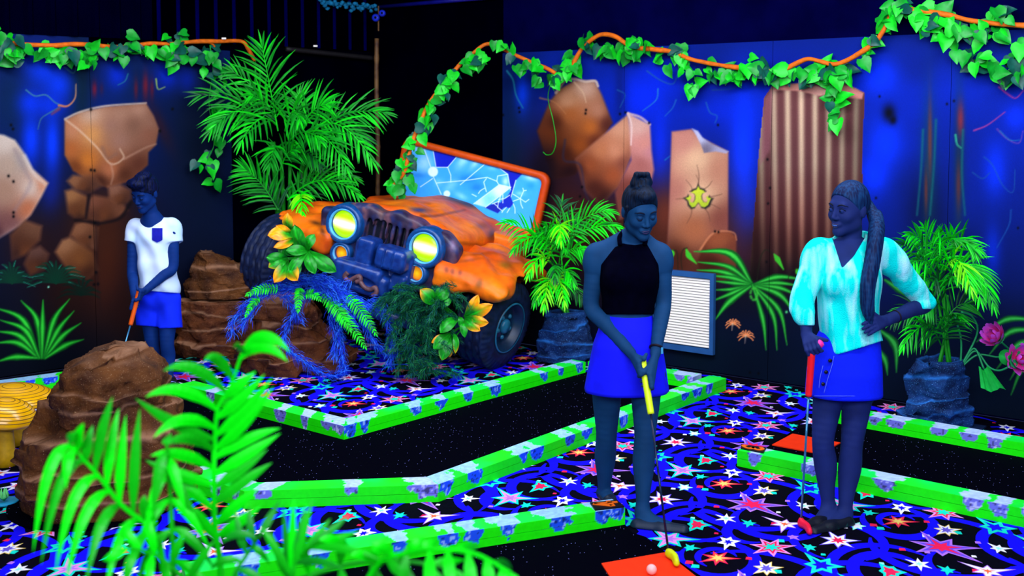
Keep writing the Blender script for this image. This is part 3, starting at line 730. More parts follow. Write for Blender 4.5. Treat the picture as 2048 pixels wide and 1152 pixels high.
# ------------------------------------------------------------------ corrugated cladding above the left wall
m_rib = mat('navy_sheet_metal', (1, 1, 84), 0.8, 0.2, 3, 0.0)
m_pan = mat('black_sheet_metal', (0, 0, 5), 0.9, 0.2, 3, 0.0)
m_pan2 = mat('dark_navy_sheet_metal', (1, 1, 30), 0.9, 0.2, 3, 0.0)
cb = MB()
zt, zb = 3.45, lw(757, 103)[2]
def strip(s0, o0, s1, o1, z0, z1, mi):
    p0 = CORN + LD * s0 + LN * o0; p1 = CORN + LD * s1 + LN * o1
    cb.add([(*p0, z0), (*p1, z0), (*p1, z1), (*p0, z1)], [(0, 1, 2, 3), (3, 2, 1, 0)], mi)
s = 0.04
send = hit(340, 100, CORN, LD)[1]
while s < 4.4:
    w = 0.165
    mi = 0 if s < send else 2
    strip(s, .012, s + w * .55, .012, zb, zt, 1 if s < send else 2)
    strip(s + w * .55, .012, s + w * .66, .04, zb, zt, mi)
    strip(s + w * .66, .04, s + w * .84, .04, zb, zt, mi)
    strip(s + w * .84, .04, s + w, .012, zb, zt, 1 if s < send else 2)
    s += w
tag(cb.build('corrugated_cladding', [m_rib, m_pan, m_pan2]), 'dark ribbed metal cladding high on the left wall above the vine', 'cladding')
# ================================================================== PUTTING LANES, CURBS, MATS
def felt_material():
    m = bpy.data.materials.new('black_putting_felt'); m.use_nodes = True
    nt = m.node_tree; b = nt.nodes['Principled BSDF']
    tc = nt.nodes.new('ShaderNodeTexCoord')
    v = nt.nodes.new('ShaderNodeTexVoronoi'); v.inputs['Scale'].default_value = 55; v.feature = 'F1'
    nt.links.new(tc.outputs['Object'], v.inputs['Vector'])
    lt = nt.nodes.new('ShaderNodeMath'); lt.operation = 'LESS_THAN'; lt.inputs[1].default_value = 0.11
    nt.links.new(v.outputs['Distance'], lt.inputs[0])
    sep = nt.nodes.new('ShaderNodeSeparateColor'); nt.links.new(v.outputs['Color'], sep.inputs[0])
    gt = nt.nodes.new('ShaderNodeMath'); gt.operation = 'GREATER_THAN'; gt.inputs[1].default_value = 0.66
    nt.links.new(sep.outputs[0], gt.inputs[0])
    mu = nt.nodes.new('ShaderNodeMath'); mu.operation = 'MULTIPLY'; nt.links.new(lt.outputs[0], mu.inputs[0]); nt.links.new(gt.outputs[0], mu.inputs[1])
    mx = nt.nodes.new('ShaderNodeMix'); mx.data_type = 'RGBA'
    mx.inputs[6].default_value = L4((1, 1, 9)); mx.inputs[7].default_value = L4((150, 150, 235))
    nt.links.new(mu.outputs[0], mx.inputs[0]); nt.links.new(mx.outputs[2], b.inputs['Base Color'])
    b.inputs['Roughness'].default_value = 1.0; b.inputs['Specular IOR Level'].default_value = 0.02
    return m
m_felt = felt_material()
def slab(name, pts, z0, z1, m):
    b = MB(); n = len(pts)
    V = [(p[0], p[1], z0) for p in pts] + [(p[0], p[1], z1) for p in pts]
    area_ = sum(pts[i][0] * pts[(i + 1) % n][1] - pts[(i + 1) % n][0] * pts[i][1] for i in range(n))
    top = tuple(n + i for i in range(n)); bot = tuple(range(n - 1, -1, -1))
    F = [top, bot] + [(i, (i + 1) % n, n + (i + 1) % n, n + i) for i in range(n)]
    if area_ < 0: F = [f[::-1] for f in F]
    b.add(V, F); return b.build(name, m)
def flp(*pp): return [fl(*p)[:2] for p in pp]
m_mat = mat('fluorescent_orange_mat', (255, 52, 12), 0.8, 0.06, 20, 0.1)
TEE = 0.0075
tag(slab('tee_mat', [fl(*p, TEE)[:2] for p in ((1203, 1129), (1331, 1107), (1436, 1190), (1262, 1222))], TEE, TEE + 0.006, m_mat), 'orange tee mat under the pale golf ball at the bottom edge', 'tee mat')
tag(slab('tee_mat', [fl(*p, TEE)[:2] for p in ((1544, 891), (1585, 869), (1681, 887), (1640, 909))], TEE, TEE + 0.006, m_mat), 'orange tee mat behind the legs of the woman in white', 'tee mat')
m_ball = mat('pale_pink_golf_ball', (255, 190, 180), 0.35, 0.05, 30, 0.5)
bc = fl(1303, 1149, TEE + .006)
R_BALL = 0.0215
bb = MB()
prof = [(R_BALL * math.sin(a), -R_BALL * math.cos(a)) for a in np.linspace(0, PI, 17)]
bb.lathe(prof, (bc[0], bc[1], TEE + .006 + R_BALL), n=28)
tag(bb.build('golf_ball', m_ball, smooth=True), 'pale pink golf ball on the orange mat beside the yellow putter', 'golf ball')

# ------------------------------------------------------------------ curbs: two green boards, one on the other, with dripping blue paint
m_curb = vmat('fluorescent_curb_paint', 0.55, 0.25, 0, 60, .05, 40)
CURBH = 0.088
def curb(label, f0, f1, b0, b1, blobs, facing_tint, seed, caps=(True, True)):
    """front bottom edge f0->f1 and back edge b0->b1 on the floor; blobs: pixel columns of the painted drips"""
    f0, f1, b0, b1 = [np.asarray(v, float) for v in (f0, f1, b0, b1)]
    Ln = np.linalg.norm(f1 - f0); W = abs(np.cross(unit(f1 - f0), b0 - f0))
    rr = random.Random(seed)
    sb = []
    for px in blobs:
        # where along the front edge the picture column lies
        ss = np.linspace(0, 1, 200); q = f0 + (f1 - f0) * ss[:, None]
        x, _ = proj(np.stack([q[:, 0], q[:, 1], np.full(200, .06)], 1))
        sb.append((ss[np.argmin(abs(x - px))] * Ln, rr.uniform(.034, .062), rr.uniform(.045, .07), rr.uniform(.035, .08)))
    root = thing('lane_curb', label, 'curb', (*((f0 + f1) / 2), 0), 'green lane curbs')
    n = max(2, int(Ln / 0.008))
    for bi, (z0, z1, nm) in enumerate(((0.0, CURBH / 2 - .001, 'lower_board'), (CURBH / 2 + .001, CURBH, 'upper_board'))):
        nz, nw = 7, 17
        prof = [('f', z0 + (z1 - z0) * i / (nz - 1), 0.0) for i in range(nz)] + [('t', z1, i / (nw - 1)) for i in range(1, nw)] + [('b', z0, 1.0)]
        m_ = len(prof); V = []; C = []
        ss = np.linspace(0, 1, n + 1)
        for (k, z, u) in prof:
            p = (f0 + (f1 - f0) * ss[:, None]) * (1 - u) + (b0 + (b1 - b0) * ss[:, None]) * u
            V.append(np.stack([p[:, 0], p[:, 1], np.full(n + 1, z)], 1))
        V = np.stack(V, 1)                                            # (n+1, m_, 3)
        flat = V.reshape(-1, 3)
        sl = (ss * Ln)[:, None] * np.ones(m_)[None]
        kind = np.array([0 if k == 'f' else 1 for k, _, _ in prof]); Z = np.array([z for _, z, _ in prof]); U = np.array([u for _, _, u in prof]) * W
        nz_ = (fbm(flat, 26, 3, seed)).reshape(n + 1, m_); n2 = fbm(flat, 70, 2, seed + 9).reshape(n + 1, m_); n3 = fbm(flat, 7, 2, seed + 4).reshape(n + 1, m_)
        C = np.zeros((n + 1, m_, 3)); g_f = np.array((22, 255, 0.)); g_t = np.array((0, 255, 96.)); g_t2 = np.array((30, 255, 20.))
        w = np.clip(.5 + n3 * .7, 0, 1)[..., None]
        C[:] = np.where(kind[None, :, None] == 0, g_f, g_t * w + g_t2 * (1 - w))
        for (s0, hw, dep, tw) in sb:
            ds = sl - s0
            # drip on the front face
            dr = (ds / (hw * (1 + .35 * nz_))) ** 2 + np.maximum((CURBH - Z)[None] / (dep * (1 + .3 * nz_)), 0) ** 2.2 < 1
            dr &= kind[None] == 0
            pale, deep = ((150, 190, 255), (26, 84, 240)) if facing_tint == 'blue' else ((205, 205, 255), (120, 120, 225))  # one drip paint; the light's hue by facing is put into its colour
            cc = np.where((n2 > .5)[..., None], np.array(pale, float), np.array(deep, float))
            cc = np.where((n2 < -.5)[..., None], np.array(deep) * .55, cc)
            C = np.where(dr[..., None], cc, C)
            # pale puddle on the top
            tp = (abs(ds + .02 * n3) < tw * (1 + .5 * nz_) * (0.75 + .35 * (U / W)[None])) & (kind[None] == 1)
            C = np.where(tp[..., None], np.array((165, 215, 255) if facing_tint == 'blue' else (190, 215, 255), float) * (1 + .1 * n2[..., None]), C)  # puddle colour carries the same painted-in light hue
        I = np.arange((n + 1) * m_).reshape(n + 1, m_)
        Q = np.stack([I[:-1, :-1], I[1:, :-1], I[1:, 1:], I[:-1, 1:]], -1).reshape(-1, 4)
        a, b_, c = flat[Q[0, 0]], flat[Q[0, 1]], flat[Q[0, 3]]
        inward = np.array((*(b0 - f0), 0))
        if np.cross(b_ - a, c - a) @ inward > 0: Q = Q[:, ::-1]
        F = [tuple(q) for q in Q] + [tuple(I[0, ::1]), tuple(I[-1, ::-1])]
        me_c = lin(np.clip(C.reshape(-1, 3), 0, 255)) * 0.95
        o = obj(nm, flat, F, m_curb, root, False, me_c)
    return root
def offs(path, w, sgn):
    """mitred offset of a floor polyline"""
    P = [np.asarray(p, float) for p in path]; out = []
    nrm = []
    for a, b_ in zip(P[:-1], P[1:]):
        d = unit(b_ - a); nrm.append(sgn * np.array((-d[1], d[0])))
    for i, p in enumerate(P):
        if i == 0: out.append(p + nrm[0] * w)
        elif i == len(P) - 1: out.append(p + nrm[-1] * w)
        else:
            m = unit(nrm[i - 1] + nrm[i]); out.append(p + m * w / (m @ nrm[i]))
    return out
CW = 0.13
p1 = flp((357, 794), (688, 882), (1171, 747), (1185, 744)); p1 = p1[:2] + [p1[2]]
o1 = offs(p1, CW, 1)
curb('green curb with lilac-lit blue drips on the left side of the carpet island below the rocks', p1[0], p1[1], o1[0], o1[1], (420, 480, 561, 610, 653, 677), 'lilac', 1)
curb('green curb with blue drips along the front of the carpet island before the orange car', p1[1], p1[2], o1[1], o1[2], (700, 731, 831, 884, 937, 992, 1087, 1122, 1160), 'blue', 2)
p3 = flp((366, 977), (489, 1018), (877, 1004), (1452, 781)); o3 = offs(p3, CW, 1)
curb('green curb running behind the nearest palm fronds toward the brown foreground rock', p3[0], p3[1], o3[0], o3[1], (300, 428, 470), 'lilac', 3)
curb('green curb with lilac-lit blue drips, the level stretch left of its bend in the middle', p3[1], p3[2], o3[1], o3[2], (527, 702, 849, 872), 'lilac', 4)
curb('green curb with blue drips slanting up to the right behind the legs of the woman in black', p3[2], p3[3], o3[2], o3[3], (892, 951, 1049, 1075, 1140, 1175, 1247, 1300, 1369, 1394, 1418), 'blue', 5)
# far end of the lane
p5 = flp((1176, 746), (1386, 779)); o5 = offs(p5, CW, 1)
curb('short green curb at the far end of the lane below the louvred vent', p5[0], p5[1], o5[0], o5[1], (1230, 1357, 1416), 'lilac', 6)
p6 = flp((372, 1192), (1250, 1052)); o6 = offs(p6, CW, 1)
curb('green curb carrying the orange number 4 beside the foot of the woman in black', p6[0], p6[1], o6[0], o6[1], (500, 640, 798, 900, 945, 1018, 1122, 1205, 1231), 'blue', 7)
p7 = flp((1474, 932), (2130, 1073)); o7 = offs(p7, CW, 1)
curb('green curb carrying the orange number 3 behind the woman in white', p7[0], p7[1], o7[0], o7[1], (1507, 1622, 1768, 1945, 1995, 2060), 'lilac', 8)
p8 = flp((1674, 849), (2200, 946)); o8 = offs(p8, CW, 1)
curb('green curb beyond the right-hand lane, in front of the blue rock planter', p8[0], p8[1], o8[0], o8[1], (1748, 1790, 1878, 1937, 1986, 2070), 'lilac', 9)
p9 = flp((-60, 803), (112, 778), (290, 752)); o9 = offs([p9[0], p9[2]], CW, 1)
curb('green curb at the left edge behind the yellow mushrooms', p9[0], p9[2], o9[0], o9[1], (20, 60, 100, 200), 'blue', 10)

LZ = 0.003
tag(slab('putting_lane', [*flp((300, 762)), *p1, p5[0], p5[1], o3[3] + (-.02, .03), *o3[2:0:-1], *flp((258, 905))], LZ, .0075, m_felt),
    'long black felt putting lane bending between the green curbs in front of the orange car', 'putting lane')
tag(slab('putting_lane', [p6[0] - (0, .002), p6[1] - (0, .002), *flp((1264, 1068), (1292, 1077), (1325, 1103), (1460, 1195), (1700, 1400), (300, 1400))], LZ, .0075, m_felt),
    'black felt putting lane at the bottom edge, under the orange mat with the ball', 'putting lane')
tag(slab('putting_lane', [o7[0], *flp((1590, 861)), p8[0], p8[1], o7[1]], LZ, .0075, m_felt),
    'black felt putting lane on the right behind the woman in white', 'putting lane')
# ------------------------------------------------------------------ number plates
m_plate = mat('black_plate', (6, 4, 8), 0.5, .2, 20, .3)
m_num = mat('fluorescent_orange_number', (255, 110, 14), 0.6, .05, 20, .2)
def number_plate(pix, glyph, label):
    z = CURBH
    q = [fl(*p, z)[:2] for p in pix]                                   # four plate corners, clockwise from the glyph's top left
    root = thing('number_plate', label, 'number plate', (*np.mean(q, 0), z))
    sl_ = slab('plate', q, z + .0003, z + .008, m_plate)
    w = np.array(sl_.location); sl_.parent = root; sl_.location = tuple(w - np.array(root.location))
    q = np.array(q)
    def uv(u, v): return q[0] * (1 - u) * (1 - v) + q[1] * u * (1 - v) + q[2] * u * v + q[3] * (1 - u) * v
    b = MB()
    for st in glyph:
        st = np.array(st, float); n = len(st); wd = .082
        P = []
        T = np.gradient(st, axis=0); N_ = np.stack([-T[:, 1], T[:, 0]], 1); N_ /= np.linalg.norm(N_, axis=1)[:, None]
        A = [uv(*(s_ + nn * wd)) for s_, nn in zip(st, N_)]; B = [uv(*(s_ - nn * wd)) for s_, nn in zip(st, N_)]
        V = [(*p, z + .0115) for p in A + B] + [(*p, z + .0078) for p in A + B]
        F = []
        for i in range(n - 1):
            F += [(i, i + 1, n + i + 1, n + i), (2 * n + i, 3 * n + i, 3 * n + i + 1, 2 * n + i + 1), (i, 2 * n + i, 2 * n + i + 1, i + 1), (n + i, n + i + 1, 3 * n + i + 1, 3 * n + i)]
        F += [(0, n, 3 * n, 2 * n), (n - 1, 3 * n - 1, 4 * n - 1, 2 * n - 1)]
        b.add(V, F)
    b.build('numeral', m_num, root)
    return root
four = [[(.68, .08), (.20, .62)], [(.14, .64), (.92, .64)], [(.66, .06), (.66, .92)]]
three = [spline([(.20, .20), (.48, .10), (.76, .26), (.62, .46), (.40, .49)], 5), spline([(.40, .49), (.68, .53), (.82, .72), (.50, .90), (.18, .80)], 5)]
# the photo shows the 4 lying with its top to the left and the 3 with its top to the left of its curb
# each numeral's top points down its lane: the 4 to the left, the 3 to the right
number_plate(((1180, 1007.7), (1234, 1003), (1248.5, 1015.3), (1190, 1021.8)), [[(b_, 1 - a) for a, b_ in s] for s in four], 'black plate with an orange number 4 on the curb end by the woman in black')
number_plate(((1482, 891), (1532.5, 897.5), (1527, 907.5), (1481.5, 898.5)), [[(1 - b_, a) for a, b_ in s] for s in three], 'black plate with an orange number 3 on the curb end by the red putter')

# ------------------------------------------------------------------ louvred vent on the right wall
m_vf = mat('slate_blue_metal_frame', (36, 84, 140), 0.5, .1, 8, .3)
m_slat = mat('cream_louvre_slat', (255, 240, 226), 0.6, .03, 8, .2)
m_dark = mat('dark_vent_gap', (20, 14, 30), 0.9, .2, 8, .05)
V0, V1, V2, V3 = rw(1316, 537), rw(1433, 546), rw(1430, 711), rw(1312, 690)
sv = [hit(1309, 600, RA, RD)[1], hit(1432, 600, RA, RD)[1]]
zt_, zb_ = rw(1432, 547)[2], rw(1430, 709)[2]
vent = thing('louvred_vent', 'cream louvred vent in a slate blue frame on the wall behind the woman in black', 'vent', (*(RA + RD * np.mean(sv)), zb_))
R3 = np.array([[RD[0], RN[0], 0], [RD[1], RN[1], 0], [0, 0, 1]])
def wbox(b, s, z, off, sz, **k): b.box((*(RA + RD * s + RN * off), z), sz, R3, **k)
b = MB(); sm_ = np.mean(sv); wv_ = abs(sv[1] - sv[0]); hv = zt_ - zb_; zc = (zt_ + zb_) / 2
for ds, dz, sx, sz in ((0, hv / 2 - .02, wv_, .04), (0, -hv / 2 + .02, wv_, .04), (wv_ / 2 - .016, 0, .032, hv - .08), (-wv_ / 2 + .016, 0, .032, hv - .08)):
    wbox(b, sm_ + ds, zc + dz, .022, (sx, .036, sz))
b.build('frame', m_vf, vent)
b = MB(); wbox(b, sm_, zc, .006, (wv_ - .05, .006, hv - .06)); b.build('backing', m_dark, vent)
NS = 25
tl = math.radians(-38)
for k in range(NS):
    b = MB(); z = zc - (hv - .09) / 2 + (hv - .09) * (k + .5) / NS
    c, q = math.cos(tl), math.sin(tl)
    Rl = R3 @ np.array([[1, 0, 0], [0, c, -q], [0, q, c]]).T
    b.box((*(RA + RD * sm_ + RN * .022), z), (wv_ - .066, .005, .0180), Rl); b.build('slat', m_slat, vent)
# ================================================================== ROCKS, PLANTERS, MUSHROOMS
def rock_material(name, c1, c2, tan, spk, bump=0.6):
    """sprayed textured concrete: mottled body colour, dry-brushed edges and paler tops from the colour attribute, fine sparkle"""
    m = bpy.data.materials.new(name); m.use_nodes = True
    nt = m.node_tree; b = nt.nodes['Principled BSDF']; lk = nt.links.new
    tc = nt.nodes.new('ShaderNodeTexCoord')
    n = nt.nodes.new('ShaderNodeTexNoise'); n.inputs['Scale'].default_value = 7; n.inputs['Detail'].default_value = 6; lk(tc.outputs['Object'], n.inputs['Vector'])
    r = nt.nodes.new('ShaderNodeValToRGB'); r.color_ramp.elements[0].position = .35; r.color_ramp.elements[1].position = .68
    r.color_ramp.elements[0].color = L4(c1); r.color_ramp.elements[1].color = L4(c2); lk(n.outputs['Fac'], r.inputs['Fac'])
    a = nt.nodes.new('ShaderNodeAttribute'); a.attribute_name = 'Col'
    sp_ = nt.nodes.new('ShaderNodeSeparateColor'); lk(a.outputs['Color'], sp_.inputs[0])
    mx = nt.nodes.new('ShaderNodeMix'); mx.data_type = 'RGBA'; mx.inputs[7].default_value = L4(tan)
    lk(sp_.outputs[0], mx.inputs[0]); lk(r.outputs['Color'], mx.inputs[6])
    g = nt.nodes.new('ShaderNodeTexNoise'); g.inputs['Scale'].default_value = 150; g.inputs['Detail'].default_value = 3; lk(tc.outputs['Object'], g.inputs['Vector'])
    gr = nt.nodes.new('ShaderNodeMapRange'); gr.inputs['From Min'].default_value = .61; gr.inputs['From Max'].default_value = .76; lk(g.outputs['Fac'], gr.inputs['Value'])
    m2 = nt.nodes.new('ShaderNodeMix'); m2.data_type = 'RGBA'; m2.inputs[7].default_value = L4(spk); lk(gr.outputs[0], m2.inputs[0]); lk(mx.outputs[2], m2.inputs[6])
    lk(m2.outputs[2], b.inputs['Base Color'])
    b.inputs['Roughness'].default_value = .8; b.inputs['Specular IOR Level'].default_value = .2
    n2 = nt.nodes.new('ShaderNodeTexNoise'); n2.inputs['Scale'].default_value = 45; n2.inputs['Detail'].default_value = 8; lk(tc.outputs['Object'], n2.inputs['Vector'])
    bp = nt.nodes.new('ShaderNodeBump'); bp.inputs['Strength'].default_value = bump; bp.inputs['Distance'].default_value = .012
    lk(n2.outputs['Fac'], bp.inputs['Height']); lk(bp.outputs['Normal'], b.inputs['Normal'])
    return m
m_rock = rock_material('brown_sprayed_rock', (54, 24, 8), (110, 62, 22), (160, 112, 80), (150, 112, 76))
m_rock2 = rock_material('red_brown_sprayed_rock', (58, 22, 9), (118, 62, 26), (164, 114, 80), (150, 108, 74))
m_brock = rock_material('blue_sprayed_rock', (4, 22, 60), (14, 60, 122), (30, 104, 186), (90, 160, 230))
def rock_shape(outL, outR, D, depth, layers, seed, hole=None, ledge=.05, zfix=None, nth=120, nz=110, power=1.0):
    """outL/outR: pixel outline points [(x,y)..] top to bottom on the left and right; D depth of the middle; depth = half depth / half width"""
    rr = np.random.RandomState(seed)
    outL = sorted(outL, key=lambda p: p[1]); outR = sorted(outR, key=lambda p: p[1])
    yt = min(outL[0][1], outR[0][1]); yb = max(outL[-1][1], outR[-1][1])
    zt = at(1000, yt, D)[2]; zb = at(1000, yb, D)[2] if zfix is None else zfix
    zz = np.linspace(0, 1, nz)
    z = zb + (zt - zb) * zz
    # height -> pixel row -> half widths
    yy = np.array([proj((0, D, v))[1] for v in z])
    xl = np.interp(yy, [p[1] for p in outL], [p[0] for p in outL]); xr = np.interp(yy, [p[1] for p in outR], [p[0] for p in outR])
    k = D / FPX / cp
    X0 = (xl - CX) * k; X1 = (xr - CX) * k; cx = (X0 + X1) / 2; hx = (X1 - X0) / 2
    th = np.linspace(0, 2 * PI, nth, endpoint=False)
    bounds = np.concatenate([[0], np.sort((np.arange(1, layers) + rr.uniform(-.25, .25, layers - 1)) / layers), [1.001]])
    shapes = []
    for i in range(layers):
        m = rr.randint(6, 9); a = np.sort(np.linspace(0, 2 * PI, m, endpoint=False) + rr.uniform(-.3, .3, m)); d = rr.uniform(.8, 1.0, m)
        r = np.min(d[None] / np.maximum(np.cos(th[:, None] - a[None]), .12), 1); r = np.minimum(r, 1.45)
        px_, py_ = r * np.cos(th), r * np.sin(th)
        px_ = np.interp(px_, [px_.min(), 0, px_.max()], [-1, 0, 1]); py_ = np.interp(py_, [py_.min(), 0, py_.max()], [-1, 0, 1])
        shapes.append(np.stack([px_, py_], 1))
    V = np.zeros((nz, nth, 3)); T = np.zeros((nz, nth))
    hm = hx.max()
    sp_ = 1.0 / layers
    offs_ = np.zeros((layers + 1, nth))
    for i in range(1, layers):
        m = rr.randint(4, 7); cuts = np.sort(rr.uniform(0, 2 * PI, m)); vals = rr.uniform(-.30, .30, m) * sp_
        st = vals[np.searchsorted(cuts, th) % m]
        ker = np.ones(3) / 3; st = np.convolve(np.concatenate([st[-1:], st, st[:1]]), ker, 'valid')
        offs_[i] = st + .16 * sp_ * np.sin(th + rr.uniform(0, 6.28)) + .04 * sp_ * np.sin(5 * th + i)
    B_ = bounds[:, None] + offs_
    SH = np.stack(shapes)                                              # layers, nth, 2
    ia = np.arange(nth)
    tw = rr.uniform(-.10, .10, layers)
    for j in range(nz):
        i = np.clip((zz[j] >= B_[1:]).sum(0), 0, layers - 1)
        lo_, hi_ = B_[i, ia], B_[np.minimum(i + 1, layers), ia]
        u = (zz[j] - lo_) / np.maximum(hi_ - lo_, 1e-3)
        e = np.clip((u - .84) / .16, 0, 1); e = e * e * (3 - 2 * e) * .5
        e0 = np.clip((.10 - u) / .10, 0, 1); e0 = e0 * e0 * .5
        nx, pv = np.minimum(i + 1, layers - 1), np.maximum(i - 1, 0)
        s_ = SH[i, ia] * (1 - e - e0)[:, None] + SH[nx, ia] * e[:, None] + SH[pv, ia] * e0[:, None]
        lip = ledge * ((u - .5) * 1.1 + .5 * np.exp(-((u - .84) / .10) ** 2) - .55 * np.exp(-((u - .0) / .08) ** 2))
        lip = np.where(i == layers - 1, lip - .10 * np.clip(u - .5, 0, 1), lip)
        V[j, :, 0] = cx[j] + (hx[j] * s_[:, 0]) * (1 + lip * .6)
        V[j, :, 1] = D + (hx[j] * .35 + hm * .65) * depth * s_[:, 1] * (1 + lip)
        V[j, :, 2] = z[j]
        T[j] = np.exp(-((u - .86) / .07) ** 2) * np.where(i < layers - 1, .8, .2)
    nrm = np.stack([np.cos(th), np.sin(th), 0 * th], 1)[None]
    # flat broken faces: pull the skin on to random planes
    g0 = np.gradient(V, axis=0); g1 = np.roll(V, -1, 1) - np.roll(V, 1, 1); nv = np.cross(g1, g0); nv /= np.linalg.norm(nv, axis=2, keepdims=True) + 1e-9
    fv = V.reshape(-1, 3); fn = nv.reshape(-1, 3); si = rr.choice(len(fv), 26 * layers, replace=False)
    sn = fn[si] + rr.normal(0, .22, (len(si), 3)); sn /= np.linalg.norm(sn, axis=1, keepdims=True)
    near_ = np.argmin(((fv[:, None] - fv[si][None]) ** 2 * np.array((1, 1, 1.6))).sum(-1), 1)
    dpl = ((fv - fv[si][near_]) * sn[near_]).sum(1)
    fv -= (np.clip(dpl, -.05, .05) * .8)[:, None] * sn[near_]
    V = fv.reshape(V.shape)
    nn = fbm(V.reshape(-1, 3), 6, 3, seed).reshape(nz, nth); n2 = fbm(V.reshape(-1, 3), 24, 3, seed + 5).reshape(nz, nth)
    V += nrm * (hm * .025 * nn + hm * .012 * n2)[..., None]
    V[-6:, :, 2] += 0
    # top: rings shrinking to the middle
    rings = [V]; TT = [T]
    topc = V[-1].mean(0)
    K = 12
    for q in range(1, K + 1):
        f = 1 - q / K
        R_ = topc + (V[-1] - topc) * np.array((f, f, 1))
        if hole is None:
            R_[:, 2] = V[-1][:, 2] * f + topc[2] * (1 - f) + hm * .05 * (1 - f) ** .5 * power
        else:
            R_[:, 2] = V[-1][:, 2] - (hole if f < .78 else 0) * min(1, (.78 - f) / .12 if f < .78 else 0)
        R_[:, 2] += hm * .03 * fbm(R_, 9, 2, seed + 2)
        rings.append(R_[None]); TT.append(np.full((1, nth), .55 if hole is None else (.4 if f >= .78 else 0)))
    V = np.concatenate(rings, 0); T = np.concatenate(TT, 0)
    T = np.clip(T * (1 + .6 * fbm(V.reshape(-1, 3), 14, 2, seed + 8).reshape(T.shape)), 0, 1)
    n = V.shape[0]
    I = np.arange(n * nth).reshape(n, nth)
    Q = np.stack([I[:-1], np.roll(I[:-1], -1, 1), np.roll(I[1:], -1, 1), I[1:]], -1).reshape(-1, 4)
    V = V.reshape(-1, 3); V[:, 2] = np.maximum(V[:, 2], zb)
    base = len(V); V = np.vstack([V, [[cx[0], D, zb]]]); T = np.append(T.ravel(), 0)
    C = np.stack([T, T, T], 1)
    F = [tuple(q) for q in Q] + [(int(I[0, (k + 1) % nth]), int(I[0, k]), base) for k in range(nth)]
    return V, F, C
def rock(label, m, grp='fake rocks', parent=None, name='boulder', **k):
    V, F, C = rock_shape(**k)
    o = obj(name, V, F, m, parent, True, C)
    if parent is None: tag(o, label, 'rock', grp)
    return o
# foreground stack, left
D0 = fl(200, 1046)[1] + .30
FR = thing('rock_stack', 'big brown rock stack on a black base behind the near palm fronds', 'rock', (at(200, 1050, D0)[0], D0, 0), 'fake rocks')
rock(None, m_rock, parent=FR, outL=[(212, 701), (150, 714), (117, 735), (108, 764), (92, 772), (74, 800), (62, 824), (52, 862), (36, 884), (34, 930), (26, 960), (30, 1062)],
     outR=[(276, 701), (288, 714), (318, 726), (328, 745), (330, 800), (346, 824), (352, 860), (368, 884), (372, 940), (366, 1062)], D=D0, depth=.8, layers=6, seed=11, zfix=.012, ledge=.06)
b = MB(); cxy = at(198, 1050, D0)
b.lathe([(.38, .0), (.42, .0), (.42, .012), (.0, .012)], (cxy[0], cxy[1], .0006), n=40); b.build('base_plate', m_felt, FR)
# rocks behind the boy
D1 = fl(420, 724)[1] + .30
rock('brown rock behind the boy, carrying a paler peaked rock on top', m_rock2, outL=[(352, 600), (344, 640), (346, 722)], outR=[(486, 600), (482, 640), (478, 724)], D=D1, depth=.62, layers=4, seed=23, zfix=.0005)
zt1 = at(420, 600, D1)[2]
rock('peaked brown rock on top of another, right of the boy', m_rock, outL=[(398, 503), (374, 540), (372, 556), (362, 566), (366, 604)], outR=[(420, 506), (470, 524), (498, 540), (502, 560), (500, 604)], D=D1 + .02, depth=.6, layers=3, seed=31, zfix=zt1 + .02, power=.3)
# rock under the car
D2 = fl(590, 754)[1] + .30
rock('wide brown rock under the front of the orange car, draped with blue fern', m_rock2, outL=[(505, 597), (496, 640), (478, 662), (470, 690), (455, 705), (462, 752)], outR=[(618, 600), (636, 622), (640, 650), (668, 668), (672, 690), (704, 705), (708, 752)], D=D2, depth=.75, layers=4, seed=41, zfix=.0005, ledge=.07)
# blue rock planters
m_soil = mat('dark_soil', (8, 6, 14), 0.95, .4, 60, .05, bump=.5)
def planter(label, D, seed, outL, outR, plate=None):
    root = thing('rock_planter', label, 'planter', (at((outL[-1][0] + outR[-1][0]) / 2, outL[-1][1], D)[0], D, 0), 'blue rock planters')
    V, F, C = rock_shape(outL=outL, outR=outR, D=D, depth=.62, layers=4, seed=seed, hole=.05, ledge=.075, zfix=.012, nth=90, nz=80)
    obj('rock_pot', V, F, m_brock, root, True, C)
    top = V[:, 2].max(); cx = (outL[0][0] + outR[0][0]) / 2; c = at(cx, 700, D)
    r = (outR[0][0] - outL[0][0]) / 2 * D / FPX * .74
    b = MB(); b.lathe([(r, -.012), (r, 0), (0, .006)], (c[0], D, top - .05), n=24); b.build('soil', m_soil, root)
    b = MB(); h_ = (outR[-1][0] - outL[-1][0]) / 2 * D / FPX
    ang = math.degrees(math.atan2(RD[1], RD[0]))
    b.box((c[0], D, .0065), (h_ * 2.05, h_ * 1.3, .011), rot('Z', ang)); b.build('base_plate', m_brock2, root)
    return root, np.array((c[0], D, top - .05))
m_brock2 = mat('slate_blue_board', (12, 34, 70), .7, .15, 10, .2)
D3 = fl(1885, 846)[1] - .08
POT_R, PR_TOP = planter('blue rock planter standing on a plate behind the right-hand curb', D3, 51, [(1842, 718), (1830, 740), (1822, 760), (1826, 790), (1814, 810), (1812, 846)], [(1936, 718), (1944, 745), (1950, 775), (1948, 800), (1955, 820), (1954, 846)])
D4 = fl(1130, 714)[1] - .17
POT_M, PM_TOP = planter('blue rock planter between the car wheel and the woman in black', D4, 57, [(1092, 624), (1086, 650), (1080, 666), (1075, 690), (1078, 714)], [(1172, 622), (1176, 648), (1184, 660), (1188, 690), (1190, 714)])
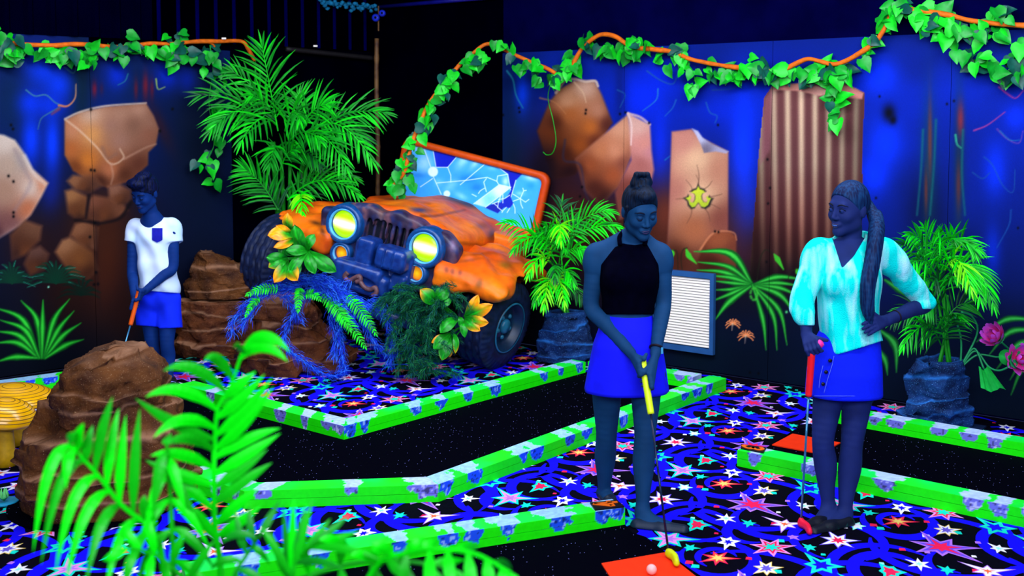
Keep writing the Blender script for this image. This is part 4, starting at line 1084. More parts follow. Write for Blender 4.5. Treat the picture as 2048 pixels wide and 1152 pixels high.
# yellow mushrooms
m_cap = mat('golden_mushroom_cap', (250, 176, 0), .22, .12, 10, .5)
m_capl = mat('olive_ring_paint', (120, 84, 10), .5, .1, 10, .3)
m_stem = mat('yellow_mushroom_stem', (210, 160, 10), .5, .2, 16, .3)
def mushroom(label, px, ytop, ybase, rpx, D, squash, lean=0.0):
    c = at(px, ybase, D); c[2] = 0.0006; top = at(px, ytop, D)[2]; r = rpx * D / FPX
    root = thing('mushroom', label, 'mushroom', c, 'golden mushrooms'); hc = r * squash
    b = MB(); zs = top - hc
    b.lathe([(r * .36, 0), (r * .30, zs * .3), (r * .26, zs * .75), (r * .3, zs + .01), (0, zs + .012)], c, n=20); b.build('stem', m_stem, root, True)
    V = []; prof = []
    for k in range(40):
        a = PI / 2 * k / 39; prof.append((r * math.cos(a), hc * math.sin(a)))
    prof = [(r * .3, -.01), (r * .8, -hc * .22), (r * .97, -hc * .1)] + prof
    prof[-1] = (0, hc)
    b = MB(); R_ = rot('Y', lean)
    b.lathe(prof, (c[0], c[1], zs), R_, n=40); b.build('cap', m_cap, root, True)
    b = MB()
    for k in range(1, 9):
        a = PI / 2 * k / 9.6; rr_, hh = r * math.cos(a), hc * math.sin(a)
        ring = [np.array((rr_ * math.cos(t), rr_ * math.sin(t), hh)) @ R_.T + np.array((c[0], c[1], zs)) for t in np.linspace(0, 2 * PI, 41)]
        b.tube(ring, .0022, 5, cap=False)
    b.build('cap_rings', m_capl, root, True)
DM = fl(10, 930)[1]
mushroom('nearer golden mushroom with ringed cap at the left edge', 12, 798, 928, 62, DM, .66, 8)
mushroom('broad flat golden mushroom behind the ringed one at the left edge', 30, 771, 905, 84, DM + .42, .34, 4)
# lily pad ornament on the carpet
m_pad = mat('turquoise_lily_pad', (20, 150, 190), .5, .15, 12, .3); m_bud = mat('pale_green_bud', (110, 225, 120), .5, .15, 12, .3)
pc = fl(8, 1008)
LP = thing('lily_ornament', 'turquoise lily pad ornament with a pale green bud at the left edge', 'ornament', pc)
b = MB(); b.lathe([(.05, .0012), (.066, .006), (.07, .016), (.062, .018), (0, .012)], (pc[0], pc[1], 0), n=28); b.build('pad', m_pad, LP, True)
for k in range(5):
    a = k * 2 * PI / 5 + .3; b = MB()
    b.add([np.array((pc[0], pc[1], .014)) + np.array((math.cos(a) * x - math.sin(a) * y, math.sin(a) * x + math.cos(a) * y, z)) for x, y, z in ((0, 0, 0), (.02, .014, .02), (.026, 0, .03), (.02, -.014, .02), (.012, 0, .07))],
          [(0, 1, 2), (0, 2, 3), (1, 4, 2), (2, 4, 3), (0, 3, 4), (0, 4, 1)]); b.build('petal', m_bud, LP, True)
# ================================================================== PLANTS
m_g1 = mat('bright_green_leaf', (12, 208, 20), .5, .25, 9, .3)
m_g2 = mat('mid_green_leaf', (8, 150, 26), .5, .3, 9, .3)
m_g3 = mat('shaded_green_leaf', (4, 84, 34), .5, .3, 9, .3)
m_gy = mat('yellow_green_leaf', (120, 245, 6), .5, .15, 9, .3)
m_gn = mat('fluorescent_green_leaf', (2, 236, 8), .45, .10, 5, .3)
m_gn2 = mat('rich_green_leaf', (8, 178, 12), .45, .2, 5, .3)
m_st = mat('green_cane', (20, 150, 24), .5, .3, 12, .3)
RNG = random.Random(77)
def leaflet(b, p, d, L, w, nrm, droop, mi=0, segs=4):
    """slender pointed leaflet: folded strip starting at p along d"""
    d = unit(d); s = unit(np.cross(d, nrm)); V = []
    q = np.array(p, float); dd = d.copy()
    prof = (.35, 1.0, .95, .62, .0)
    for i in range(segs + 1):
        ww = w * prof[i]
        up = unit(np.cross(s, dd))
        V += [q - s * ww, q + up * ww * .35, q + s * ww]
        dd = unit(dd + np.array((0, 0, -droop)) / segs)
        q = q + dd * L / segs
    F = []
    for i in range(segs):
        a = i * 3; F += [(a, a + 1, a + 4, a + 3), (a + 1, a + 2, a + 5, a + 4)]
    b.add(V, F, mi)
def frond(parent, base, tip, arch, L, n, mats, droop=.7, w=.011, towards=(0, -1, .35), dip=0.0, rr=None, stalk=.12, rach=.006, ang=55, name='frond', bare=None):
    """base, tip: world points; arch: lift of the middle; L leaflet length"""
    rr = rr or RNG
    base, tip = np.asarray(base, float), np.asarray(tip, float)
    mid = (base + tip) / 2 + np.array((0, 0, arch))
    t = np.linspace(0, 1, 22)[:, None]
    P = (1 - t) ** 2 * base + 2 * t * (1 - t) * mid + t * t * tip
    b = MB()
    b.tube(P if bare is None else np.vstack([spline(bare, 5)[:-1], P]), np.linspace(rach, rach * .35, len(P) if bare is None else len(P) + len(spline(bare, 5)) - 1), 5, 0)
    T = np.gradient(P, axis=0)
    for i in range(n):
        u = stalk + (1 - stalk) * (i + .5) / n
        k = min(int(u * 21), 20); f = u * 21 - k
        p = P[k] * (1 - f) + P[k + 1] * f; tg = unit(T[k])
        nr = unit(np.asarray(towards, float) + np.array((rr.uniform(-.25, .25), 0, rr.uniform(-.25, .25))))
        side = unit(np.cross(tg, nr))
        ll = L * (.45 + .95 * math.sin(PI * (u * .80 + .16)) ** 1.0) * rr.uniform(.85, 1.1)
        for sg in (-1, 1):
            a = math.radians(ang - 34 * u + rr.uniform(-6, 6))
            d = side * sg * math.sin(a) + tg * math.cos(a) + nr * rr.uniform(.05, .25)
            leaflet(b, p, d, ll, w * rr.uniform(.85, 1.15), nr, droop * rr.uniform(.7, 1.3), rr.randrange(len(mats)))
    leaflet(b, P[-1], T[-1], L * .55, w * .9, unit(np.asarray(towards, float)), droop * .5, 0)
    return b.build(name, mats, parent)
def cane(parent, pts, r0, r1, m=None):
    b = MB(); P = spline(pts, 6)
    r = np.linspace(r0, r1, len(P)) * (1 + .10 * (np.arange(len(P)) % 4 == 0)); b.tube(P, r, 8); return b.build('cane', m or m_st, parent, True)

# tall palm behind the car
DP, DC = 9.62, 9.26
PL = thing('palm', 'tall green palm behind the left headlight of the orange car', 'palm plant', (at(572, 600, DP)[0], DP, 0))
cb_ = np.array((at(572, 600, DP)[0], DP, .0))
for tp, r in (((545, 284), .03), ((562, 300), .022), ((608, 300), .026), ((580, 330), .02)):
    q = at(*tp, DC + RNG.uniform(-.06, .06))
    cane(PL, [cb_ + (RNG.uniform(-.05, .05), RNG.uniform(-.05, .05), .012), (cb_ * .4 + q * .6) + (0, .02, -.05), q], r, r * .7)
for (bx, by, tx, ty, ar, dz, L, n, ms) in (
    (556, 262, 524, 92, .02, -.1, .27, 24, 'b'), (550, 240, 396, 190, .12, -.25, .22, 16, 'd'), (550, 246, 420, 262, .28, -.35, .24, 20, 'm'), (552, 250, 482, 286, .22, -.6, .24, 16, 'b'), (540, 215, 464, 142, .06, -.05, .2, 12, 'm'), (552, 240, 500, 190, .1, -.3, .22, 16, 'm'),
    (600, 262, 658, 210, .14, -.15, .22, 18, 'b'), (600, 262, 596, 192, .08, .1, .2, 16, 'm'), (622, 262, 770, 226, .14, -.05, .22, 20, 'm'), (612, 268, 745, 322, .36, -.4, .24, 24, 'b'), (606, 276, 694, 338, .26, -.5, .22, 20, 'b'), (610, 268, 736, 282, .2, .2, .2, 16, 'd'), (570, 262, 600, 240, .2, -.5, .26, 18, 'b'),
    (556, 420, 488, 338, .1, -.1, .21, 20, 'm'), (575, 400, 716, 390, .28, -.3, .18, 20, 'b'), (575, 380, 712, 358, .2, 0, .17, 18, 'm'), (600, 396, 604, 428, .16, -.6, .15, 14, 'n'), (560, 300, 540, 330, .16, -.4, .2, 14, 'm'), (585, 320, 640, 330, .16, -.2, .17, 14, 'd'), (566, 430, 528, 380, .06, .1, .2, 16, 'd'), (575, 440, 640, 352, .1, .15, .2, 18, 'd'), (560, 340, 590, 300, .1, -.2, .2, 14, 'b'), (566, 300, 640, 280, .2, -.4, .22, 16, 'b')):
    mm = {'b': [m_g1, m_g2, m_g2], 'm': [m_g2, m_g1, m_g2], 'd': [m_g3, m_g2], 'n': [m_gn, m_gy]}[ms]  # deep green on the back fronds paints in their shade
    frond(PL, at(bx, by, DC), at(tx, ty, min(DC + dz, 9.30, 9.02 + max(0, tx - 400) * .003)), ar, L * .95, max(8, int(n * .66)), mm, .6, .0088, rr=RNG, rach=.007)

# palm in the middle planter
def potted(label, top, D, canes, fr, mats, w, cat='palm plant'):
    P0 = thing('potted_palm', label, cat, top, 'palms in blue rock planters')
    for (x, y) in canes:
        q = at(x, y, D); cane(P0, [top + (RNG.uniform(-.05, .05), RNG.uniform(-.04, .04), -.004), (top + q) / 2 + (RNG.uniform(-.02, .02), 0, .02), q], .011, .007)
    for (bx, by, tx, ty, ar, dz, L, n, ms) in fr:
        frond(P0, at(bx, by, D + RNG.uniform(-.04, .04)), at(tx, ty, D + dz), ar, L, max(7, int(n * .8)), mats[ms], .8, w, rr=RNG, rach=.0045)
    return P0
PMAT = {'y': [m_gy, m_gn, m_gy], 'b': [m_gn, m_g1, m_g2], 'm': [m_g1, m_g2], 'd': [m_g2, m_g3]}  # deep green mix stands in for shade inside the palms
DM_ = PM_TOP[1]
potted('yellow green palm in the blue planter between the wheel and the woman in black', PM_TOP, DM_, ((1115, 540), (1100, 560), (1128, 540), (1090, 600)), (
    (1115, 530, 1008, 446, .16, -.25, .15, 16, 'b'), (1112, 500, 1028, 500, .2, -.4, .15, 16, 'b'), (1105, 530, 1056, 552, .2, -.4, .13, 14, 'y'), (1116, 470, 1122, 482, .2, -.55, .15, 14, 'y'), (1118, 470, 1124, 404, .02, .05, .13, 10, 'd'),
    (1125, 480, 1222, 424, .14, -.1, .14, 16, 'm'), (1125, 490, 1236, 454, .12, -.2, .13, 16, 'b'), (1122, 520, 1172, 505, .12, -.2, .14, 14, 'm'), (1110, 560, 1128, 606, .18, -.4, .14, 14, 'y'), (1104, 560, 1088, 614, .16, -.42, .14, 12, 'y'), (1100, 570, 1070, 606, .14, -.3, .12, 12, 'b'),
    (1120, 550, 1146, 566, .14, -.25, .12, 12, 'b'), (1110, 500, 1092, 452, .1, -.2, .15, 14, 'm'), (1115, 500, 1150, 440, .1, 0, .14, 14, 'd'), (1108, 520, 1075, 470, .1, -.1, .14, 14, 'm'), (1118, 530, 1130, 500, .16, -.4, .13, 12, 'm'), (1110, 540, 1110, 560, .14, -.4, .12, 10, 'd'), (1120, 570, 1165, 600, .1, -.1, .11, 10, 'd')), PMAT, .0072)
DR_ = PR_TOP[1]
potted('bushy green palm in the blue planter at the right edge', PR_TOP, DR_, ((1884, 590), (1876, 600), (1895, 590), (1888, 560)), (
    (1880, 560, 1788, 492, .14, -.15, .13, 14, 'd'), (1878, 540, 1818, 470, .1, -.15, .14, 14, 'm'), (1880, 540, 1848, 455, .04, -.05, .12, 12, 'm'), (1882, 540, 1878, 462, .08, -.3, .13, 14, 'b'), (1888, 540, 1950, 506, .24, -.15, .14, 16, 'b'), (1890, 560, 1988, 612, .34, -.25, .14, 20, 'b'), (1890, 560, 1962, 600, .26, -.35, .14, 16, 'b'),
    (1890, 540, 1942, 578, .22, -.4, .14, 16, 'y'), (1880, 570, 1815, 536, .18, -.35, .15, 16, 'm'), (1880, 590, 1832, 580, .16, -.3, .15, 14, 'm'), (1876, 660, 1806, 694, .14, -.3, .13, 14, 'b'), (1876, 640, 1786, 640, .12, -.05, .13, 14, 'd'), (1892, 640, 1946, 612, .1, 0, .12, 12, 'd'), (1890, 660, 1918, 632, .06, -.1, .12, 12, 'm'),
    (1884, 600, 1870, 560, .1, -.3, .14, 12, 'd'), (1884, 620, 1850, 620, .12, -.3, .15, 14, 'd'), (1884, 600, 1910, 560, .14, -.3, .14, 12, 'm'), (1882, 690, 1850, 650, .06, -.2, .14, 12, 'd'), (1886, 690, 1905, 640, .04, -.2, .13, 12, 'd'), (1884, 540, 1910, 480, .14, -.1, .13, 14, 'm')), PMAT, .0072)

# near palm, low left, soft in front of the lens
DF = 2.15
FB = np.array((at(430, 900, DF)[0], DF, 0.01))
NP = thing('palm', 'blurred bright green palm close to the camera at the bottom left', 'palm plant', FB)
def near(pts, D, leaves, mats, w=.011, r=.006):
    """a near frond: rachis pixels base->tip, leaves: (u, tip px, bow) each drawn at its own leaflet"""
    P = spline([at(x, y, D + dd) for x, y, dd in pts], 6)
    b = MB(); bare = spline([FB + (RNG.uniform(-.03, .03), RNG.uniform(-.03, .03), 0), FB * .5 + P[0] * .5 + (0, .04, -.05), P[0]], 8)
    A = np.vstack([bare[:-1], P]); b.tube(A, np.linspace(r * 1.4, r * .5, len(A)), 6, 0)
    for i, (u, tx, ty, bow, dd) in enumerate(leaves):
        k = min(int(u * (len(P) - 1)), len(P) - 2); f = u * (len(P) - 1) - k
        p = P[k] * (1 - f) + P[k + 1] * f; q = at(tx, ty, D + dd)
        m = (p + q) / 2 + np.array((0, -.02, bow))
        t = np.linspace(0, 1, 11)[:, None]; R_ = (1 - t) ** 2 * p + 2 * t * (1 - t) * m + t * t * q
        T = np.gradient(R_, axis=0); V = []
        for j in range(11):
            s = unit(np.cross(T[j], (RNG.uniform(-.05, .05), -1, .25))); uu = j / 10
            ww = w * (.3 + .7 * min(1, uu / .3)) * (1 - max(0, (uu - .45) / .55) ** 1.7)
            V += [R_[j] - s * ww, R_[j] + np.array((0, -.25, .12)) * ww, R_[j] + s * ww]
        F = []
        for j in range(10):
            a = j * 3; F += [(a, a + 1, a + 4, a + 3), (a + 1, a + 2, a + 5, a + 4)]
        b.add(V, F, RNG.randrange(len(mats)))
    return b.build('frond', mats, NP)
NM = [m_gn, m_gn, m_gn2]
near([(320, 1090, .05), (298, 1053, .03), (243, 1010, 0), (196, 951, -.03), (137, 886, -.06)], DF, (
    (1, 152, 862, .0, -.1), (.97, 66, 1106, .12, -.12), (.93, 168, 846, .01, -.1), (.86, 82, 1130, .12, -.1), (.86, 186, 850, .0, -.05), (.74, 110, 1150, .11, -.1), (.78, 226, 792, .01, -.05), (.62, 130, 1175, .10, -.1), (.66, 238, 816, .01, 0),
    (.5, 170, 1180, .09, -.1), (.52, 252, 828, .0, 0), (.40, 280, 815, .0, 0), (.34, 210, 1190, .08, -.1), (.28, 290, 990, .02, 0), (.2, 250, 1190, .07, -.1), (.15, 300, 1010, .02, 0), (.95, 132, 980, .04, -.1)), NM, .0105)
near([(440, 1120, .04), (430, 1053, .03), (428, 951, 0), (430, 888, 0), (436, 818, -.02), (462, 770, -.03), (486, 700, -.05)], DF + .12, (
    (1, 580, 704, .06, -.1), (.99, 476, 684, .0, -.1), (.96, 576, 724, .06, -.1), (.86, 408, 722, .05, -.1), (.78, 326, 742, .06, -.1), (.62, 530, 748, -.01, -.05), (.66, 290, 795, .06, -.1), (.54, 546, 754, -.015, -.05), (.52, 270, 796, -.01, -.1), (.47, 548, 772, -.02, -.05), (.74, 512, 742, 0, -.05), (.7, 500, 760, 0, 0),
    (.57, 306, 876, .06, -.1), (.42, 562, 856, .02, 0), (.46, 330, 893, .05, -.1), (.34, 562, 866, .0, 0), (.36, 300, 912, .04, -.1), (.29, 536, 898, .0, 0), (.24, 545, 925, .01, 0), (.22, 322, 960, .04, 0), (.17, 520, 975, .01, 0), (.12, 525, 1010, .0, 0), (.1, 370, 1010, .03, 0), (.3, 290, 920, .0, -.05)), NM, .012)
near([(720, 1190, .1), (760, 1124, .05), (814, 1107, 0), (873, 1098, -.05), (951, 1108, -.08), (1022, 1146, -.1)], DF - .15, (
    (1, 1030, 1165, .0, -.1), (.95, 1010, 1180, .0, -.1), (.86, 985, 1190, .0, -.1), (.76, 950, 1200, .0, -.1), (.9, 1024, 1140, .015, 0), (.66, 905, 1190, .0, -.1), (.7, 960, 1092, .01, 0), (.56, 860, 1200, .0, -.1), (.5, 880, 1080, .01, 0), (.4, 800, 1200, .0, 0), (.4, 850, 1075, .01, 0), (.3, 740, 1090, .02, 0), (.2, 700, 1110, .02, 0), (.25, 830, 1160, 0, 0)), [m_gn, m_gn2], .010)
near([(590, 1210, .05), (585, 1150, 0), (600, 1110, 0), (640, 1080, -.05)], DF - .05, (
    (.1, 566, 1010, .0, 0), (.25, 588, 992, .0, 0), (.4, 626, 996, .0, 0), (.5, 612, 1010, .0, 0), (.6, 662, 1036, .0, 0), (.75, 698, 1030, .0, 0), (.9, 720, 1060, 0, 0), (1, 700, 1090, .02, 0), (.3, 520, 1050, .02, 0), (.5, 690, 1140, .03, -.1), (.8, 760, 1120, .03, -.1)), [m_gn2, m_g2, m_gn], .008)
near([(350, 1190, .05), (345, 1080, 0), (340, 980, 0), (334, 890, -.03)], DF + .05, (
    (1, 342, 866, .0, 0), (.95, 306, 1040, .06, -.05), (.9, 372, 1030, .05, -.05), (.8, 290, 1080, .06, -.05), (.75, 398, 1060, .05, 0), (.6, 270, 1130, .06, -.05), (.6, 420, 1100, .05, 0), (.4, 270, 1180, .05, 0), (.4, 430, 1140, .05, 0), (.2, 430, 1190, .04, 0)), [m_gn2, m_gn2, m_gn], .010)
near([(470, 1200, .05), (470, 1150, 0), (500, 1100, 0), (520, 1070, -.03)], DF + .02, (
    (1, 560, 1000, 0, 0), (.9, 440, 1090, .04, 0), (.7, 540, 1130, .03, 0), (.5, 420, 1140, .03, 0), (.4, 545, 1180, .03, 0), (.8, 498, 1010, 0, 0), (.6, 470, 1020, 0, 0), (.2, 400, 1180, .03, 0)), [m_g2, m_gn2], .008)

near([(520, 1215, .05), (600, 1160, .02), (700, 1128, 0), (800, 1122, -.03), (900, 1136, -.05)], DF - .02, (
    (1, 950, 1170, 0, -.05), (.9, 900, 1190, 0, -.05), (.9, 930, 1120, .01, 0), (.75, 850, 1195, 0, -.05), (.75, 840, 1080, .01, 0), (.6, 780, 1195, 0, -.05), (.6, 780, 1068, .01, 0), (.45, 700, 1195, 0, -.05), (.45, 690, 1062, .01, 0), (.3, 630, 1195, 0, -.05), (.3, 600, 1050, .01, 0), (.15, 560, 1195, 0, 0), (.2, 540, 1060, .01, 0)), [m_gn2, m_gn], .009)
near([(420, 1215, .05), (360, 1150, .02), (310, 1110, 0), (255, 1096, -.04)], DF - .06, (
    (1, 205, 1120, 0, -.05), (.9, 250, 1180, .02, -.05), (.85, 240, 1050, .02, 0), (.7, 300, 1190, .02, -.05), (.65, 300, 1040, .01, 0), (.5, 340, 1195, .02, -.05), (.45, 372, 1060, .01, 0), (.3, 390, 1190, .02, 0), (.25, 430, 1080, .01, 0)), [m_gn2, m_gn], .009)
# ------------------------------------------------------------------ ivy garlands on orange branches
m_branch = mat('orange_painted_branch', (226, 104, 14), .6, .2, 25, .2, bump=.4, bscale=50)
IV = [mat('ivy_leaf_bright', (14, 204, 30), .45, .2, 16, .35), mat('ivy_leaf_mid', (8, 156, 36), .45, .25, 16, .35), mat('ivy_leaf_blue_green', (6, 84, 66), .45, .25, 16, .35)]
HEART = np.array([(0, 0), (.30, -.10), (.50, .10), (.52, .34), (.38, .62), (.18, .86), (0, 1.06), (-.18, .86), (-.38, .62), (-.52, .34), (-.50, .10), (-.30, -.10)])
def ivy_leaf(b, p, tipd, nrm, s, rr, mi):
    t = unit(tipd); n = np.asarray(nrm, float); n = unit(n - t * (n @ t)); r = np.cross(t, n)
    V = [np.array(p) + s * (x * r * .95 + y * t + n * (abs(x) * .38 - .22 * y * y + .05 * math.sin(9 * y + x * 5))) for x, y in HEART]
    c1 = [np.array(p) + s * (y * t - n * .22 * y * y) for y in (.12, .5)]
    V += c1
    F = [(0, 1, 12), (1, 2, 12), (2, 3, 13, 12), (3, 4, 13), (4, 5, 13), (5, 6, 13), (6, 7, 13), (7, 8, 13), (8, 9, 13), (9, 10, 12, 13), (10, 11, 12), (11, 0, 12)]
    b.add(V, F, mi)
def garland(label, path, clumps, wallf, seed, hang=(), br=.017, sc=1.0):
    """path: branch points (world); clumps: (px,py,spread px,n leaves)"""
    rr = random.Random(seed)
    root = thing('ivy_garland', label, 'garland', path[len(path) // 2], 'ivy garlands')
    b = MB(); P = spline(path, 6); P = P + np.stack([.006 * fbm(P, 5, 2, seed + k) for k in range(3)], 1)
    b.tube(P, br * (1 + .18 * fbm(P, 9, 2, seed)), 8); b.build('branch', m_branch, root, True)
    b = MB()
    for (px, py, sp_, n) in clumps:
        for k in range(max(1, int(n * .85 + .5))):
            x, y = px + rr.gauss(0, sp_), py + rr.gauss(0, sp_ * .62) + 3
            p, nr = wallf(x, y, rr.uniform(.03, .13))
            a = rr.gauss(0, 1.0); hor = np.cross(nr, (0, 0, 1.0))
            td = np.array((0, 0, -1.0)) * math.cos(a) + hor * math.sin(a) + nr * rr.uniform(-.1, .6)
            nn = nr + hor * rr.uniform(-1, 1) + np.array((0, 0, rr.uniform(-.2, .8)))
            ivy_leaf(b, p, td, nn, rr.uniform(.062, .115) * sc, rr, rr.choice((0, 0, 1, 1, 2)))
    b.build('foliage', IV, root, True)
    for hp in hang:
        b = MB(); Q = spline([wallf(x, y, .07)[0] for x, y in hp], 6); b.tube(Q, .004, 5); b.build('hanging_vine', m_g2, root, True)
    return root
def lwf(x, y, o): return lw(x, y, o), np.array((*LN, 0))
def rwf(x, y, o): return rw(x, y, o), np.array((*RN, 0))
def along(pts, step, sp_, n):
    out = []
    for (x0, y0), (x1, y1) in zip(pts[:-1], pts[1:]):
        m = max(1, int(math.hypot(x1 - x0, y1 - y0) / step))
        out += [(x0 + (x1 - x0) * i / m, y0 + (y1 - y0) * i / m, sp_, n) for i in range(m)]
    return out
lpts = [(-30, 74), (0, 84), (50, 90), (110, 92), (150, 88), (200, 92), (250, 93), (300, 86), (345, 88), (400, 82), (440, 83), (484, 83), (498, 98), (511, 120)]
garland('ivy garland along the top of the left mural boards, ending at the bent branch', [lw(x, y, .07) for x, y in lpts], [(-8, 80, 16, 8), (12, 70, 12, 6), (30, 95, 13, 9), (28, 120, 7, 3)] + along([(88, 100), (210, 100)], 17, 10, 4) + along([(120, 108), (200, 116)], 22, 9, 3) + along([(215, 95), (390, 96)], 16, 11, 4) + [(350, 112, 12, 6), (372, 66, 6, 2), (345, 80, 12, 6), (262, 70, 5, 2)], lwf, 1)
garland('ivy strand hanging down beside the dark opening left of the palm', [lw(405, 84, .06), lw(424, 88, .06), lw(430, 94, .05)], [(420, 95, 8, 5), (423, 112, 8, 5), (413, 140, 9, 6), (440, 132, 5, 2), (432, 152, 7, 3), (424, 178, 5, 1), (424, 215, 8, 4), (430, 230, 8, 3), (420, 250, 8, 3), (432, 285, 8, 4), (420, 305, 9, 4), (428, 330, 8, 4), (395, 324, 5, 2), (424, 358, 4, 2)], lwf, 2, [[(420, 90), (426, 140), (418, 200), (424, 250), (428, 290), (416, 320), (424, 355)]], .008)
apts = [(782, 378, 8.95), (806, 350, 8.95), (815, 318, 8.95), (830, 268, 9.0), (858, 208, 9.05), (890, 166, 9.1), (920, 128, 9.15), (950, 102, 9.2), (975, 89, 9.2), (1000, 95, 9.2), (1040, 114, 9.12), (1095, 138, 9.05), (1112, 146, 9.03)]
def awf(x, y, o):
    Dd = np.interp(x, [780, 950, 1060, 1110], [8.97, 9.15, 9.04, 8.98]); return at(x, y, Dd - o + .05), np.array((.25, -.95, .15))
garland('ivy garland arching from the windscreen of the orange car up to the wall', [at(*p) for p in apts], along([(790, 362), (815, 318), (835, 262), (870, 200)], 15, 7, 4) + along([(870, 196), (905, 150), (945, 112), (985, 100)], 15, 8, 4) + [(945, 120, 12, 6), (995, 85, 8, 4), (1020, 105, 8, 4), (1040, 130, 9, 5), (1065, 118, 9, 4), (1075, 145, 9, 4), (1100, 145, 12, 8), (805, 345, 12, 7), (795, 368, 10, 8)], awf, 3, br=.016, sc=.92)
rpts = [(1112, 148), (1140, 140), (1150, 122), (1164, 96), (1188, 76), (1208, 69), (1232, 74), (1262, 92), (1300, 98), (1340, 103), (1372, 114), (1400, 122), (1450, 133), (1500, 138), (1555, 143), (1590, 126), (1615, 117), (1640, 122), (1668, 129), (1700, 118), (1740, 94), (1766, 60), (1782, 30), (1806, 19), (1850, 22), (1900, 30), (1950, 42), (2000, 48), (2070, 52)]
garland('long ivy garland looping along the top of the right mural boards', [rw(x, y, .09) for x, y in rpts], along([(1110, 150), (1150, 125), (1168, 95)], 14, 9, 5) + [(1180, 85, 9, 5), (1172, 68, 5, 2), (1208, 90, 9, 5)] + along([(1225, 92), (1300, 92)], 14, 11, 5) + [(1262, 75, 7, 3), (1315, 118, 9, 4), (1300, 88, 8, 3)] + along([(1345, 100), (1390, 125)], 13, 10, 4) + [(1390, 165, 9, 5), (1385, 140, 9, 4), (1425, 135, 11, 6)] + along([(1440, 140), (1560, 146)], 15, 10, 4)
        + [(1500, 122, 9, 4)] + along([(1575, 145), (1690, 130)], 15, 10, 4) + [(1620, 150, 9, 5), (1660, 150, 8, 5), (1668, 175, 7, 5), (1668, 200, 8, 5), (1672, 232, 8, 6), (1690, 140, 8, 4), (1725, 110, 8, 4), (1740, 75, 8, 4)] + along([(1765, 35), (1800, 10)], 12, 9, 4) + along([(1800, 8), (1900, 30)], 16, 12, 4) + along([(1860, 45), (2000, 60)], 16, 14, 5) + [(1985, 20, 12, 5), (2010, 30, 10, 3), (1940, 100, 14, 6), (1975, 115, 14, 7), (1985, 135, 9, 4), (2030, 110, 14, 8), (2030, 140, 12, 7), (2040, 80, 8, 4), (1910, 70, 10, 5)], rwf, 4,
        [[(1662, 140), (1668, 180), (1666, 210), (1672, 250)], [(1385, 140), (1392, 170), (1388, 184)], [(1104, 160), (1096, 195), (1106, 240), (1112, 280), (1106, 305), (1094, 310), (1086, 304)]])

# ------------------------------------------------------------------ fern garlands and big leaves on the car and rock
m_bf = [mat('blue_fern_needle', (50, 124, 255), .6, .2, 30, .2), mat('deep_blue_fern_needle', (24, 66, 225), .6, .2, 30, .2)]
m_af = [mat('dark_asparagus_needle', (8, 84, 52), .6, .3, 30, .2), mat('asparagus_needle', (26, 132, 60), .6, .3, 30, .2), mat('teal_asparagus_needle', (8, 84, 84), .6, .3, 30, .2)]
def needles(b, P, per, L, rr, mats_n, curl=.5, w=.0016, sc=.013):
    T = np.gradient(P, axis=0)
    for i in range(len(P)):
        tg = unit(T[i])
        for k in range(per):
            v = unit(np.array((rr.gauss(0, 1), rr.gauss(0, 1), rr.gauss(0, 1)))); v = unit(v - tg * (v @ tg) + tg * .55)
            l = L * rr.uniform(.6, 1.15); s = unit(np.cross(v, tg)) * w
            p = P[i] + np.array((rr.gauss(0, sc), rr.gauss(0, sc), rr.gauss(0, sc)))
            m = p + v * l * .55; q = m + unit(v + np.array((0, 0, -curl)) + tg * .4) * l * .5
            b.add([p - s, p + s, m + s, m - s, q], [(0, 1, 2, 3), (3, 2, 4)], rr.randrange(mats_n))
def fern_strands(root, strands, per, L, mats, seed, nm='strand', w=.0016, step=.011):
    rr = random.Random(seed)
    for st in strands:
        P = spline([at(*p) for p in st], 10)
        ln = np.linalg.norm(np.diff(P, axis=0), axis=1).sum(); n = int(ln / step)
        cum = np.concatenate([[0], np.cumsum(np.linalg.norm(np.diff(P, axis=0), axis=1))])
        Q = np.stack([np.interp(np.linspace(0, ln, n), cum, P[:, k]) for k in range(3)], 1)
        Q[:, 2] = np.maximum(Q[:, 2], .035); P[:, 2] = np.maximum(P[:, 2], .035)
        b = MB(); b.tube(P, .003, 4); needles(b, Q, per, L, rr, len(mats), w=w, sc=.006 if 'asparagus' in mats[0].name else .013); b.build(nm, mats, root)
DB = D2 - .42
BF = thing('fern_garland', 'blue fern garland draped over the brown rock under the orange car', 'garland', at(600, 600, DB))
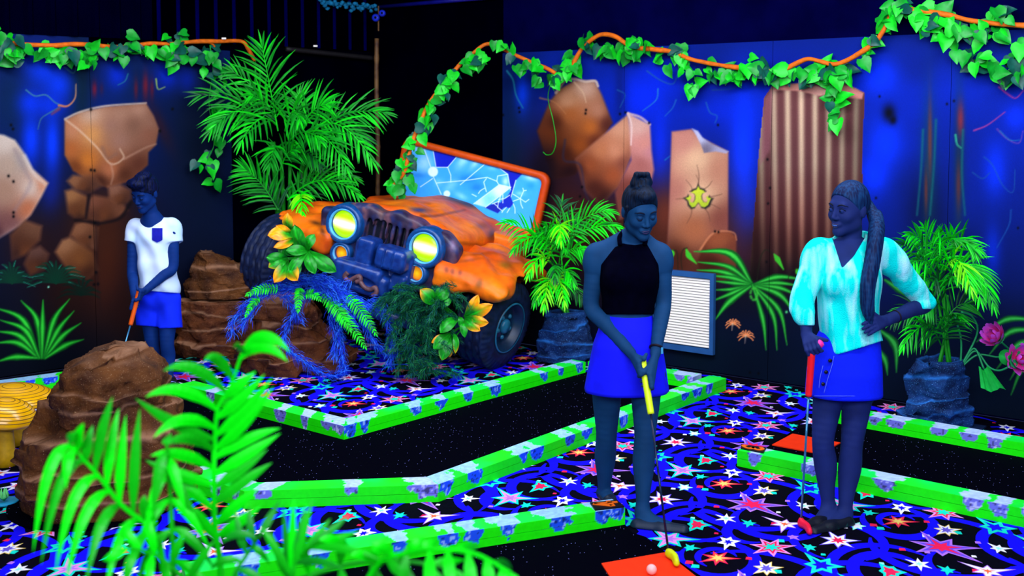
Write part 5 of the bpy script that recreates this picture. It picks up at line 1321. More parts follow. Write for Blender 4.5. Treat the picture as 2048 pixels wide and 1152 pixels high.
fern_strands(BF, [
    [(600, 575, DB), (540, 585, DB), (500, 605, DB), (478, 625, DB), (466, 648, DB), (463, 668, DB)], [(520, 600, DB), (500, 628, DB), (484, 650, DB)],
    [(640, 570, DB), (598, 608, DB), (582, 636, DB), (569, 667, DB - .02), (574, 696, DB - .05), (600, 717, DB - .08), (634, 740, DB - .12), (665, 752, DB - .14), (689, 742, DB - .12)],
    [(668, 566, DB), (674, 598, DB), (678, 641, DB), (681, 688, DB - .04), (686, 735, DB - .1)], [(500, 600, DB), (560, 580, DB), (620, 566, DB), (676, 580, DB), (735, 612, DB)], [(610, 562, DB), (650, 556, DB), (690, 596, DB), (722, 614, DB), (700, 636, DB)],
    [(736, 600, DB), (764, 606, DB), (770, 628, DB), (783, 673, DB), (780, 730, DB - .05)], [(690, 590, DB), (707, 608, DB), (728, 645, DB), (749, 683, DB), (770, 705, DB)], [(656, 566, DB), (686, 600, DB), (718, 626, DB), (735, 650, DB)], [(630, 556, DB + .05), (668, 572, DB + .05), (714, 604, DB), (760, 622, DB)],
    [(570, 590, DB), (590, 620, DB), (600, 640, DB)], [(540, 560, DB), (600, 556, DB - .03), (656, 572, DB - .04), (692, 606, DB - .04)], [(560, 596, DB), (620, 585, DB - .02), (676, 590, DB - .03), (738, 620, DB)], [(500, 590, DB), (530, 574, DB - .02), (580, 572, DB)], [(640, 562, DB), (660, 590, DB - .05), (690, 615, DB - .05), (712, 650, DB - .03)], [(700, 560, DB), (668, 600, DB), (664, 640, DB), (672, 680, DB), (668, 710, DB)]], 9, .07, m_bf, 5, w=.0022)
AF = thing('fern_garland', 'dark green asparagus fern hanging below the right headlight of the orange car', 'garland', at(830, 660, DB))
rr_ = random.Random(8); ST = []
for k in range(96):
    while True:
        x0, y0 = rr_.uniform(778, 918), rr_.uniform(572, 745)
        if y0 < 670 - max(0, x0 - 860) * .5 or (800 < x0 < 876): break
    a_ = rr_.uniform(-.6, PI + .6); e = rr_.uniform(26, 52); dx_, dy_ = math.cos(a_) * e, abs(math.sin(a_)) * e * .9
    d0 = DB - rr_.uniform(-.04, .16)
    ST.append([(x0, y0, d0), (x0 + dx_ * .55, y0 + dy_ * .25 - 5, d0 - rr_.uniform(.02, .08)), (x0 + dx_, min(y0 + dy_, 750), d0 - rr_.uniform(.02, .12))])
fern_strands(AF, ST, 7, .05, m_af, 9, w=.0017, step=.010)
GF = thing('fern', 'bright green fern fronds tucked into the blue garland under the car', 'fern', at(660, 640, DB))
for (bx, by, tx, ty, L, n) in ((640, 584, 730, 694, .085, 22), (690, 590, 752, 668, .08, 16), (560, 580, 494, 590, .06, 12), (600, 575, 596, 622, .06, 10), (610, 590, 640, 600, .06, 8), (520, 596, 492, 632, .05, 10), (655, 600, 700, 660, .08, 16)):
    frond(GF, at(bx, by, DB - .03), at(tx, ty, DB - .16), .05, L * .62, n, [m_g1, m_gn, m_g2], .5, .0062, rr=RNG, rach=.003, ang=80, stalk=.05)
m_big = vmat('broad_leaf_paint', .4, .35, 0, 60, .12, 30)
def broad(parent, base, tip, w, yel, bow=.04, nrm=(0, -1, .3), seed=0):
    """obovate leaf, yellow towards the tip by the amount yel"""
    rr = random.Random(seed); base = np.asarray(base); tip = np.asarray(tip); d = tip - base; L = np.linalg.norm(d); t = d / L
    n = np.asarray(nrm, float) + np.array((rr.uniform(-.5, .5), 0, rr.uniform(-.4, .4))); n = unit(n - t * (n @ t)); s = np.cross(t, n)
    V = []; C = []; K, J = 12, 5
    for i in range(K + 1):
        u = i / K; ww = w * (math.sin(PI * min(1, u ** 1.5 * .93 + .07)) ** .75) * (1 if u < .97 else .6)
        for j in range(-J, J + 1):
            v = j / J
            V.append(base + t * L * u + s * ww * v + n * (bow * math.sin(PI * u) + .14 * w * math.cos(2.6 * v) - .10 * w * math.sin(7 * u + 3 * v) + abs(v) * .28 * w))
            y = np.clip((u - (1 - yel) + .25 * (abs(v) - .5)) / .35, 0, 1) if yel > 0 else 0
            g = np.array((16, 150, 22)) * (1.25 if abs(v) < .12 else 1) * (.8 + .3 * rr.random())
            C.append(g * (1 - y) + np.array((255, 190 - 60 * rr.random(), 6)) * y)
    W_ = 2 * J + 1
    F = [(i * W_ + j, i * W_ + j + 1, (i + 1) * W_ + j + 1, (i + 1) * W_ + j) for i in range(K) for j in range(W_ - 1)]
    return obj('leaf', np.array(V), F, m_big, parent, True, lin(np.clip(np.array(C), 0, 255)))
def leaf_spray(label, lst, D):
    bx, by = lst[0][0], lst[0][1]
    root = thing('leaf_spray', label, 'leaf spray', at(bx, by, D), 'broad leaf sprays on the orange car')
    for i, (x0, y0, x1, y1, wpx, yel, dd) in enumerate(lst):
        broad(root, at(x0, y0, D), at(x1, y1, D + dd), wpx * D / FPX, yel, seed=i + int(bx))
    b = MB()
    for (x0, y0) in sorted({(l[0], l[1]) for l in lst}):
        b.tube(spline([at(x0, y0, D), at((x0 + bx) / 2, (y0 + by) / 2 + 6, D + .05), at(bx, by + 20, D + .12)], 4), .005, 5)
    b.build('stem', m_st, root, True)
    return root
DLs = D2 - .50
leaf_spray('green leaves with yellow tips over the left fender of the orange car', (
    (616, 503, 590, 448, 17, 0, -.05), (616, 503, 570, 501, 11, 0, -.1), (616, 503, 578, 552, 12, 0, -.1), (616, 503, 632, 549, 12, 0, -.1), (616, 503, 674, 544, 15, 0, -.05), (616, 503, 630, 468, 12, 0, 0),
    (590, 474, 534, 473, 17, .75, -.1), (588, 462, 577, 424, 13, .55, -.05), (588, 466, 552, 450, 12, .8, -.05), (590, 478, 546, 495, 9, .8, -.12), (574, 516, 531, 514, 13, 0, -.1), (574, 518, 536, 536, 13, .25, -.1), (574, 520, 547, 566, 14, .55, -.12), (582, 526, 598, 562, 16, .5, -.12), (574, 510, 560, 490, 12, 0, 0), (600, 520, 580, 560, 11, 0, -.08)), DLs)
leaf_spray('green leaves with orange yellow tips beside the right front tyre', (
    (930, 634, 957, 588, 11, .7, -.05), (930, 634, 987, 608, 13, .62, -.1), (930, 636, 979, 645, 12, .6, -.1), (930, 638, 962, 662, 11, .5, -.1), (928, 640, 930, 676, 8, .0, -.08), (918, 634, 920, 655, 6, 0, -.05), (918, 640, 880, 668, 14, 0, -.1), (900, 668, 866, 700, 12, 0, -.1), (900, 672, 884, 722, 13, .1, -.1),
    (905, 665, 910, 708, 7, .3, -.1), (890, 672, 862, 686, 8, .6, -.08), (900, 690, 900, 715, 8, .4, -.05), (868, 606, 838, 578, 15, .35, -.1), (868, 600, 900, 578, 14, .1, 0), (890, 612, 905, 600, 12, 0, -.03)), D2 - .52)

# ------------------------------------------------------------------ lotus in the right-hand planter
m_lst = mat('lotus_stem_green', (26, 150, 84), .5, .15, 20, .3); m_lpd = mat('lotus_pad_green', (26, 190, 70), .5, .2, 14, .3)
m_pet = vmat('lotus_petal_paint', .45, .3, 0, 60, .1, 40)
LD_ = PR_TOP[1] - .05
LT = thing('lotus', 'artificial lotus with pink flowers and curving stems in the right-hand planter', 'flower', (at(1921, 728, LD_)[0], LD_, PR_TOP[2]), )
LB0 = np.array((at(1921, 728, LD_)[0], LD_, PR_TOP[2] - .004))
for st in ([(1922, 679), (1910, 634)], [(1954, 668), (1945, 634), (1923, 624)], [(1948, 697), (1968, 738)], [(1955, 710), (1997, 714), (2018, 704)], [(1950, 702), (1977, 733), (1998, 741), (2020, 733)], [(2022, 702), (2002, 684)]):
    b = MB(); P = ([LB0] if st[0] != (2022, 702) else []) + [at(x, y, LD_ - .06 * i) for i, (x, y) in enumerate(st)]
    b.tube(spline(P, 8), .0062, 6); b.build('stem', m_lst, LT, True)
def lotus_flower(px, py, D, r, axis, seed, closed):
    rr = random.Random(seed); c = at(px, py, D); ax = unit(axis); u = unit(np.cross(ax, (0.3, .2, 1))); v = np.cross(ax, u)
    fl_ = []
    for ring, (n, tilt, s) in enumerate(((5, .25, .8), (7, .55 if closed else .8, 1.0), (8, .85 if closed else 1.25, 1.0))):
        for k in range(n):
            a = 2 * PI * (k + .5 * ring) / n; o = u * math.cos(a) + v * math.sin(a)
            d = unit(ax * math.cos(tilt) + o * math.sin(tilt)); sd = unit(np.cross(d, o if tilt < 1.4 else ax)); out = np.cross(sd, d)
            V = []; C = []
            for i in range(6):
                t = i / 5; ww = r * .34 * s * math.sin(PI * min(.98, t * .8 + .14)) ** .8
                for j in (-1, 0, 1):
                    V.append(c + d * r * 1.25 * s * t + sd * ww * j + out * r * (.25 * math.sin(PI * t) * (1 if j == 0 else .6)) + rr.uniform(-.002, .002))
                    q = np.clip(t + rr.uniform(-.15, .15), 0, 1); C.append(np.array((225, 20, 70)) * (1 - q) + np.array((200, 80, 220)) * q)
            F = [(i * 3 + j, i * 3 + j + 1, i * 3 + j + 4, i * 3 + j + 3) for i in range(5) for j in (0, 1)]
            obj('petal', np.array(V), F, m_pet, LT, True, lin(np.array(C)))
    for k in range(3):
        a = 2 * PI * k / 3 + .8; o = u * math.cos(a) + v * math.sin(a); b = MB()
        d = unit(ax * .5 + o); sd = np.cross(ax, o)
        b.add([c + d * r * 1.1 * t + sd * r * .4 * w_ * j + o * r * .10 * math.sin(PI * t) for t, w_ in ((0, .4), (.35, 1), (.7, .8), (1, .1)) for j in (-1, 0, 1)], [(i * 3 + j, i * 3 + j + 1, i * 3 + j + 4, i * 3 + j + 3) for i in range(3) for j in (0, 1)])
        b.build('sepal', m_lst, LT, True)
lotus_flower(1996, 676, LD_ - .1, .085, (-.75, -.35, .45), 1, True)
lotus_flower(2036, 720, LD_ - .14, .085, (.1, -.9, .35), 2, False)
b = MB(); K = 9
c = at(1968, 736, LD_ - .14)
b.add([c + np.array(((i - 4) * .018 * (.45 + .6 * j / 4) + .06 * j / 4, -.014 * (i % 2), -.033 * j + .012 * math.cos(i))) for j in range(5) for i in range(K)], [(j * K + i, j * K + i + 1, (j + 1) * K + i + 1, (j + 1) * K + i) for j in range(4) for i in range(K - 1)])
b.build('folded_leaf', m_lpd, LT)
b = MB(); c = at(2012, 716, LD_ - .13)
b.lathe([(.0, 0), (.03, .004), (.05, .014)], c, rot('X', 65), n=14); b.build('pad', m_lpd, LT, True)
# ================================================================== THE ORANGE CAR (sculpted off-road car crashed into the corner)
JM = rot('Z', -20) @ rot('Y', 13)
JW = at(985, 650, 8.5)
JO = JW - JM @ np.array((.8, 0, .36))
CAR = thing('car', 'wrecked orange off-road car with glowing yellow headlights, tilted in the corner', 'car', JO)
CAR.rotation_euler = Matrix(JM.tolist()).to_euler()
def jw(V): return JO + np.asarray(V) @ JM.T
m_body = vmat('orange_body_paint', .5, .3, .35, 9, .10, 24)
m_grl = vmat('rusty_purple_grille_paint', .45, .4, .3, 20, .15, 40)
m_win = mat('navy_winch_paint', (10, 38, 104), .35, .35, 16, .5, col2=(18, 62, 140))
m_bez = mat('blue_headlight_bezel', (10, 66, 124), .35, .25, 30, .5)
m_bez2 = mat('pale_blue_bezel_edge', (84, 176, 226), .4, .15, 30, .4)
m_tyre = mat('navy_black_tyre', (8, 17, 44), .6, .35, 20, .3, col2=(16, 34, 74))
m_rim = mat('teal_wheel_rim', (8, 40, 70), .4, .3, 14, .5)
m_nut = mat('teal_hub', (30, 110, 140), .35, .25, 20, .5)
m_rust = mat('rusty_hook', (96, 62, 64), .5, .35, 30, .4)
m_chas = mat('dark_chassis', (6, 8, 18), .7, .3, 10, .2)
def qbox(P, lo, hi, r):
    c = (np.asarray(lo) + np.asarray(hi)) / 2; h_ = (np.asarray(hi) - np.asarray(lo)) / 2 - r
    q = np.abs(P - c) - h_
    return np.linalg.norm(np.maximum(q, 0), axis=-1) + np.minimum(q.max(-1), 0) - r
def hood_f(P):
    x, y, z = P[..., 0], P[..., 1], P[..., 2]
    w = .53 + .05 * np.clip(y, -.4, 1)
    xx = np.clip(np.abs(x) / .6, 0, 1)
    top = 1.10 - .15 * xx ** 2.2 - .03 * np.clip(y - .2, 0, 1) + .018 * np.cos(x * 9) * np.clip(1 - xx, 0, 1)
    q = np.stack([np.abs(x) - w + .06, np.abs(y - .22) - .57 + .06, np.maximum(z - top, .66 - z) + .06], -1)
    d = np.linalg.norm(np.maximum(q, 0), axis=-1) + np.minimum(q.max(-1), 0) - .06
    return d + .014 * fbm(P, 4.2, 3, 3) + .006 * np.sin(x * 22 + 3 * y + 2 * np.sin(y * 5))
def body_colors(V, N=None, seed=0):
    W = jw(V); px, py = proj(W); n = fbm(W, 5, 3, seed); n2 = fbm(W, 14, 2, seed + 3)
    o1, o2, o3 = np.array((255, 128, 6.)), np.array((226, 84, 2.)), np.array((190, 54, 4.))
    t = np.clip(.5 + .6 * n + .15 * n2, 0, 1)[:, None]
    p = Paint(px, py, (0, 0, 0)); p.C = o2 + (o1 - o2) * t
    red = np.clip(fbm(W, 3.0, 2, seed + 8) * 1.4, 0, 1)[:, None] * .45; p.C += (o3 - p.C) * red
    return p
def jobj(name, prims, h, m, colf=None, post=None, parent=None):
    V, Q = sdf_mesh(prims, h, post)
    C = colf(V) if colf is not None else None
    return obj(name, V, Q, m, parent or CAR, True, C, local=True)
BB = lambda f, lo, hi: (f, np.array(lo, float), np.array(hi, float))
def hood_col(V):
    p = body_colors(V, seed=2)
    for e in ((828, 384, 20, 6, (58, 40, 44), .95, 8), (838, 420, 22, 6, (50, 52, 110), .95, 4), (935, 408, 40, 7, (52, 40, 52), .9, 17), (985, 432, 22, 6, (60, 44, 54), .9, 17), (984, 470, 10, 15, (96, 44, 10), .9, 0), (905, 398, 20, 4, (70, 44, 44), .8, 16), (965, 452, 16, 8, (120, 56, 10), .6, 0), (700, 398, 14, 8, (60, 34, 24), .5, 0)):
        p.glow(*e)
    p.line([(842, 432), (870, 432), (900, 426), (930, 420)], 2.5, (110, 44, 4), 1, 2.5, .8)
    p.line([(752, 402), (800, 398), (860, 408)], 1.5, (150, 60, 4), 1, 2.5, .6)
    p.line([(920, 486), (980, 492), (1030, 486)], 3, (120, 50, 8), 2, 3, .6)
    return lin(np.clip(p.C, 0, 255))
jobj('hood', [(BB(hood_f, (-.7, -.42, .6), (.7, 1.0, 1.2)), 0, 1)], .0125, m_body, hood_col)
# front fenders
def fender(side):
    def f(P):
        x = P[..., 0] * side; y, z = P[..., 1], P[..., 2]
        top = .895 - .05 * np.clip((x - .55) / .4, 0, 1) ** 2 - .10 * np.clip((-.25 - y) / .25, 0, 1) ** 2 - .16 * np.clip((y - .3) / .5, 0, 1)
        q = np.stack([np.abs(x - .715) - .285 + .05, np.abs(y - .06) - .57 + .05, np.maximum(z - top, .63 + .05 * np.clip((x - .5) / .4, 0, 1) - z) + .05], -1)
        d = np.linalg.norm(np.maximum(q, 0), axis=-1) + np.minimum(q.max(-1), 0) - .05
        well = np.sqrt((y - .02) ** 2 + (z - .36) ** 2) - .455
        well = np.maximum(well, .56 - x)
        d = -smin(-d, well, .03)
        d += .030 * fbm(P, 4.5, 2, 7 + side) + .009 * np.sin(y * 24 + x * 11 + 2 * np.sin(x * 7)) + .008 * fbm(P, 13, 2, 3)
        if side < 0:
            tear = np.linalg.norm((P - np.array((-.93, -.36, .52))) / np.array((1.0, 1.6, 1.0)), axis=-1) - .27
            d = -smin(-d, tear, .06)
        return d
    return BB(f, (-1.08, -.6, .5), (1.08, .72, 1.0)) if side else None
def fcolR(V):
    p = body_colors(V, seed=4)
    for e in ((893, 540, 5, 7, (130, 44, 6), .8, 0), (905, 543, 5, 7, (130, 44, 6), .8, 0), (920, 545, 5, 7, (130, 44, 6), .8, 0), (958, 568, 8, 12, (90, 60, 20), .6, 20), (1010, 530, 16, 8, (120, 90, 16), .7, 10), (960, 508, 40, 4, (120, 50, 8), .6, -4), (940, 520, 30, 4, (110, 46, 8), .5, -10)): p.glow(*e)
    return lin(np.clip(p.C, 0, 255))
def fcolL(V):
    p = body_colors(V, seed=6)
    for e in ((632, 446, 14, 5, (84, 40, 10), .9, 15), (645, 462, 6, 12, (90, 40, 10), .9, -20), (655, 490, 12, 18, (196, 50, 4), .6, 0), (662, 440, 6, 24, (120, 56, 30), .7, 0)): p.glow(*e)
    return lin(np.clip(p.C, 0, 255))
lo_hi = {1: ((.4, -.6, .5), (1.08, .72, 1.0)), -1: ((-1.08, -.6, .5), (-.4, .72, 1.0))}
for sd, cf in ((1, fcolR), (-1, fcolL)):
    f_, _, _ = fender(sd); jobj('fender', [(BB(f_, *lo_hi[sd]), 0, 1)], .0125, m_body, cf)
# side panel and cowl behind the fenders
def cowl(P):
    return qbox(P, (-.66, .40, .34), (.70, .84, .98), .05) + .008 * fbm(P, 5, 2, 12)
jobj('cowl', [(BB(cowl, (-.7, .35, .3), (.76, .9, 1.02)), 0, 1)], .015, m_body, lambda V: lin(np.clip(body_colors(V, seed=9).C, 0, 255)))
b = MB(); b.box((0, .25, .46), (.84, .95, .30)); b.build('chassis', m_chas, CAR, local=True)
b = MB(); b.tube([(-.8, 0, .36), (.8, 0, .36)], .05, 10); b.build('axle', m_chas, CAR, True, local=True)
# grille shell with slots
def grl(P):
    x, y, z = P[..., 0], P[..., 1], P[..., 2]
    top = 1.085 - .13 * np.clip(np.abs(x + .01) / .58, 0, 1) ** 2.4 + .01 * np.sin(17 * x) + .008 * np.sin(31 * x + 1)
    q = np.stack([np.abs(x + .01) - .565 + .05 - .04 * np.clip((z - .7) / .3, -1, 1), np.abs(y + .37) - .075 + .04, np.maximum(z - top, .55 - z) + .04], -1)
    d = np.linalg.norm(np.maximum(q, 0), axis=-1) + np.minimum(q.max(-1), 0) - .04
    for k in range(7):
        sx = -.175 + k * .058
        s = np.maximum(np.sqrt(np.maximum(np.abs(x - sx), 0) ** 2 + np.maximum(np.abs(z - .87) - .10, 0) ** 2) - .020, y + .395)
        d = -smin(-d, s, .008)
    for hx in (-.36, .32):
        d = -smin(-d, np.maximum(np.sqrt((x - hx) ** 2 + (z - .895) ** 2) - .12, y + .40), .02)
    return d + .010 * fbm(P, 6, 2, 15)
def grl_col(V):
    W = jw(V); px, py = proj(W); n = fbm(W, 9, 3, 4); n2 = fbm(W, 22, 2, 9)
    a, b_, c = np.array((34, 24, 52.)), np.array((118, 76, 84.)), np.array((22, 40, 96.))
    t = np.clip(.35 + .8 * n, 0, 1)[:, None]; C = a + (b_ - a) * t; C += (c - C) * np.clip(.2 + n2, 0, .8)[:, None]
    slot = np.zeros(len(V), bool)
    for k in range(7): slot |= (abs(V[:, 0] + .175 - k * .058) < .021) & (abs(V[:, 2] - .87) < .122) & (V[:, 1] > -.43)
    p = Paint(px, py, (0, 0, 0)); p.C = C
    for e in ((762, 432, 8, 16, (150, 100, 70), .6, 0), (722, 492, 8, 12, (150, 96, 80), .7, 0), (906, 490, 10, 18, (150, 116, 140), .8, 10), (900, 455, 14, 6, (120, 80, 50), .6, 30), (850, 442, 20, 5, (70, 60, 110), .6, 10), (690, 414, 20, 5, (90, 64, 100), .6, 0), (674, 538, 12, 6, (130, 66, 50), .7, 20)): p.glow(*e)
    p.C[slot] = (6, 8, 24)
    return lin(np.clip(p.C, 0, 255))
jobj('grille', [(BB(grl, (-.68, -.5, .5), (.66, -.25, 1.15)), 0, 1)], .0085, m_grl, grl_col)
# lamps
def lampmat(name, edge, mid, es):
    m = bpy.data.materials.new(name); m.use_nodes = True; nt = m.node_tree; b = nt.nodes['Principled BSDF']
    a = nt.nodes.new('ShaderNodeAttribute'); a.attribute_name = 'Col'
    n = nt.nodes.new('ShaderNodeTexNoise'); n.inputs['Scale'].default_value = 30
    mr = nt.nodes.new('ShaderNodeMapRange'); mr.inputs['To Min'].default_value = es * .85; mr.inputs['To Max'].default_value = es * 1.15; nt.links.new(n.outputs['Fac'], mr.inputs['Value'])
    nt.links.new(a.outputs['Color'], b.inputs['Base Color']); nt.links.new(a.outputs['Color'], b.inputs['Emission Color']); nt.links.new(mr.outputs[0], b.inputs['Emission Strength'])
    b.inputs['Roughness'].default_value = .25; return m
m_head = lampmat('glowing_headlight_glass', 0, 0, .85); m_ind = lampmat('glowing_amber_glass', 0, 0, .35)
RF = rot('X', 90)                                                    # lathe axis -> local -Y (forward)
def lamp(name, c, r, rb, m_lens, ramp, y0):
    root = thing(name, '', ''); del root['label']; del root['category']
    root.parent = CAR; root.location = (0, 0, 0)
    cc = np.array((c[0], y0, c[1]))
    b = MB(); b.lathe([(r * .98, .02), (r * 1.02, .055), (rb * .86, .075), (rb * .97, .05), (rb, .015), (rb * 1.02, -.06)], cc, RF, 40, cap=False); b.build('bezel', m_bez, root, True, local=True)
    b = MB(); b.lathe([(r * .99, .045), (r * 1.0, .062), (r * 1.09, .068), (r * 1.12, .060)], cc, RF, 40, cap=False); b.build('bezel_edge', m_bez2, root, True, local=True)
    prof = [(r * math.cos(a), .018 + r * .30 * math.sin(a)) for a in np.linspace(0, PI / 2, 14)]; prof[-1] = (0, prof[-1][1])
    b = MB(); V = []
    b.lathe(prof, cc, RF, 40, cap=False)
    VV = np.vstack(b.V); q = VV - cc; rad = np.sqrt(q[:, 0] ** 2 + q[:, 2] ** 2) / r
    band = np.clip(1.25 - np.abs(q[:, 2]) / r * 2.2 - .25 * rad, 0, 1)[:, None] if len(ramp) > 2 else np.clip(1 - rad, 0, 1)[:, None]
    e0, e1 = np.array(ramp[0], float), np.array(ramp[1], float)
    Cc = e0 + (e1 - e0) * band
    obj('lens', VV, b.F, m_lens, root, True, lin(Cc), local=True)
    return root
for x in (-.36, .32):
    lamp('headlight', (x, .895), .106, .158, m_head, ((160, 238, 0), (255, 255, 236), 1), -.43)
for x, z in ((-.335, .675), (.295, .695)):
    lamp('turn_signal', (x, z), .056, .092, m_ind, ((255, 120, 0), (255, 205, 20)), -.43)
# winch
jobj('winch', [(rbox((-.09, -.53, .77), (.07, .09, .10), .03), 0, 1), (rbox((.13, -.54, .77), (.125, .10, .085), .045), .012, 1), (rbox((.03, -.47, .70), (.24, .06, .13), .02), .01, 1), (rbox((-.10, -.57, .572), (.205, .095, .108), .045), .012, 1), (rbox((-.02, -.56, .555), (.17, .08, .075), .04), .012, 1),
                (rbox((.20, -.50, .60), (.06, .07, .06), .02), .01, 1), (rbox((.09, -.645, .77), (.004, .012, .07), .002), .004, 1), (rbox((.16, -.645, .77), (.004, .012, .07), .002), .004, 1), (ell((-.05, -.68, .560), (.15, .045, .045)), .008, -1)], .008, m_win)
b = MB(); b.tube(spline([(-.155, -.65, .60), (-.17, -.655, .565), (-.13, -.66, .545), (-.09, -.66, .575), (-.055, -.66, .60), (-.04, -.66, .575), (-.07, -.66, .555)], 6) + (0, -.018, 0), .019, 8)
b.tube(spline([(-.05, -.66, .575), (0, -.66, .535), (.05, -.66, .53), (.09, -.66, .555), (.105, -.66, .52), (.08, -.66, .49)], 6) + (0, -.018, 0), .018, 8); b.build('hook', m_rust, CAR, True, local=True)
b = MB(); b.tube([(-.5, -.52, .33), (.55, -.52, .33)], .045, 10); b.build('bumper', m_win, CAR, True, local=True)
# wheels
def wheel(c, steer, R=.365, W=.30):
    root = thing('wheel', '', ''); del root['label']; del root['category']; root.parent = CAR; root.location = (0, 0, 0)
    RR = rot('Z', steer); out = 1 if c[0] > 0 else -1
    na, nu = 180, 56
    V = []
    th = np.linspace(0, 2 * PI, na, endpoint=False)
    us = np.linspace(-1, 1, nu)
    for u in us:
        r = R - .055 * np.clip((abs(u) - .72) / .28, 0, 1) ** 2
        wob = .10 * np.sin(th * 22)
        g = np.abs(((u * 2.4 + wob) % 1) - .5)
        gr = np.where((g < .17) & (abs(u) < .86), .013, 0)
        sh = np.where((abs(u) >= .80) & (np.sin(th * 44) > 0), .010, 0)
        V.append(np.stack([np.full(na, u * W / 2), (r - gr - sh) * np.cos(th), (r - gr - sh) * np.sin(th)], 1))
    for (u, r) in ((1.04, R - .085), (1.05, R - .12), (.98, R - .150), (.80, R - .158)):
        V.append(np.stack([np.full(na, u * W / 2), r * np.cos(th), r * np.sin(th)], 1))
    pre = [np.stack([np.full(na, u * W / 2), r * np.cos(th), r * np.sin(th)], 1) for (u, r) in ((-.80, R - .158), (-.98, R - .15), (-1.05, R - .12), (-1.04, R - .085))]
    V = np.stack(pre + V, 0); n = len(V)
    I = np.arange(n * na).reshape(n, na)
    Q = np.stack([I[:-1], I[1:], np.roll(I[1:], -1, 1), np.roll(I[:-1], -1, 1)], -1).reshape(-1, 4)
    P = V.reshape(-1, 3) * (out, 1, 1)
    if out < 0: Q = Q[:, ::-1]
    obj('tyre', P @ RR.T + np.array(c), Q, m_tyre, root, True, local=True)
    RX = RR @ rot('Y', 90 * out)
    b = MB(); b.lathe([(R - .145, .150), (R - .150, .158), (R - .165, .150), (R - .175, .09), (R - .19, .075), (.10, .085), (.085, .10), (0, .10)], c, RX, 40, cap=False); b.build('rim', m_rim, root, True, local=True)
    b = MB(); b.lathe([(R - .146, .153), (R - .150, .161), (R - .158, .158)], c, RX, 40, cap=False); b.build('rim_edge', m_bez2 if False else m_nut, root, True, local=True)
    b = MB(); b.lathe([(.058, .09), (.058, .115), (.045, .13), (0, .134)], c, RX, 20)
    for k in range(5):
        a = 2 * PI * k / 5; q = RX @ np.array((.088 * math.cos(a), .088 * math.sin(a), .098)) + np.array(c)
        b.lathe([(.02 * math.cos(t), .02 * math.sin(t)) for t in np.linspace(0, PI / 2, 5)], q, RX, 10)
    b.build('hub', m_nut, root, True, local=True)
    return root
wheel((.80, 0, .385), -11, .345); wheel((-1.08, 0, .36), -11)
# windscreen with painted broken glass
WY = .765
def rrect(x0, x1, z0, z1, r, n=8):
    P = []
    for cx, cz, a0 in ((x1 - r, z1 - r, 0), (x0 + r, z1 - r, 90), (x0 + r, z0 + r, 180), (x1 - r, z0 + r, 270)):
        for k in range(n + 1):
            a = math.radians(a0 + 90 * k / n); P.append((cx + r * math.cos(a), cz + r * math.sin(a)))
    return np.array(P)
WX0, WX1, WZ0, WZ1 = -.58, .765, .96, 1.50
oo, ii = rrect(WX0, WX1, WZ0, WZ1, .085), rrect(WX0 + .062, WX1 - .062, WZ0 + .05, WZ1 - .055, .045)
b = MB(); n = len(oo)
mids = (oo + ii) / 2
ringdef = [(oo, .04), (oo, -.02), ((oo * .8 + ii * .2), -.04), ((oo * .25 + ii * .75), -.04), (ii, -.02), (ii, .04)]
V = np.concatenate([np.stack([r[:, 0], np.full(n, WY + y), r[:, 1]], 1) for r, y in ringdef])
K = len(ringdef); F = [(a * n + i, a * n + (i + 1) % n, ((a + 1) % K) * n + (i + 1) % n, ((a + 1) % K) * n + i) for a in range(K) for i in range(n)]
obj('windscreen_frame', V, F, m_body, CAR, True, lin(np.clip(body_colors(V, seed=13).C * np.array((.98, .82, 1)), 0, 255)), local=True)
xs, zs = np.meshgrid(np.linspace(WX0 + .05, WX1 - .05, 300), np.linspace(WZ0 + .04, WZ1 - .045, 110), indexing='ij')
GV = np.stack([xs, np.full_like(xs, WY), zs], -1).reshape(-1, 3)
gx, gy = proj(jw(GV)); p = Paint(gx, gy, (56, 166, 246))
Z = lambda x, y: (780 + x / 5.76, 260 + y / 5.76)
rs = np.random.RandomState(3)
for (x, y, rx, ry, c, a, an) in ((330, 200, 90, 60, (170, 230, 255), .8, 0), (280, 420, 120, 60, (120, 215, 255), .6, -30), (850, 340, 60, 140, (170, 235, 255), .8, 35), (1000, 360, 40, 120, (190, 240, 255), .7, 40), (900, 560, 160, 60, (20, 120, 225), .7, 0), (700, 640, 60, 120, (140, 220, 255), .6, 45), (350, 520, 120, 40, (20, 120, 220), .7, 0), (820, 760, 90, 40, (150, 225, 255), .7, 30), (1000, 660, 90, 60, (16, 110, 220), .7, 0),
                               (1620, 540, 90, 50, (190, 240, 255), .8, 20), (1620, 640, 60, 50, (24, 140, 230), .6, 0), (1500, 730, 60, 30, (150, 225, 255), .6, 0), (1330, 590, 40, 60, (200, 245, 255), .8, 0), (560, 600, 60, 60, (120, 210, 250), .6, 0), (220, 600, 60, 30, (170, 235, 255), .7, 0), (1180, 440, 60, 30, (120, 210, 255), .6, 0)):
    q = Z(x, y); p.glow(q[0], q[1], rx / 5.76, ry / 5.76, c, a, an)
p.poly([Z(*q) for q in ((490, 180), (800, 268), (665, 432), (528, 428))], (14, 30, 190), 1.2); p.poly([Z(*q) for q in ((1190, 385), (1550, 480), (1450, 580), (1392, 780), (1420, 850), (1330, 880), (1300, 850), (1392, 700), (1360, 510))], (10, 30, 175), 1.2)
p.poly([Z(*q) for q in ((1085, 890), (1240, 830), (1340, 870), (1240, 960))], (10, 36, 160), 1.2); p.poly([Z(*q) for q in ((1300, 800), (1380, 760), (1420, 850), (1380, 900), (1300, 890), (1240, 880))], (8, 40, 180), 1.2)
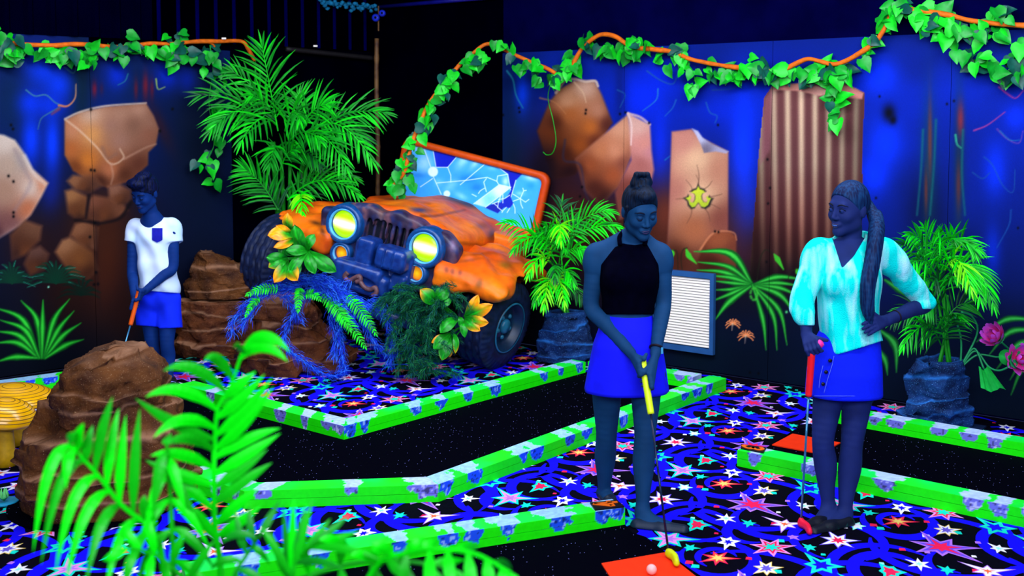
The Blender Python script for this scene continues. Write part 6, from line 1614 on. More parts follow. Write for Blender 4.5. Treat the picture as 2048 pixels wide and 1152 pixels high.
p.poly([Z(*q) for q in ((965, 850), (1260, 630), (1390, 660), (1100, 890))], [(*Z(1000, 850), (210, 245, 255)), (*Z(1260, 700), (230, 250, 255)), (*Z(1150, 800), (120, 215, 255))], 1.4, .9)
q = Z(400, 380); p.glow(q[0], q[1], 17, 22, (180, 235, 255), .75)
for (x, y, r) in ((495, 480, 58), (655, 735, 38)):
    q = Z(x, y); p.poly([(q[0] + r / 5.76 * math.cos(t), q[1] + r / 5.76 * math.sin(t)) for t in np.linspace(0, 2 * PI, 20, endpoint=False)], (225, 248, 255), 1.4, .95)
for pts in (((330, 150), (490, 200), (530, 430), (665, 430)), ((665, 430), (800, 270)), ((665, 430), (700, 520), (700, 600)), ((385, 190), (470, 430)), ((500, 540), (590, 740)), ((350, 655), (490, 560)), ((540, 610), (880, 580), (1120, 545), (1230, 590), (1260, 640)), ((1120, 370), (810, 630)), ((1110, 560), (1080, 600), (1110, 710)), ((1090, 670), (1040, 700), (1020, 730)),
            ((1190, 385), (1355, 510), (1388, 690)), ((1230, 590), (1240, 530), (1355, 510)), ((1390, 660), (1100, 890)), ((965, 850), (1260, 630), (1390, 660)), ((1450, 580), (1395, 770)), ((1280, 740), (1250, 830), (1240, 890)), ((1250, 800), (1320, 790), (1380, 750)), ((1300, 740), (1300, 840)), ((1180, 850), (1260, 820)), ((1420, 740), (1500, 790), (1560, 830), (1600, 800)),
            ((1500, 790), (1420, 820)), ((1500, 790), (1540, 700), (1530, 670)), ((1540, 700), (1570, 695)), ((1500, 790), (1510, 860), (1530, 900)), ((1420, 850), (1440, 900), (1440, 960)), ((1380, 900), (1350, 950)), ((1340, 890), (1300, 930), (1290, 950)), ((1240, 890), (1290, 930)), ((945, 740), (995, 765)), ((1200, 850), (1240, 880))):
    p.line([Z(*q) for q in pts], .75, (225, 250, 255), .75, .7, .9, sm=False)
I = np.arange(300 * 110).reshape(300, 110); Qg = np.stack([I[:-1, :-1], I[1:, :-1], I[1:, 1:], I[:-1, 1:]], -1).reshape(-1, 4)
m_glass = vmat('painted_windscreen', .35, .3, 0, 60, .05, 30)
bk = GV[[I[0, 0], I[-1, 0], I[-1, -1], I[0, -1]]] + np.array((0, .014, 0)); k = len(GV)
obj('windscreen', np.vstack([GV, bk]), np.vstack([Qg, np.array([[k + 3, k + 2, k + 1, k]])]), m_glass, CAR, False, np.vstack([lin(np.clip(p.C, 0, 255)) * 1.3, np.tile((.01, .01, .05), (4, 1))]), local=True)
# ================================================================== PEOPLE
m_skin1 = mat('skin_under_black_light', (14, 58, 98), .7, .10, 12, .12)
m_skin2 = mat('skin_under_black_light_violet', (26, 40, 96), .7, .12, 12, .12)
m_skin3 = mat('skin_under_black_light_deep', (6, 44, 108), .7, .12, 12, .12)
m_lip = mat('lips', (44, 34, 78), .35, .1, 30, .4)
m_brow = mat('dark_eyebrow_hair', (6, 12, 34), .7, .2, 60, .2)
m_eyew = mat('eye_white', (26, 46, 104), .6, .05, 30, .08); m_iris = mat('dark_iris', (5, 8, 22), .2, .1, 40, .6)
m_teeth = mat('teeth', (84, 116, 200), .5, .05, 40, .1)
def hairmat(name, c1, c2):
    m = mat(name, c1, .6, .2, 6, .12, col2=c2); nt = m.node_tree; b = nt.nodes['Principled BSDF']
    tc = nt.nodes.new('ShaderNodeTexCoord'); mp = nt.nodes.new('ShaderNodeMapping'); mp.inputs['Scale'].default_value = (60, 60, 4)
    n = nt.nodes.new('ShaderNodeTexNoise'); n.inputs['Scale'].default_value = 2.0; n.inputs['Detail'].default_value = 1
    nt.links.new(tc.outputs['Object'], mp.inputs['Vector']); nt.links.new(mp.outputs[0], n.inputs['Vector'])
    bp = nt.nodes.new('ShaderNodeBump'); bp.inputs['Strength'].default_value = .5; bp.inputs['Distance'].default_value = .004
    nt.links.new(n.outputs['Fac'], bp.inputs['Height']); nt.links.new(bp.outputs['Normal'], b.inputs['Normal'])
    for l in list(nt.links):
        if l.to_node.type == 'VALTORGB': nt.links.remove(l)
    nt.links.new(n.outputs['Fac'], [x for x in nt.nodes if x.type == 'VALTORGB'][0].inputs['Fac'])
    return m
m_hair1 = hairmat('dark_brown_hair', (2, 8, 24), (6, 28, 54))
m_hair2 = hairmat('long_fair_hair', (5, 20, 60), (14, 54, 98))
m_hair3 = hairmat('short_dark_hair', (2, 6, 26), (4, 16, 62))

def wrapR(pr, C, R, s):
    f, lo, hi = pr; R = np.asarray(R); C = np.asarray(C, float)
    cor = np.array([(x, y, z) for x in (lo[0], hi[0]) for y in (lo[1], hi[1]) for z in (lo[2], hi[2])]) * s @ R.T + C
    return (lambda P: f(((P - C) @ R) / s) * s), cor.min(0), cor.max(0)
def head_local(male=False):
    """face forward is -y, up +z, centre of the skull at the origin"""
    j = .004 if male else 0
    A = [(ell((0, .012, .022), (.077, .096, .096)), 0, 1), (ell((0, -.022, -.030), (.062, .066, .082)), .03, 1), (rcone((-.045, .0, -.070), (0, -.066, -.104), .022, .017 + j), .03, 1), (rcone((.045, .0, -.070), (0, -.066, -.104), .022, .017 + j), .03, 1),
         (ell((0, -.074, -.107), (.019, .014, .014)), .02, 1), (ell((-.036, -.062, -.034), (.021, .018, .018)), .03, 1), (ell((.036, -.062, -.034), (.021, .018, .018)), .03, 1), (rcone((-.034, -.076, .020), (.034, -.076, .020), .011, .011), .02, 1),
         (ell((-.031, -.094, -.003), (.017, .014, .011)), .012, -1), (ell((.031, -.094, -.003), (.017, .014, .011)), .012, -1),
         (rcone((0, -.086, .010), (0, -.104, -.036), .0065, .0100), .012, 1), (ell((-.0115, -.094, -.041), (.0085, .011, .0075)), .006, 1), (ell((.0115, -.094, -.041), (.0085, .011, .0075)), .006, 1),
         (ell((0, -.084, -.070), (.026, .015, .014)), .012, 1), (rcone((-.018, -.098, -.071), (.018, -.098, -.071), .0022, .0022), .003, -1),
         (ell((-.031, -.080, -.004), (.0122, .0122, .0118)), .003, 1), (ell((.031, -.080, -.004), (.0122, .0122, .0118)), .003, 1),
         (ell((-.075, .014, -.012), (.010, .018, .031)), .006, 1), (ell((.075, .014, -.012), (.010, .018, .031)), .006, 1)]
    return A
def make_head(body, root, C, R, s, mood, male=False):
    HL = head_local(male)
    for pr, k, sg in HL: body.append((wrapR(pr, C, R, s), k * s, sg))
    def d_at(P):
        d = np.full(len(P), 1.0)
        for (f, _, _), k, sg in HL: d = smin(d, f(P), max(k, 1e-4)) if sg > 0 else -smin(-d, f(P), max(k, 1e-4))
        return d
    def on(x, z, out=.001):
        y = np.linspace(-.15, 0, 240); P = np.stack([np.full(240, x), y, np.full(240, z)], 1); d = d_at(P)
        i = np.argmax(d < 0); return np.array((x, y[i] - out, z))
    def W(p): return np.asarray(p) @ np.asarray(R).T * s + C
    def strip(name, pts, r, m, out=.0006):
        b = MB(); b.tube([W(on(x, z, out)) for x, z in pts], np.array(r) * s, 6); return b.build(name, m, root, True)
    for sg in (-1, 1):
        strip('eyebrow', [(sg * x, z) for x, z in ((.013, .018), (.022, .0235), (.034, .026), (.046, .022), (.053, .016))], (.0018, .0034, .0034, .0026, .001), m_brow, .0012)
        if mood == 'down':
            strip('eyelashes', [(sg * x, z) for x, z in ((.018, -.007), (.024, -.0115), (.031, -.013), (.039, -.0115), (.046, -.006))], (.0008, .0022, .0027, .0024, .001), m_brow, .0015)
            strip('eyelid_crease', [(sg * x, z) for x, z in ((.019, .003), (.026, .007), (.034, .007), (.045, .002))], (.0004, .0012, .0012, .0005), m_brow, .0004)
        else:
            e = MB(); c = np.array((sg * .031, -.0815, -.004))
            prof = [(.0112 * math.sin(a), -.0112 * math.cos(a)) for a in np.linspace(0, PI, 13)]
            e.lathe(prof, W(c), None, 16)
            V = np.vstack(e.V); V = (V - W(c)) * np.array((1, 1, 1)) * s + W(c)
            eo = obj('eye', V, e.F, m_eyew, root, True)
            g = np.array((-.35 * 1, -.92, .0)); g = g / np.linalg.norm(g)
            ib = MB(); ib.lathe([(.0054 * math.sin(a) * s, -.0054 * math.cos(a) * s * .5) for a in np.linspace(0, PI, 9)], W(c + g * .0098), np.asarray(R) @ rot('X', 90), 14); ib.build('iris', m_iris, eo, True)
            strip('eyelashes', [(sg * x, z) for x, z in ((.0175, -.003), (.023, .004), (.031, .0068), (.039, .0045), (.047, -.003))], (.0008, .0024, .0028, .0026, .0012), m_brow, .0018)
            strip('lower_lid', [(sg * x, z) for x, z in ((.019, -.008), (.031, -.0135), (.044, -.008))], (.0005, .0012, .0006), m_brow, .001)
    sm = .004 if mood != 'down' else .002
    wd = .027 if mood == 'smile' else .022
    strip('lips', [(-wd, -.070 + sm), (-wd * .5, -.0672), (0, -.0682), (wd * .5, -.0672), (wd, -.070 + sm)], (.0008, .0030, .0032, .0030, .0008), m_lip, -.0005)
    strip('lips', [(-wd * .96, -.071 + sm), (-wd * .5, -.0765 - (.003 if mood == 'smile' else 0)), (0, -.079 - (.004 if mood == 'smile' else 0)), (wd * .5, -.0765 - (.003 if mood == 'smile' else 0)), (wd * .96, -.071 + sm)], (.0008, .0034, .0044, .0034, .0008), m_lip, -.0008)
    if mood == 'smile':
        strip('teeth', [(-wd * .8, -.0705 + sm * .5), (-wd * .4, -.0725), (0, -.0735), (wd * .4, -.0725), (wd * .8, -.0705 + sm * .5)], (.0010, .0030, .0038, .0030, .0010), m_teeth, -.0012)
    return W
def hand_grip(body, wrist, hp, axis, n, rh, s=1.0, curl=1):
    """closed hand round a handle: axis points from the little finger to the index, n from the handle to the back of the hand"""
    axis = unit(axis); n = np.asarray(n, float); n = unit(n - axis * (n @ axis)); t = np.cross(axis, n) * curl
    D_ = lambda a: n * math.cos(math.radians(a)) + t * math.sin(math.radians(a))
    wr = np.asarray(wrist, float)
    for i, (o, l) in enumerate(((.029, .92), (.0095, 1.0), (-.0100, .96), (-.0285, .80))):
        c = np.asarray(hp) + axis * o * s
        K = c + D_(-12) * (rh + .0125 * s)
        body.append((rcone(wr + axis * o * .45 * s, K, .0125 * s, .0108 * s), .012 * s, 1))
        J = [K, c + D_(12 + 50 * l) * (rh + .0098 * s), c + D_(12 + 110 * l) * (rh + .0088 * s), c + D_(12 + 165 * l) * (rh + .0080 * s)]
        for a, b_, r0, r1 in zip(J[:-1], J[1:], (.0102, .0092, .0083), (.0092, .0083, .0070)):
            body.append((rcone(a, b_, r0 * s, r1 * s), .003 * s, 1))
    base = wr * .55 + (np.asarray(hp) + n * rh) * .45 + axis * .018 * s
    j1 = np.asarray(hp) + axis * .040 * s + D_(-62) * (rh + .0115 * s); j2 = np.asarray(hp) + axis * .062 * s + D_(-100) * (rh + .0095 * s)
    body.append((rcone(base, j1, .0145 * s, .0112 * s), .010 * s, 1)); body.append((rcone(j1, j2, .0108 * s, .0082 * s), .003 * s, 1))
def chain(body, pts, radii, k):
    if len(pts) > 2:
        PR = spline([np.append(p_, r_) for p_, r_ in zip(pts, radii)], 5); pts, radii = list(PR[:, :3]), list(PR[:, 3])
    for i, (a, b_, r0, r1) in enumerate(zip(pts[:-1], pts[1:], radii[:-1], radii[1:])): body.append((rcone(a, b_, r0, r1), k if i < 3 else .004, 1))
def march(prims, px, py, off=0.0, d0=3.0, d1=12.0):
    """where the picture ray meets a set of shapes"""
    Y = np.linspace(d0, d1, 4000); d_ = ray(px, py); P = np.array((0, 0, CAMZ)) + (Y / d_[1])[:, None] * d_
    d = np.full(len(P), 1.0)
    for (f, _, _), k, sg in prims:
        d = smin(d, f(P), max(k, 1e-4)) if sg > 0 else -smin(-d, f(P), max(k, 1e-4))
    i = np.argmax(d < 0); return P[i] - unit(d_) * off
def sdf_obj(name, prims, h, m, root, post=None, smooth=True):
    V, Q = sdf_mesh(prims, h, post); return obj(name, V, Q, m, root, smooth)
def pix_clip(poly_or_fn, D):
    """positive (metres) where a point shows outside the garment's outline"""
    return lambda P: poly_or_fn(*proj(P)) * D / FPX
def loft(name, rings, m, root, n=72, fold=0.0, folds=9, lip=.012, seed=0, power=2.3):
    """rings: (left px, right px, y px, D, depth half); closed cloth with an inner face"""
    R_ = []
    th = np.linspace(0, 2 * PI, n, endpoint=False)
    Y = np.array([r[2] for r in rings], float); yy = np.linspace(Y[0], Y[-1], 26)
    I_ = [np.interp(yy, Y, [r[q] for r in rings]) for q in (0, 1, 3, 4)]
    for i, y in enumerate(yy):
        x0, x1, D, dh = [v[i] for v in I_]
        c = at((x0 + x1) / 2, y, D); c[2] = at(1000, y, D - dh)[2]; hw = (x1 - x0) / 2 * D / FPX
        t = i / 25; f = 1 + fold * t * np.cos(folds * th + seed + 1.5 * np.sin(th * 2))
        cs, sn = np.cos(th), np.sin(th)
        ex = np.sign(cs) * np.abs(cs) ** (2 / power); ey = np.sign(sn) * np.abs(sn) ** (2 / power)
        R_.append(np.stack([c[0] + hw * ex * f, c[1] + dh * ey * f, np.full(n, c[2])], 1))
    inner = []
    for k in (25, 20, 12):
        cc = R_[k].mean(0); q = cc + (R_[k] - cc) * np.array((.94, .92, 1)); inner.append(q)
    V = np.stack(R_ + inner); m_ = len(V); I = np.arange(m_ * n).reshape(m_, n)
    Q = np.stack([I[:-1], I[1:], np.roll(I[1:], -1, 1), np.roll(I[:-1], -1, 1)], -1).reshape(-1, 4)
    return obj(name, V.reshape(-1, 3), Q, m, root, True)
def putter(label, top, gend, foot, r, m_grip, m_shaft, m_head, hdir, hl=.11, on_mat=False):
    top, gend, foot = [np.asarray(v, float) for v in (top, gend, foot)]
    root = thing('putter', label, 'putter', (foot[0], foot[1], 0), 'putters'); d = unit(gend - top)
    b = MB(); b.tube([top - d * .0, top + d * .012, top + d * .03, gend - d * .01, gend], [r * .8, r * 1.06, r, r * .92, r * .9], 14); b.build('grip', m_grip, root, True)
    b = MB(); b.tube([gend - d * .02, foot], .0052, 10); b.build('shaft', m_shaft, root, True)
    h_ = unit(hdir); up = np.array((0, 0, 1.0)); s_ = np.cross(up, h_)
    z0 = foot[2]; b = MB(); N_ = 14
    # blade with a curved front, neck at one end
    fl_z = .0025 + (TEE + .006 if on_mat else 0); L_ = (foot[2] - fl_z - .016) / max(-d[2], .3); q = foot + d * L_
    prim = [(rcone(foot + d * -.012, q, .0115, .013), 0, 1)]
    pts = [q, q + h_ * hl * .45 + s_ * .012, q + h_ * hl + s_ * .004]
    for p_ in pts: p_[2] = fl_z + .0155
    chain(prim, pts, (.014, .015, .013), .01)
    pts2 = [p_ + (0, 0, .010) for p_ in pts]; chain(prim, pts2, (.011, .012, .010), .008)
    sdf_obj('putter_head', prim, .003, m_head, root)
    return root
def shoe(body, root, heel, toe, m, r0, r1, top_cut, nm='shoe', up=.0):
    """foot prims go to the body; the shoe is the same foot a little larger, cut open above"""
    heel, toe = np.asarray(heel, float), np.asarray(toe, float); mid = heel * .45 + toe * .55
    foot = [(rcone(heel, mid, r0, (r0 + r1) * .52), .02, 1), (rcone(mid, toe, (r0 + r1) * .52, r1), .02, 1)]
    body += foot
    sh = [(grow(f, .006), k, s) for f, k, s in foot]
    d = unit(toe - heel)
    def post(G, F):
        a = (G - heel) @ d; L = np.linalg.norm(toe - heel)
        cut = np.interp(a, [-.05, .0, L * .35, L * .70, L * .86, L * 1.3], top_cut)
        F = np.maximum(F, G[..., 2] - cut)
        return np.maximum(F, .0015 + FLOORZ - G[..., 2])
    sdf_obj(nm, sh, .004, m, root, post)
FLOORZ = 0.002
H = .0046
SOLE = lambda G, F: np.maximum(F, .006 - G[..., 2])
# ------------------------------------------------------------------ woman in the black top
G1 = 5.29
k1 = G1 / FPX
W1 = thing('person', 'woman in black halter top and blue skirt, looking down, gripping a yellow putter', 'person', (*fl(1268, 1050)[:2], 0), 'mini golf players')
B1 = []
a = lambda x, y, D: at(x, y, D)
ank = (a(1208, 992, 5.48), a(1285, 1026, 5.17)); kn = (a(1213, 868, 5.38), a(1290, 868, 5.22)); hp_ = (a(1214, 735, 5.32), a(1293, 735, 5.28))
for an, kk, hh, sx in ((ank[0], kn[0], hp_[0], -1), (ank[1], kn[1], hp_[1], 1)):
    chain(B1, [hh, hh * .5 + kk * .5, kk, kk * .62 + an * .38 + (0, .016, 0), kk * .3 + an * .7 + (0, .008, 0), an], [.078, .067, .050, .0515, .036, .0275], .05)
m_flat = mat('dark_ballet_flat', (8, 30, 52), .5, .15, 20, .35)
h1 = fl(1210, 1012)[:2]
shoe(B1, W1, (*(ank[0][:2] + (.0, .012)), .037), (*(ank[0][:2] + (.03, -.10)), .026), m_flat, .033, .024, (.07, .065, .042, .038, .09, .09))
shoe(B1, W1, a(1277, 1054, 5.13), a(1366, 1062, 5.06), m_flat, .035, .024, (.072, .066, .042, .036, .09, .09))
B1.append((rcone(ank[1], a(1300, 1046, 5.14), .033, .036), .03, 1)); B1.append((rcone(a(1300, 1044, 5.14), a(1335, 1056, 5.09), .038, .030), .02, 1))
# torso
T1 = [(ell(a(1256, 700, G1 + .02), (.165, .115, .125)), 0, 1), (ell(a(1255, 640, G1 + .01), (.120, .092, .13)), .06, 1), (ell(a(1259, 560, G1), (.135, .105, .16)), .07, 1), (rcone(a(1208, 512, G1 + .02), a(1310, 512, G1 + .01), .048, .048), .06, 1),
      (ell(a(1236, 556, G1 - .075), (.060, .050, .058)), .04, 1), (ell(a(1284, 556, G1 - .078), (.060, .050, .058)), .04, 1)]
B1 += T1
chain(B1, [a(1264, 508, G1 + .03), a(1268, 484, G1 + .0), a(1276, 455, G1 - .03)], [.066, .052, .050], .04)
for q_ in ((1200, 503), (1314, 503)): B1.append((rcone(a(1267 + (q_[0] - 1257) * .22, 474, G1 + .02), a(*q_, G1 + .02), .040, .040), .035, 1))
shR, elR, wrR = a(1190, 507, G1 + .02), a(1183, 615, G1 + .02), a(1262, 706, 5.13)
shL, elL, wrL = a(1323, 508, G1 + .01), a(1327, 605, G1 + .0), a(1311, 706, 5.13)
for s_, e_, w_ in ((shR, elR, wrR), (shL, elL, wrL)):
    chain(B1, [s_, s_ * .5 + e_ * .5, e_, e_ * .65 + w_ * .35, w_], [.047, .043, .037, .036, .0245], .03)
gt, ge, gf = a(1284, 716, 5.06), a(1302, 828, 4.95), a(1338, 1112, 4.72)
ax1 = unit(gt - ge)
g_at = lambda u: gt + (ge - gt) * u
hand_grip(B1, wrR, g_at(.20), ax1, (-.75, -.45, .3), .017, 1.0, -1)
hand_grip(B1, wrL, g_at(.44), ax1, (.75, -.62, .1), .017, 1.0, 1)
C1 = a(1280, 419, G1 - .07); R1 = rot('Z', 16) @ rot('X', 20) @ rot('Y', -3)
hw1 = make_head(B1, W1, C1, R1, 1.0, 'down')
sdf_obj('body', B1, H, m_skin1, W1, SOLE)
hair = [(wrapR(clip(ell((0, .014, .028), (.0815, .0995, .101)), ((0, -.082, .072), (0, -.80, -.60))), C1, R1, 1), 0, 1), (wrapR(ell((0, -.046, .092), (.050, .044, .030)), C1, R1, 1), .02, 1),
        (wrapR(rcone((-.022, .02, .126), (.022, .02, .126), .026, .026), C1, R1, 1), .012, 1), (wrapR(rcone((-.040, .015, .128), (-.026, .02, .168), .016, .013), C1, R1, 1), .008, 1), (wrapR(rcone((.040, .015, .128), (.028, .02, .164), .016, .013), C1, R1, 1), .008, 1), (wrapR(rcone((-.024, .02, .171), (.028, .02, .167), .013, .012), C1, R1, 1), .008, 1),
        (wrapR(rcone((-.079, -.028, .03), (-.082, -.018, -.075), .007, .003), C1, R1, 1), .006, 1)]
sdf_obj('hair', hair, .0045, m_hair1, W1)
m_btop = mat('black_halter_fabric', (1, 1, 14), .9, .2, 30, .02)
def top_out(x, y):
    d = np.maximum(y - 629, -1e3)
    nl = np.interp(x, [1200, 1236, 1252, 1270, 1284, 1292, 1330], [470, 482, 488, 490, 488, 482, 470]); d = np.maximum(d, nl - y)
    L_ = np.interp(y, [455, 486, 531, 560, 640], [1228, 1236, 1201, 1196, 1196]); R__ = np.interp(y, [455, 486, 531, 560, 640], [1298, 1293, 1318, 1322, 1315])
    return np.maximum(d, np.maximum(L_ - x, x - R__))
tops = [(grow(f, .008), k, s) for f, k, s in T1]
chain(tops, [a(1264, 508, G1 + .03), a(1268, 484, G1 + .0)], [.074, .060], .04)
def top_post(G, F):
    return np.maximum(F, pix_clip(top_out, G1)(G))
sdf_obj('halter_top', tops, .005, m_btop, W1, top_post)
for p_, q_, r_ in ((a(1240, 490, G1 - .062), a(1239, 474, G1 - .03), a(1247, 462, G1 + .03)), (a(1290, 490, G1 - .062), a(1292, 474, G1 - .03), a(1287, 462, G1 + .03))):
    b = MB(); b.tube(spline([p_, q_, r_], 5), .0105, 8); b.build('strap', m_btop, W1, True)
m_bskirt = mat('ultramarine_skirt', (16, 20, 238), .75, .08, 12, .15)
loft('skirt', [(1211, 1304, 636, G1 + .01, .105), (1199, 1313, 662, G1 + .01, .125), (1186, 1324, 700, G1 + .01, .145), (1176, 1332, 748, G1 + .01, .150), (1167, 1338, 796, G1 + .01, .155)], m_bskirt, W1, fold=.012, folds=7)
m_cord = mat('dark_wrist_cord', (20, 6, 22), .6, .2, 40, .2); m_watch = mat('turquoise_watch', (60, 150, 190), .4, .1, 40, .4)
def band(root, c, ax, r, w, m, nm):
    ax = unit(ax); u = unit(np.cross(ax, (0, 1, .2))); v = np.cross(ax, u); b = MB()
    for t in (0,): b.tube([c + u * r * math.cos(q) + v * r * math.sin(q) for q in np.linspace(0, 2 * PI, 25)], w, 6, cap=False)
    return b.build(nm, m, root, True)
band(W1, elL * .1 + wrL * .9, wrL - elL, .0285, .006, m_cord, 'bracelet')
b = MB(); c_ = elL * .06 + wrL * .94 + np.array((.026, -.006, 0)); b.box(c_, (.010, .022, .03)); b.build('wrist_watch', m_watch, W1)
m_yel = mat('fluorescent_yellow_plastic', (228, 255, 20), .4, .05, 20, .4); m_shd = mat('dark_steel_shaft', (10, 26, 62), .25, .2, 20, .6, .4); m_yelh = mat('yellow_putter_rubber', (214, 226, 0), .5, .06, 20, .3)
putter('yellow putter held by the woman in black, head on the orange mat', gt, ge, gf, .0165, m_yel, m_shd, m_yelh, fl(1362, 1142)[:2].tolist() + [0] - np.array((*fl(1338, 1108)[:2], 0)), on_mat=True)
m_tooth = mat('white_bead', (200, 214, 250), .4, .05, 40, .3)
# ------------------------------------------------------------------ woman in the white blouse
G2 = 5.25
W2 = thing('person', 'woman in glowing white blouse and denim skirt, hand on hip, holding a red putter', 'person', (*fl(1672, 1058)[:2], 0), 'mini golf players')
B2 = []
ank = (a(1658, 1018, 5.24), a(1690, 1030, 5.20)); kn = (a(1646, 880, 5.24), a(1704, 886, 5.24)); hp_ = (a(1662, 745, 5.28), a(1720, 745, 5.28))
for an, kk, hh, sx in ((ank[0], kn[0], hp_[0], -1), (ank[1], kn[1], hp_[1], 1)):
    chain(B2, [hh, hh * .5 + kk * .5, kk, kk * .64 + an * .36 + (.006, .016, 0), kk * .3 + an * .7 + (0, .008, 0), an], [.076, .066, .050, .053, .037, .0275], .05)
m_flat2 = mat('black_striped_flat', (4, 10, 26), .5, .2, 30, .35, col2=(20, 90, 80), fac=(.6, .75))
m_flat2b = mat('black_flat', (4, 8, 24), .5, .2, 30, .35)
shoe(B2, W2, a(1664, 1042, 5.20), a(1611, 1056, 5.11), m_flat2b, .033, .023, (.075, .068, .040, .034, .09, .09))
shoe(B2, W2, a(1693, 1048, 5.16), a(1629, 1066, 5.05), m_flat2, .034, .023, (.075, .068, .040, .034, .09, .09))
B2.append((rcone(ank[0], a(1645, 1038, 5.20), .032, .034), .03, 1)); B2.append((rcone(ank[1], a(1672, 1048, 5.15), .032, .034), .03, 1))
T2 = [(ell(a(1696, 705, G2 + .02), (.155, .115, .13)), 0, 1), (ell(a(1699, 640, G2 + .02), (.118, .092, .13)), .06, 1), (ell(a(1702, 560, G2 + .01), (.14, .105, .16)), .07, 1), (rcone(a(1650, 500, G2 + .0), a(1757, 500, G2 + .05), .05, .05), .06, 1),
      (ell(a(1672, 560, G2 - .07), (.058, .05, .056)), .04, 1), (ell(a(1722, 562, G2 - .06), (.058, .05, .056)), .04, 1)]
B2 += T2
chain(B2, [a(1700, 510, G2 + .04), a(1700, 485, G2 + .03), a(1702, 455, G2 + .02)], [.066, .052, .050], .04)
shR, elR, wrR = a(1638, 504, G2 + .0), a(1609, 604, 5.20), a(1613, 668, 5.10)
shL, elL, wrL = a(1770, 504, G2 + .06), a(1850, 606, 5.40), a(1776, 640, 5.22)
chain(B2, [shR, shR * .5 + elR * .5, elR, elR * .6 + wrR * .4, wrR], [.048, .042, .036, .033, .0235], .025)
chain(B2, [shL, shL * .5 + elL * .5, elL, elL * .6 + wrL * .4, wrL], [.048, .042, .037, .035, .0245], .025)
gt2, ge2, gf2 = a(1638, 688, 5.04), a(1617, 792, 5.06), a(1602, 1044, 5.12)
pt0 = a(1624, 700, 5.04)
hand_grip(B2, wrR, a(1628, 696, 5.045), unit(a(1650, 686, 5.02) - a(1612, 700, 5.06)), (-.35, -.4, .9), .018, 1.0, 1)
# hand on the hip: flat palm, fingers spread back along the waist
pk = a(1752, 648, 5.13)
fd = unit(a(1728, 660, 5.09) - a(1752, 648, 5.13)); sd_ = unit(np.cross(fd, (0, -1, .1)))
for i, (o, l) in enumerate(((.024, .9), (.008, 1.0), (-.008, .94), (-.023, .76))):
    K = pk + sd_ * o
    B2.append((rcone(wrL + sd_ * o * .5, K, .013, .0105), .012, 1))
    p0 = K
    for q, (ln, r0, r1) in enumerate(((.036, .0098, .0088), (.024, .0088, .008), (.018, .008, .0068))):
        dd = unit(fd + sd_ * o * 3 + np.array((0, .16 * q, -.10 * q))); p1_ = p0 + dd * ln * l; B2.append((rcone(p0, p1_, r0, r1), .003, 1)); p0 = p1_
B2.append((rcone(wrL * .6 + pk * .4, pk + sd_ * .045 + fd * -.01, .014, .0108), .01, 1)); B2.append((rcone(pk + sd_ * .045 + fd * -.01, pk + sd_ * .058 + fd * .022, .0105, .008), .003, 1))
C2 = a(1697, 415, G2 + .0); R2 = rot('Z', -56) @ rot('X', 4) @ rot('Y', 3)
hw2 = make_head(B2, W2, C2, R2, 1.0, 'smile')
sdf_obj('body', B2, H, m_skin2, W2, SOLE)
hair = [(wrapR(clip(ell((0, .014, .028), (.0815, .1000, .101)), ((0, -.080, .076), (0, -.78, -.63))), C2, R2, 1), 0, 1), (wrapR(ell((0, .095, .02), (.035, .03, .035)), C2, R2, 1), .03, 1)]
tail = [hw2((0.01, .115, .02)), a(1750, 436, 5.24), a(1752, 470, 5.16), a(1745, 520, 5.13), a(1736, 570, 5.11), a(1735, 615, 5.11), a(1742, 655, 5.12)]
P = spline(tail, 4); rad = np.interp(np.linspace(0, 1, len(P)), [0, .12, .3, .6, .85, 1], [.020, .026, .036, .036, .030, .006])
for i in range(len(P) - 1): hair.append((rcone(P[i], P[i + 1], rad[i], rad[i + 1]), .004, 1))
for k in range(7):
    o = np.array((math.cos(k * 2.1) * .02, math.sin(k * 2.7) * .012, 0)); Q_ = P[3:-1:3] + o; chain(hair, list(Q_), list(np.linspace(.018, .008, len(Q_))), .006)
sdf_obj('hair', hair, .0045, m_hair2, W2)
def knit(name, c1, c2):
    m = mat(name, c1, .8, .1, 2.2, .1, col2=c2, fac=(.48, .74)); nt = m.node_tree; b = nt.nodes['Principled BSDF']
    n0 = [x for x in nt.nodes if x.type == 'TEX_NOISE'][0]; t0 = nt.nodes.new('ShaderNodeTexCoord'); mp = nt.nodes.new('ShaderNodeMapping'); mp.inputs['Scale'].default_value = (7, 7, 1.2)
    nt.links.new(t0.outputs['Object'], mp.inputs['Vector']); nt.links.new(mp.outputs[0], n0.inputs['Vector'])
    tc = nt.nodes.new('ShaderNodeTexCoord'); v = nt.nodes.new('ShaderNodeTexVoronoi'); v.inputs['Scale'].default_value = 190; nt.links.new(tc.outputs['Object'], v.inputs['Vector'])
    bp = nt.nodes.new('ShaderNodeBump'); bp.inputs['Strength'].default_value = .4; bp.inputs['Distance'].default_value = .004; bp.invert = True
    nt.links.new(v.outputs['Distance'], bp.inputs['Height']); nt.links.new(bp.outputs['Normal'], b.inputs['Normal']); return m
m_blouse = knit('glowing_white_knit', (0, 240, 222), (196, 250, 255))  # pale vertical streaks in the cyan imitate highlights on the folds
bl = [(ell(a(1700, 560, G2 + .01), (.152, .125, .17)), 0, 1), (rcone(a(1648, 502, G2 + .0), a(1760, 502, G2 + .05), .062, .062), .06, 1), (ell(a(1676, 565, G2 - .075), (.066, .058, .064)), .05, 1), (ell(a(1726, 566, G2 - .06), (.066, .058, .064)), .05, 1),
      (ell(a(1700, 650, G2 + .02), (.142, .138, .19)), .09, 1), (ell(a(1702, 708, G2 + .02), (.158, .158, .10)), .07, 1), (rcone(a(1690, 488, G2 + .05), a(1722, 488, G2 + .06), .06, .06), .05, 1)]
nbody = len(bl)
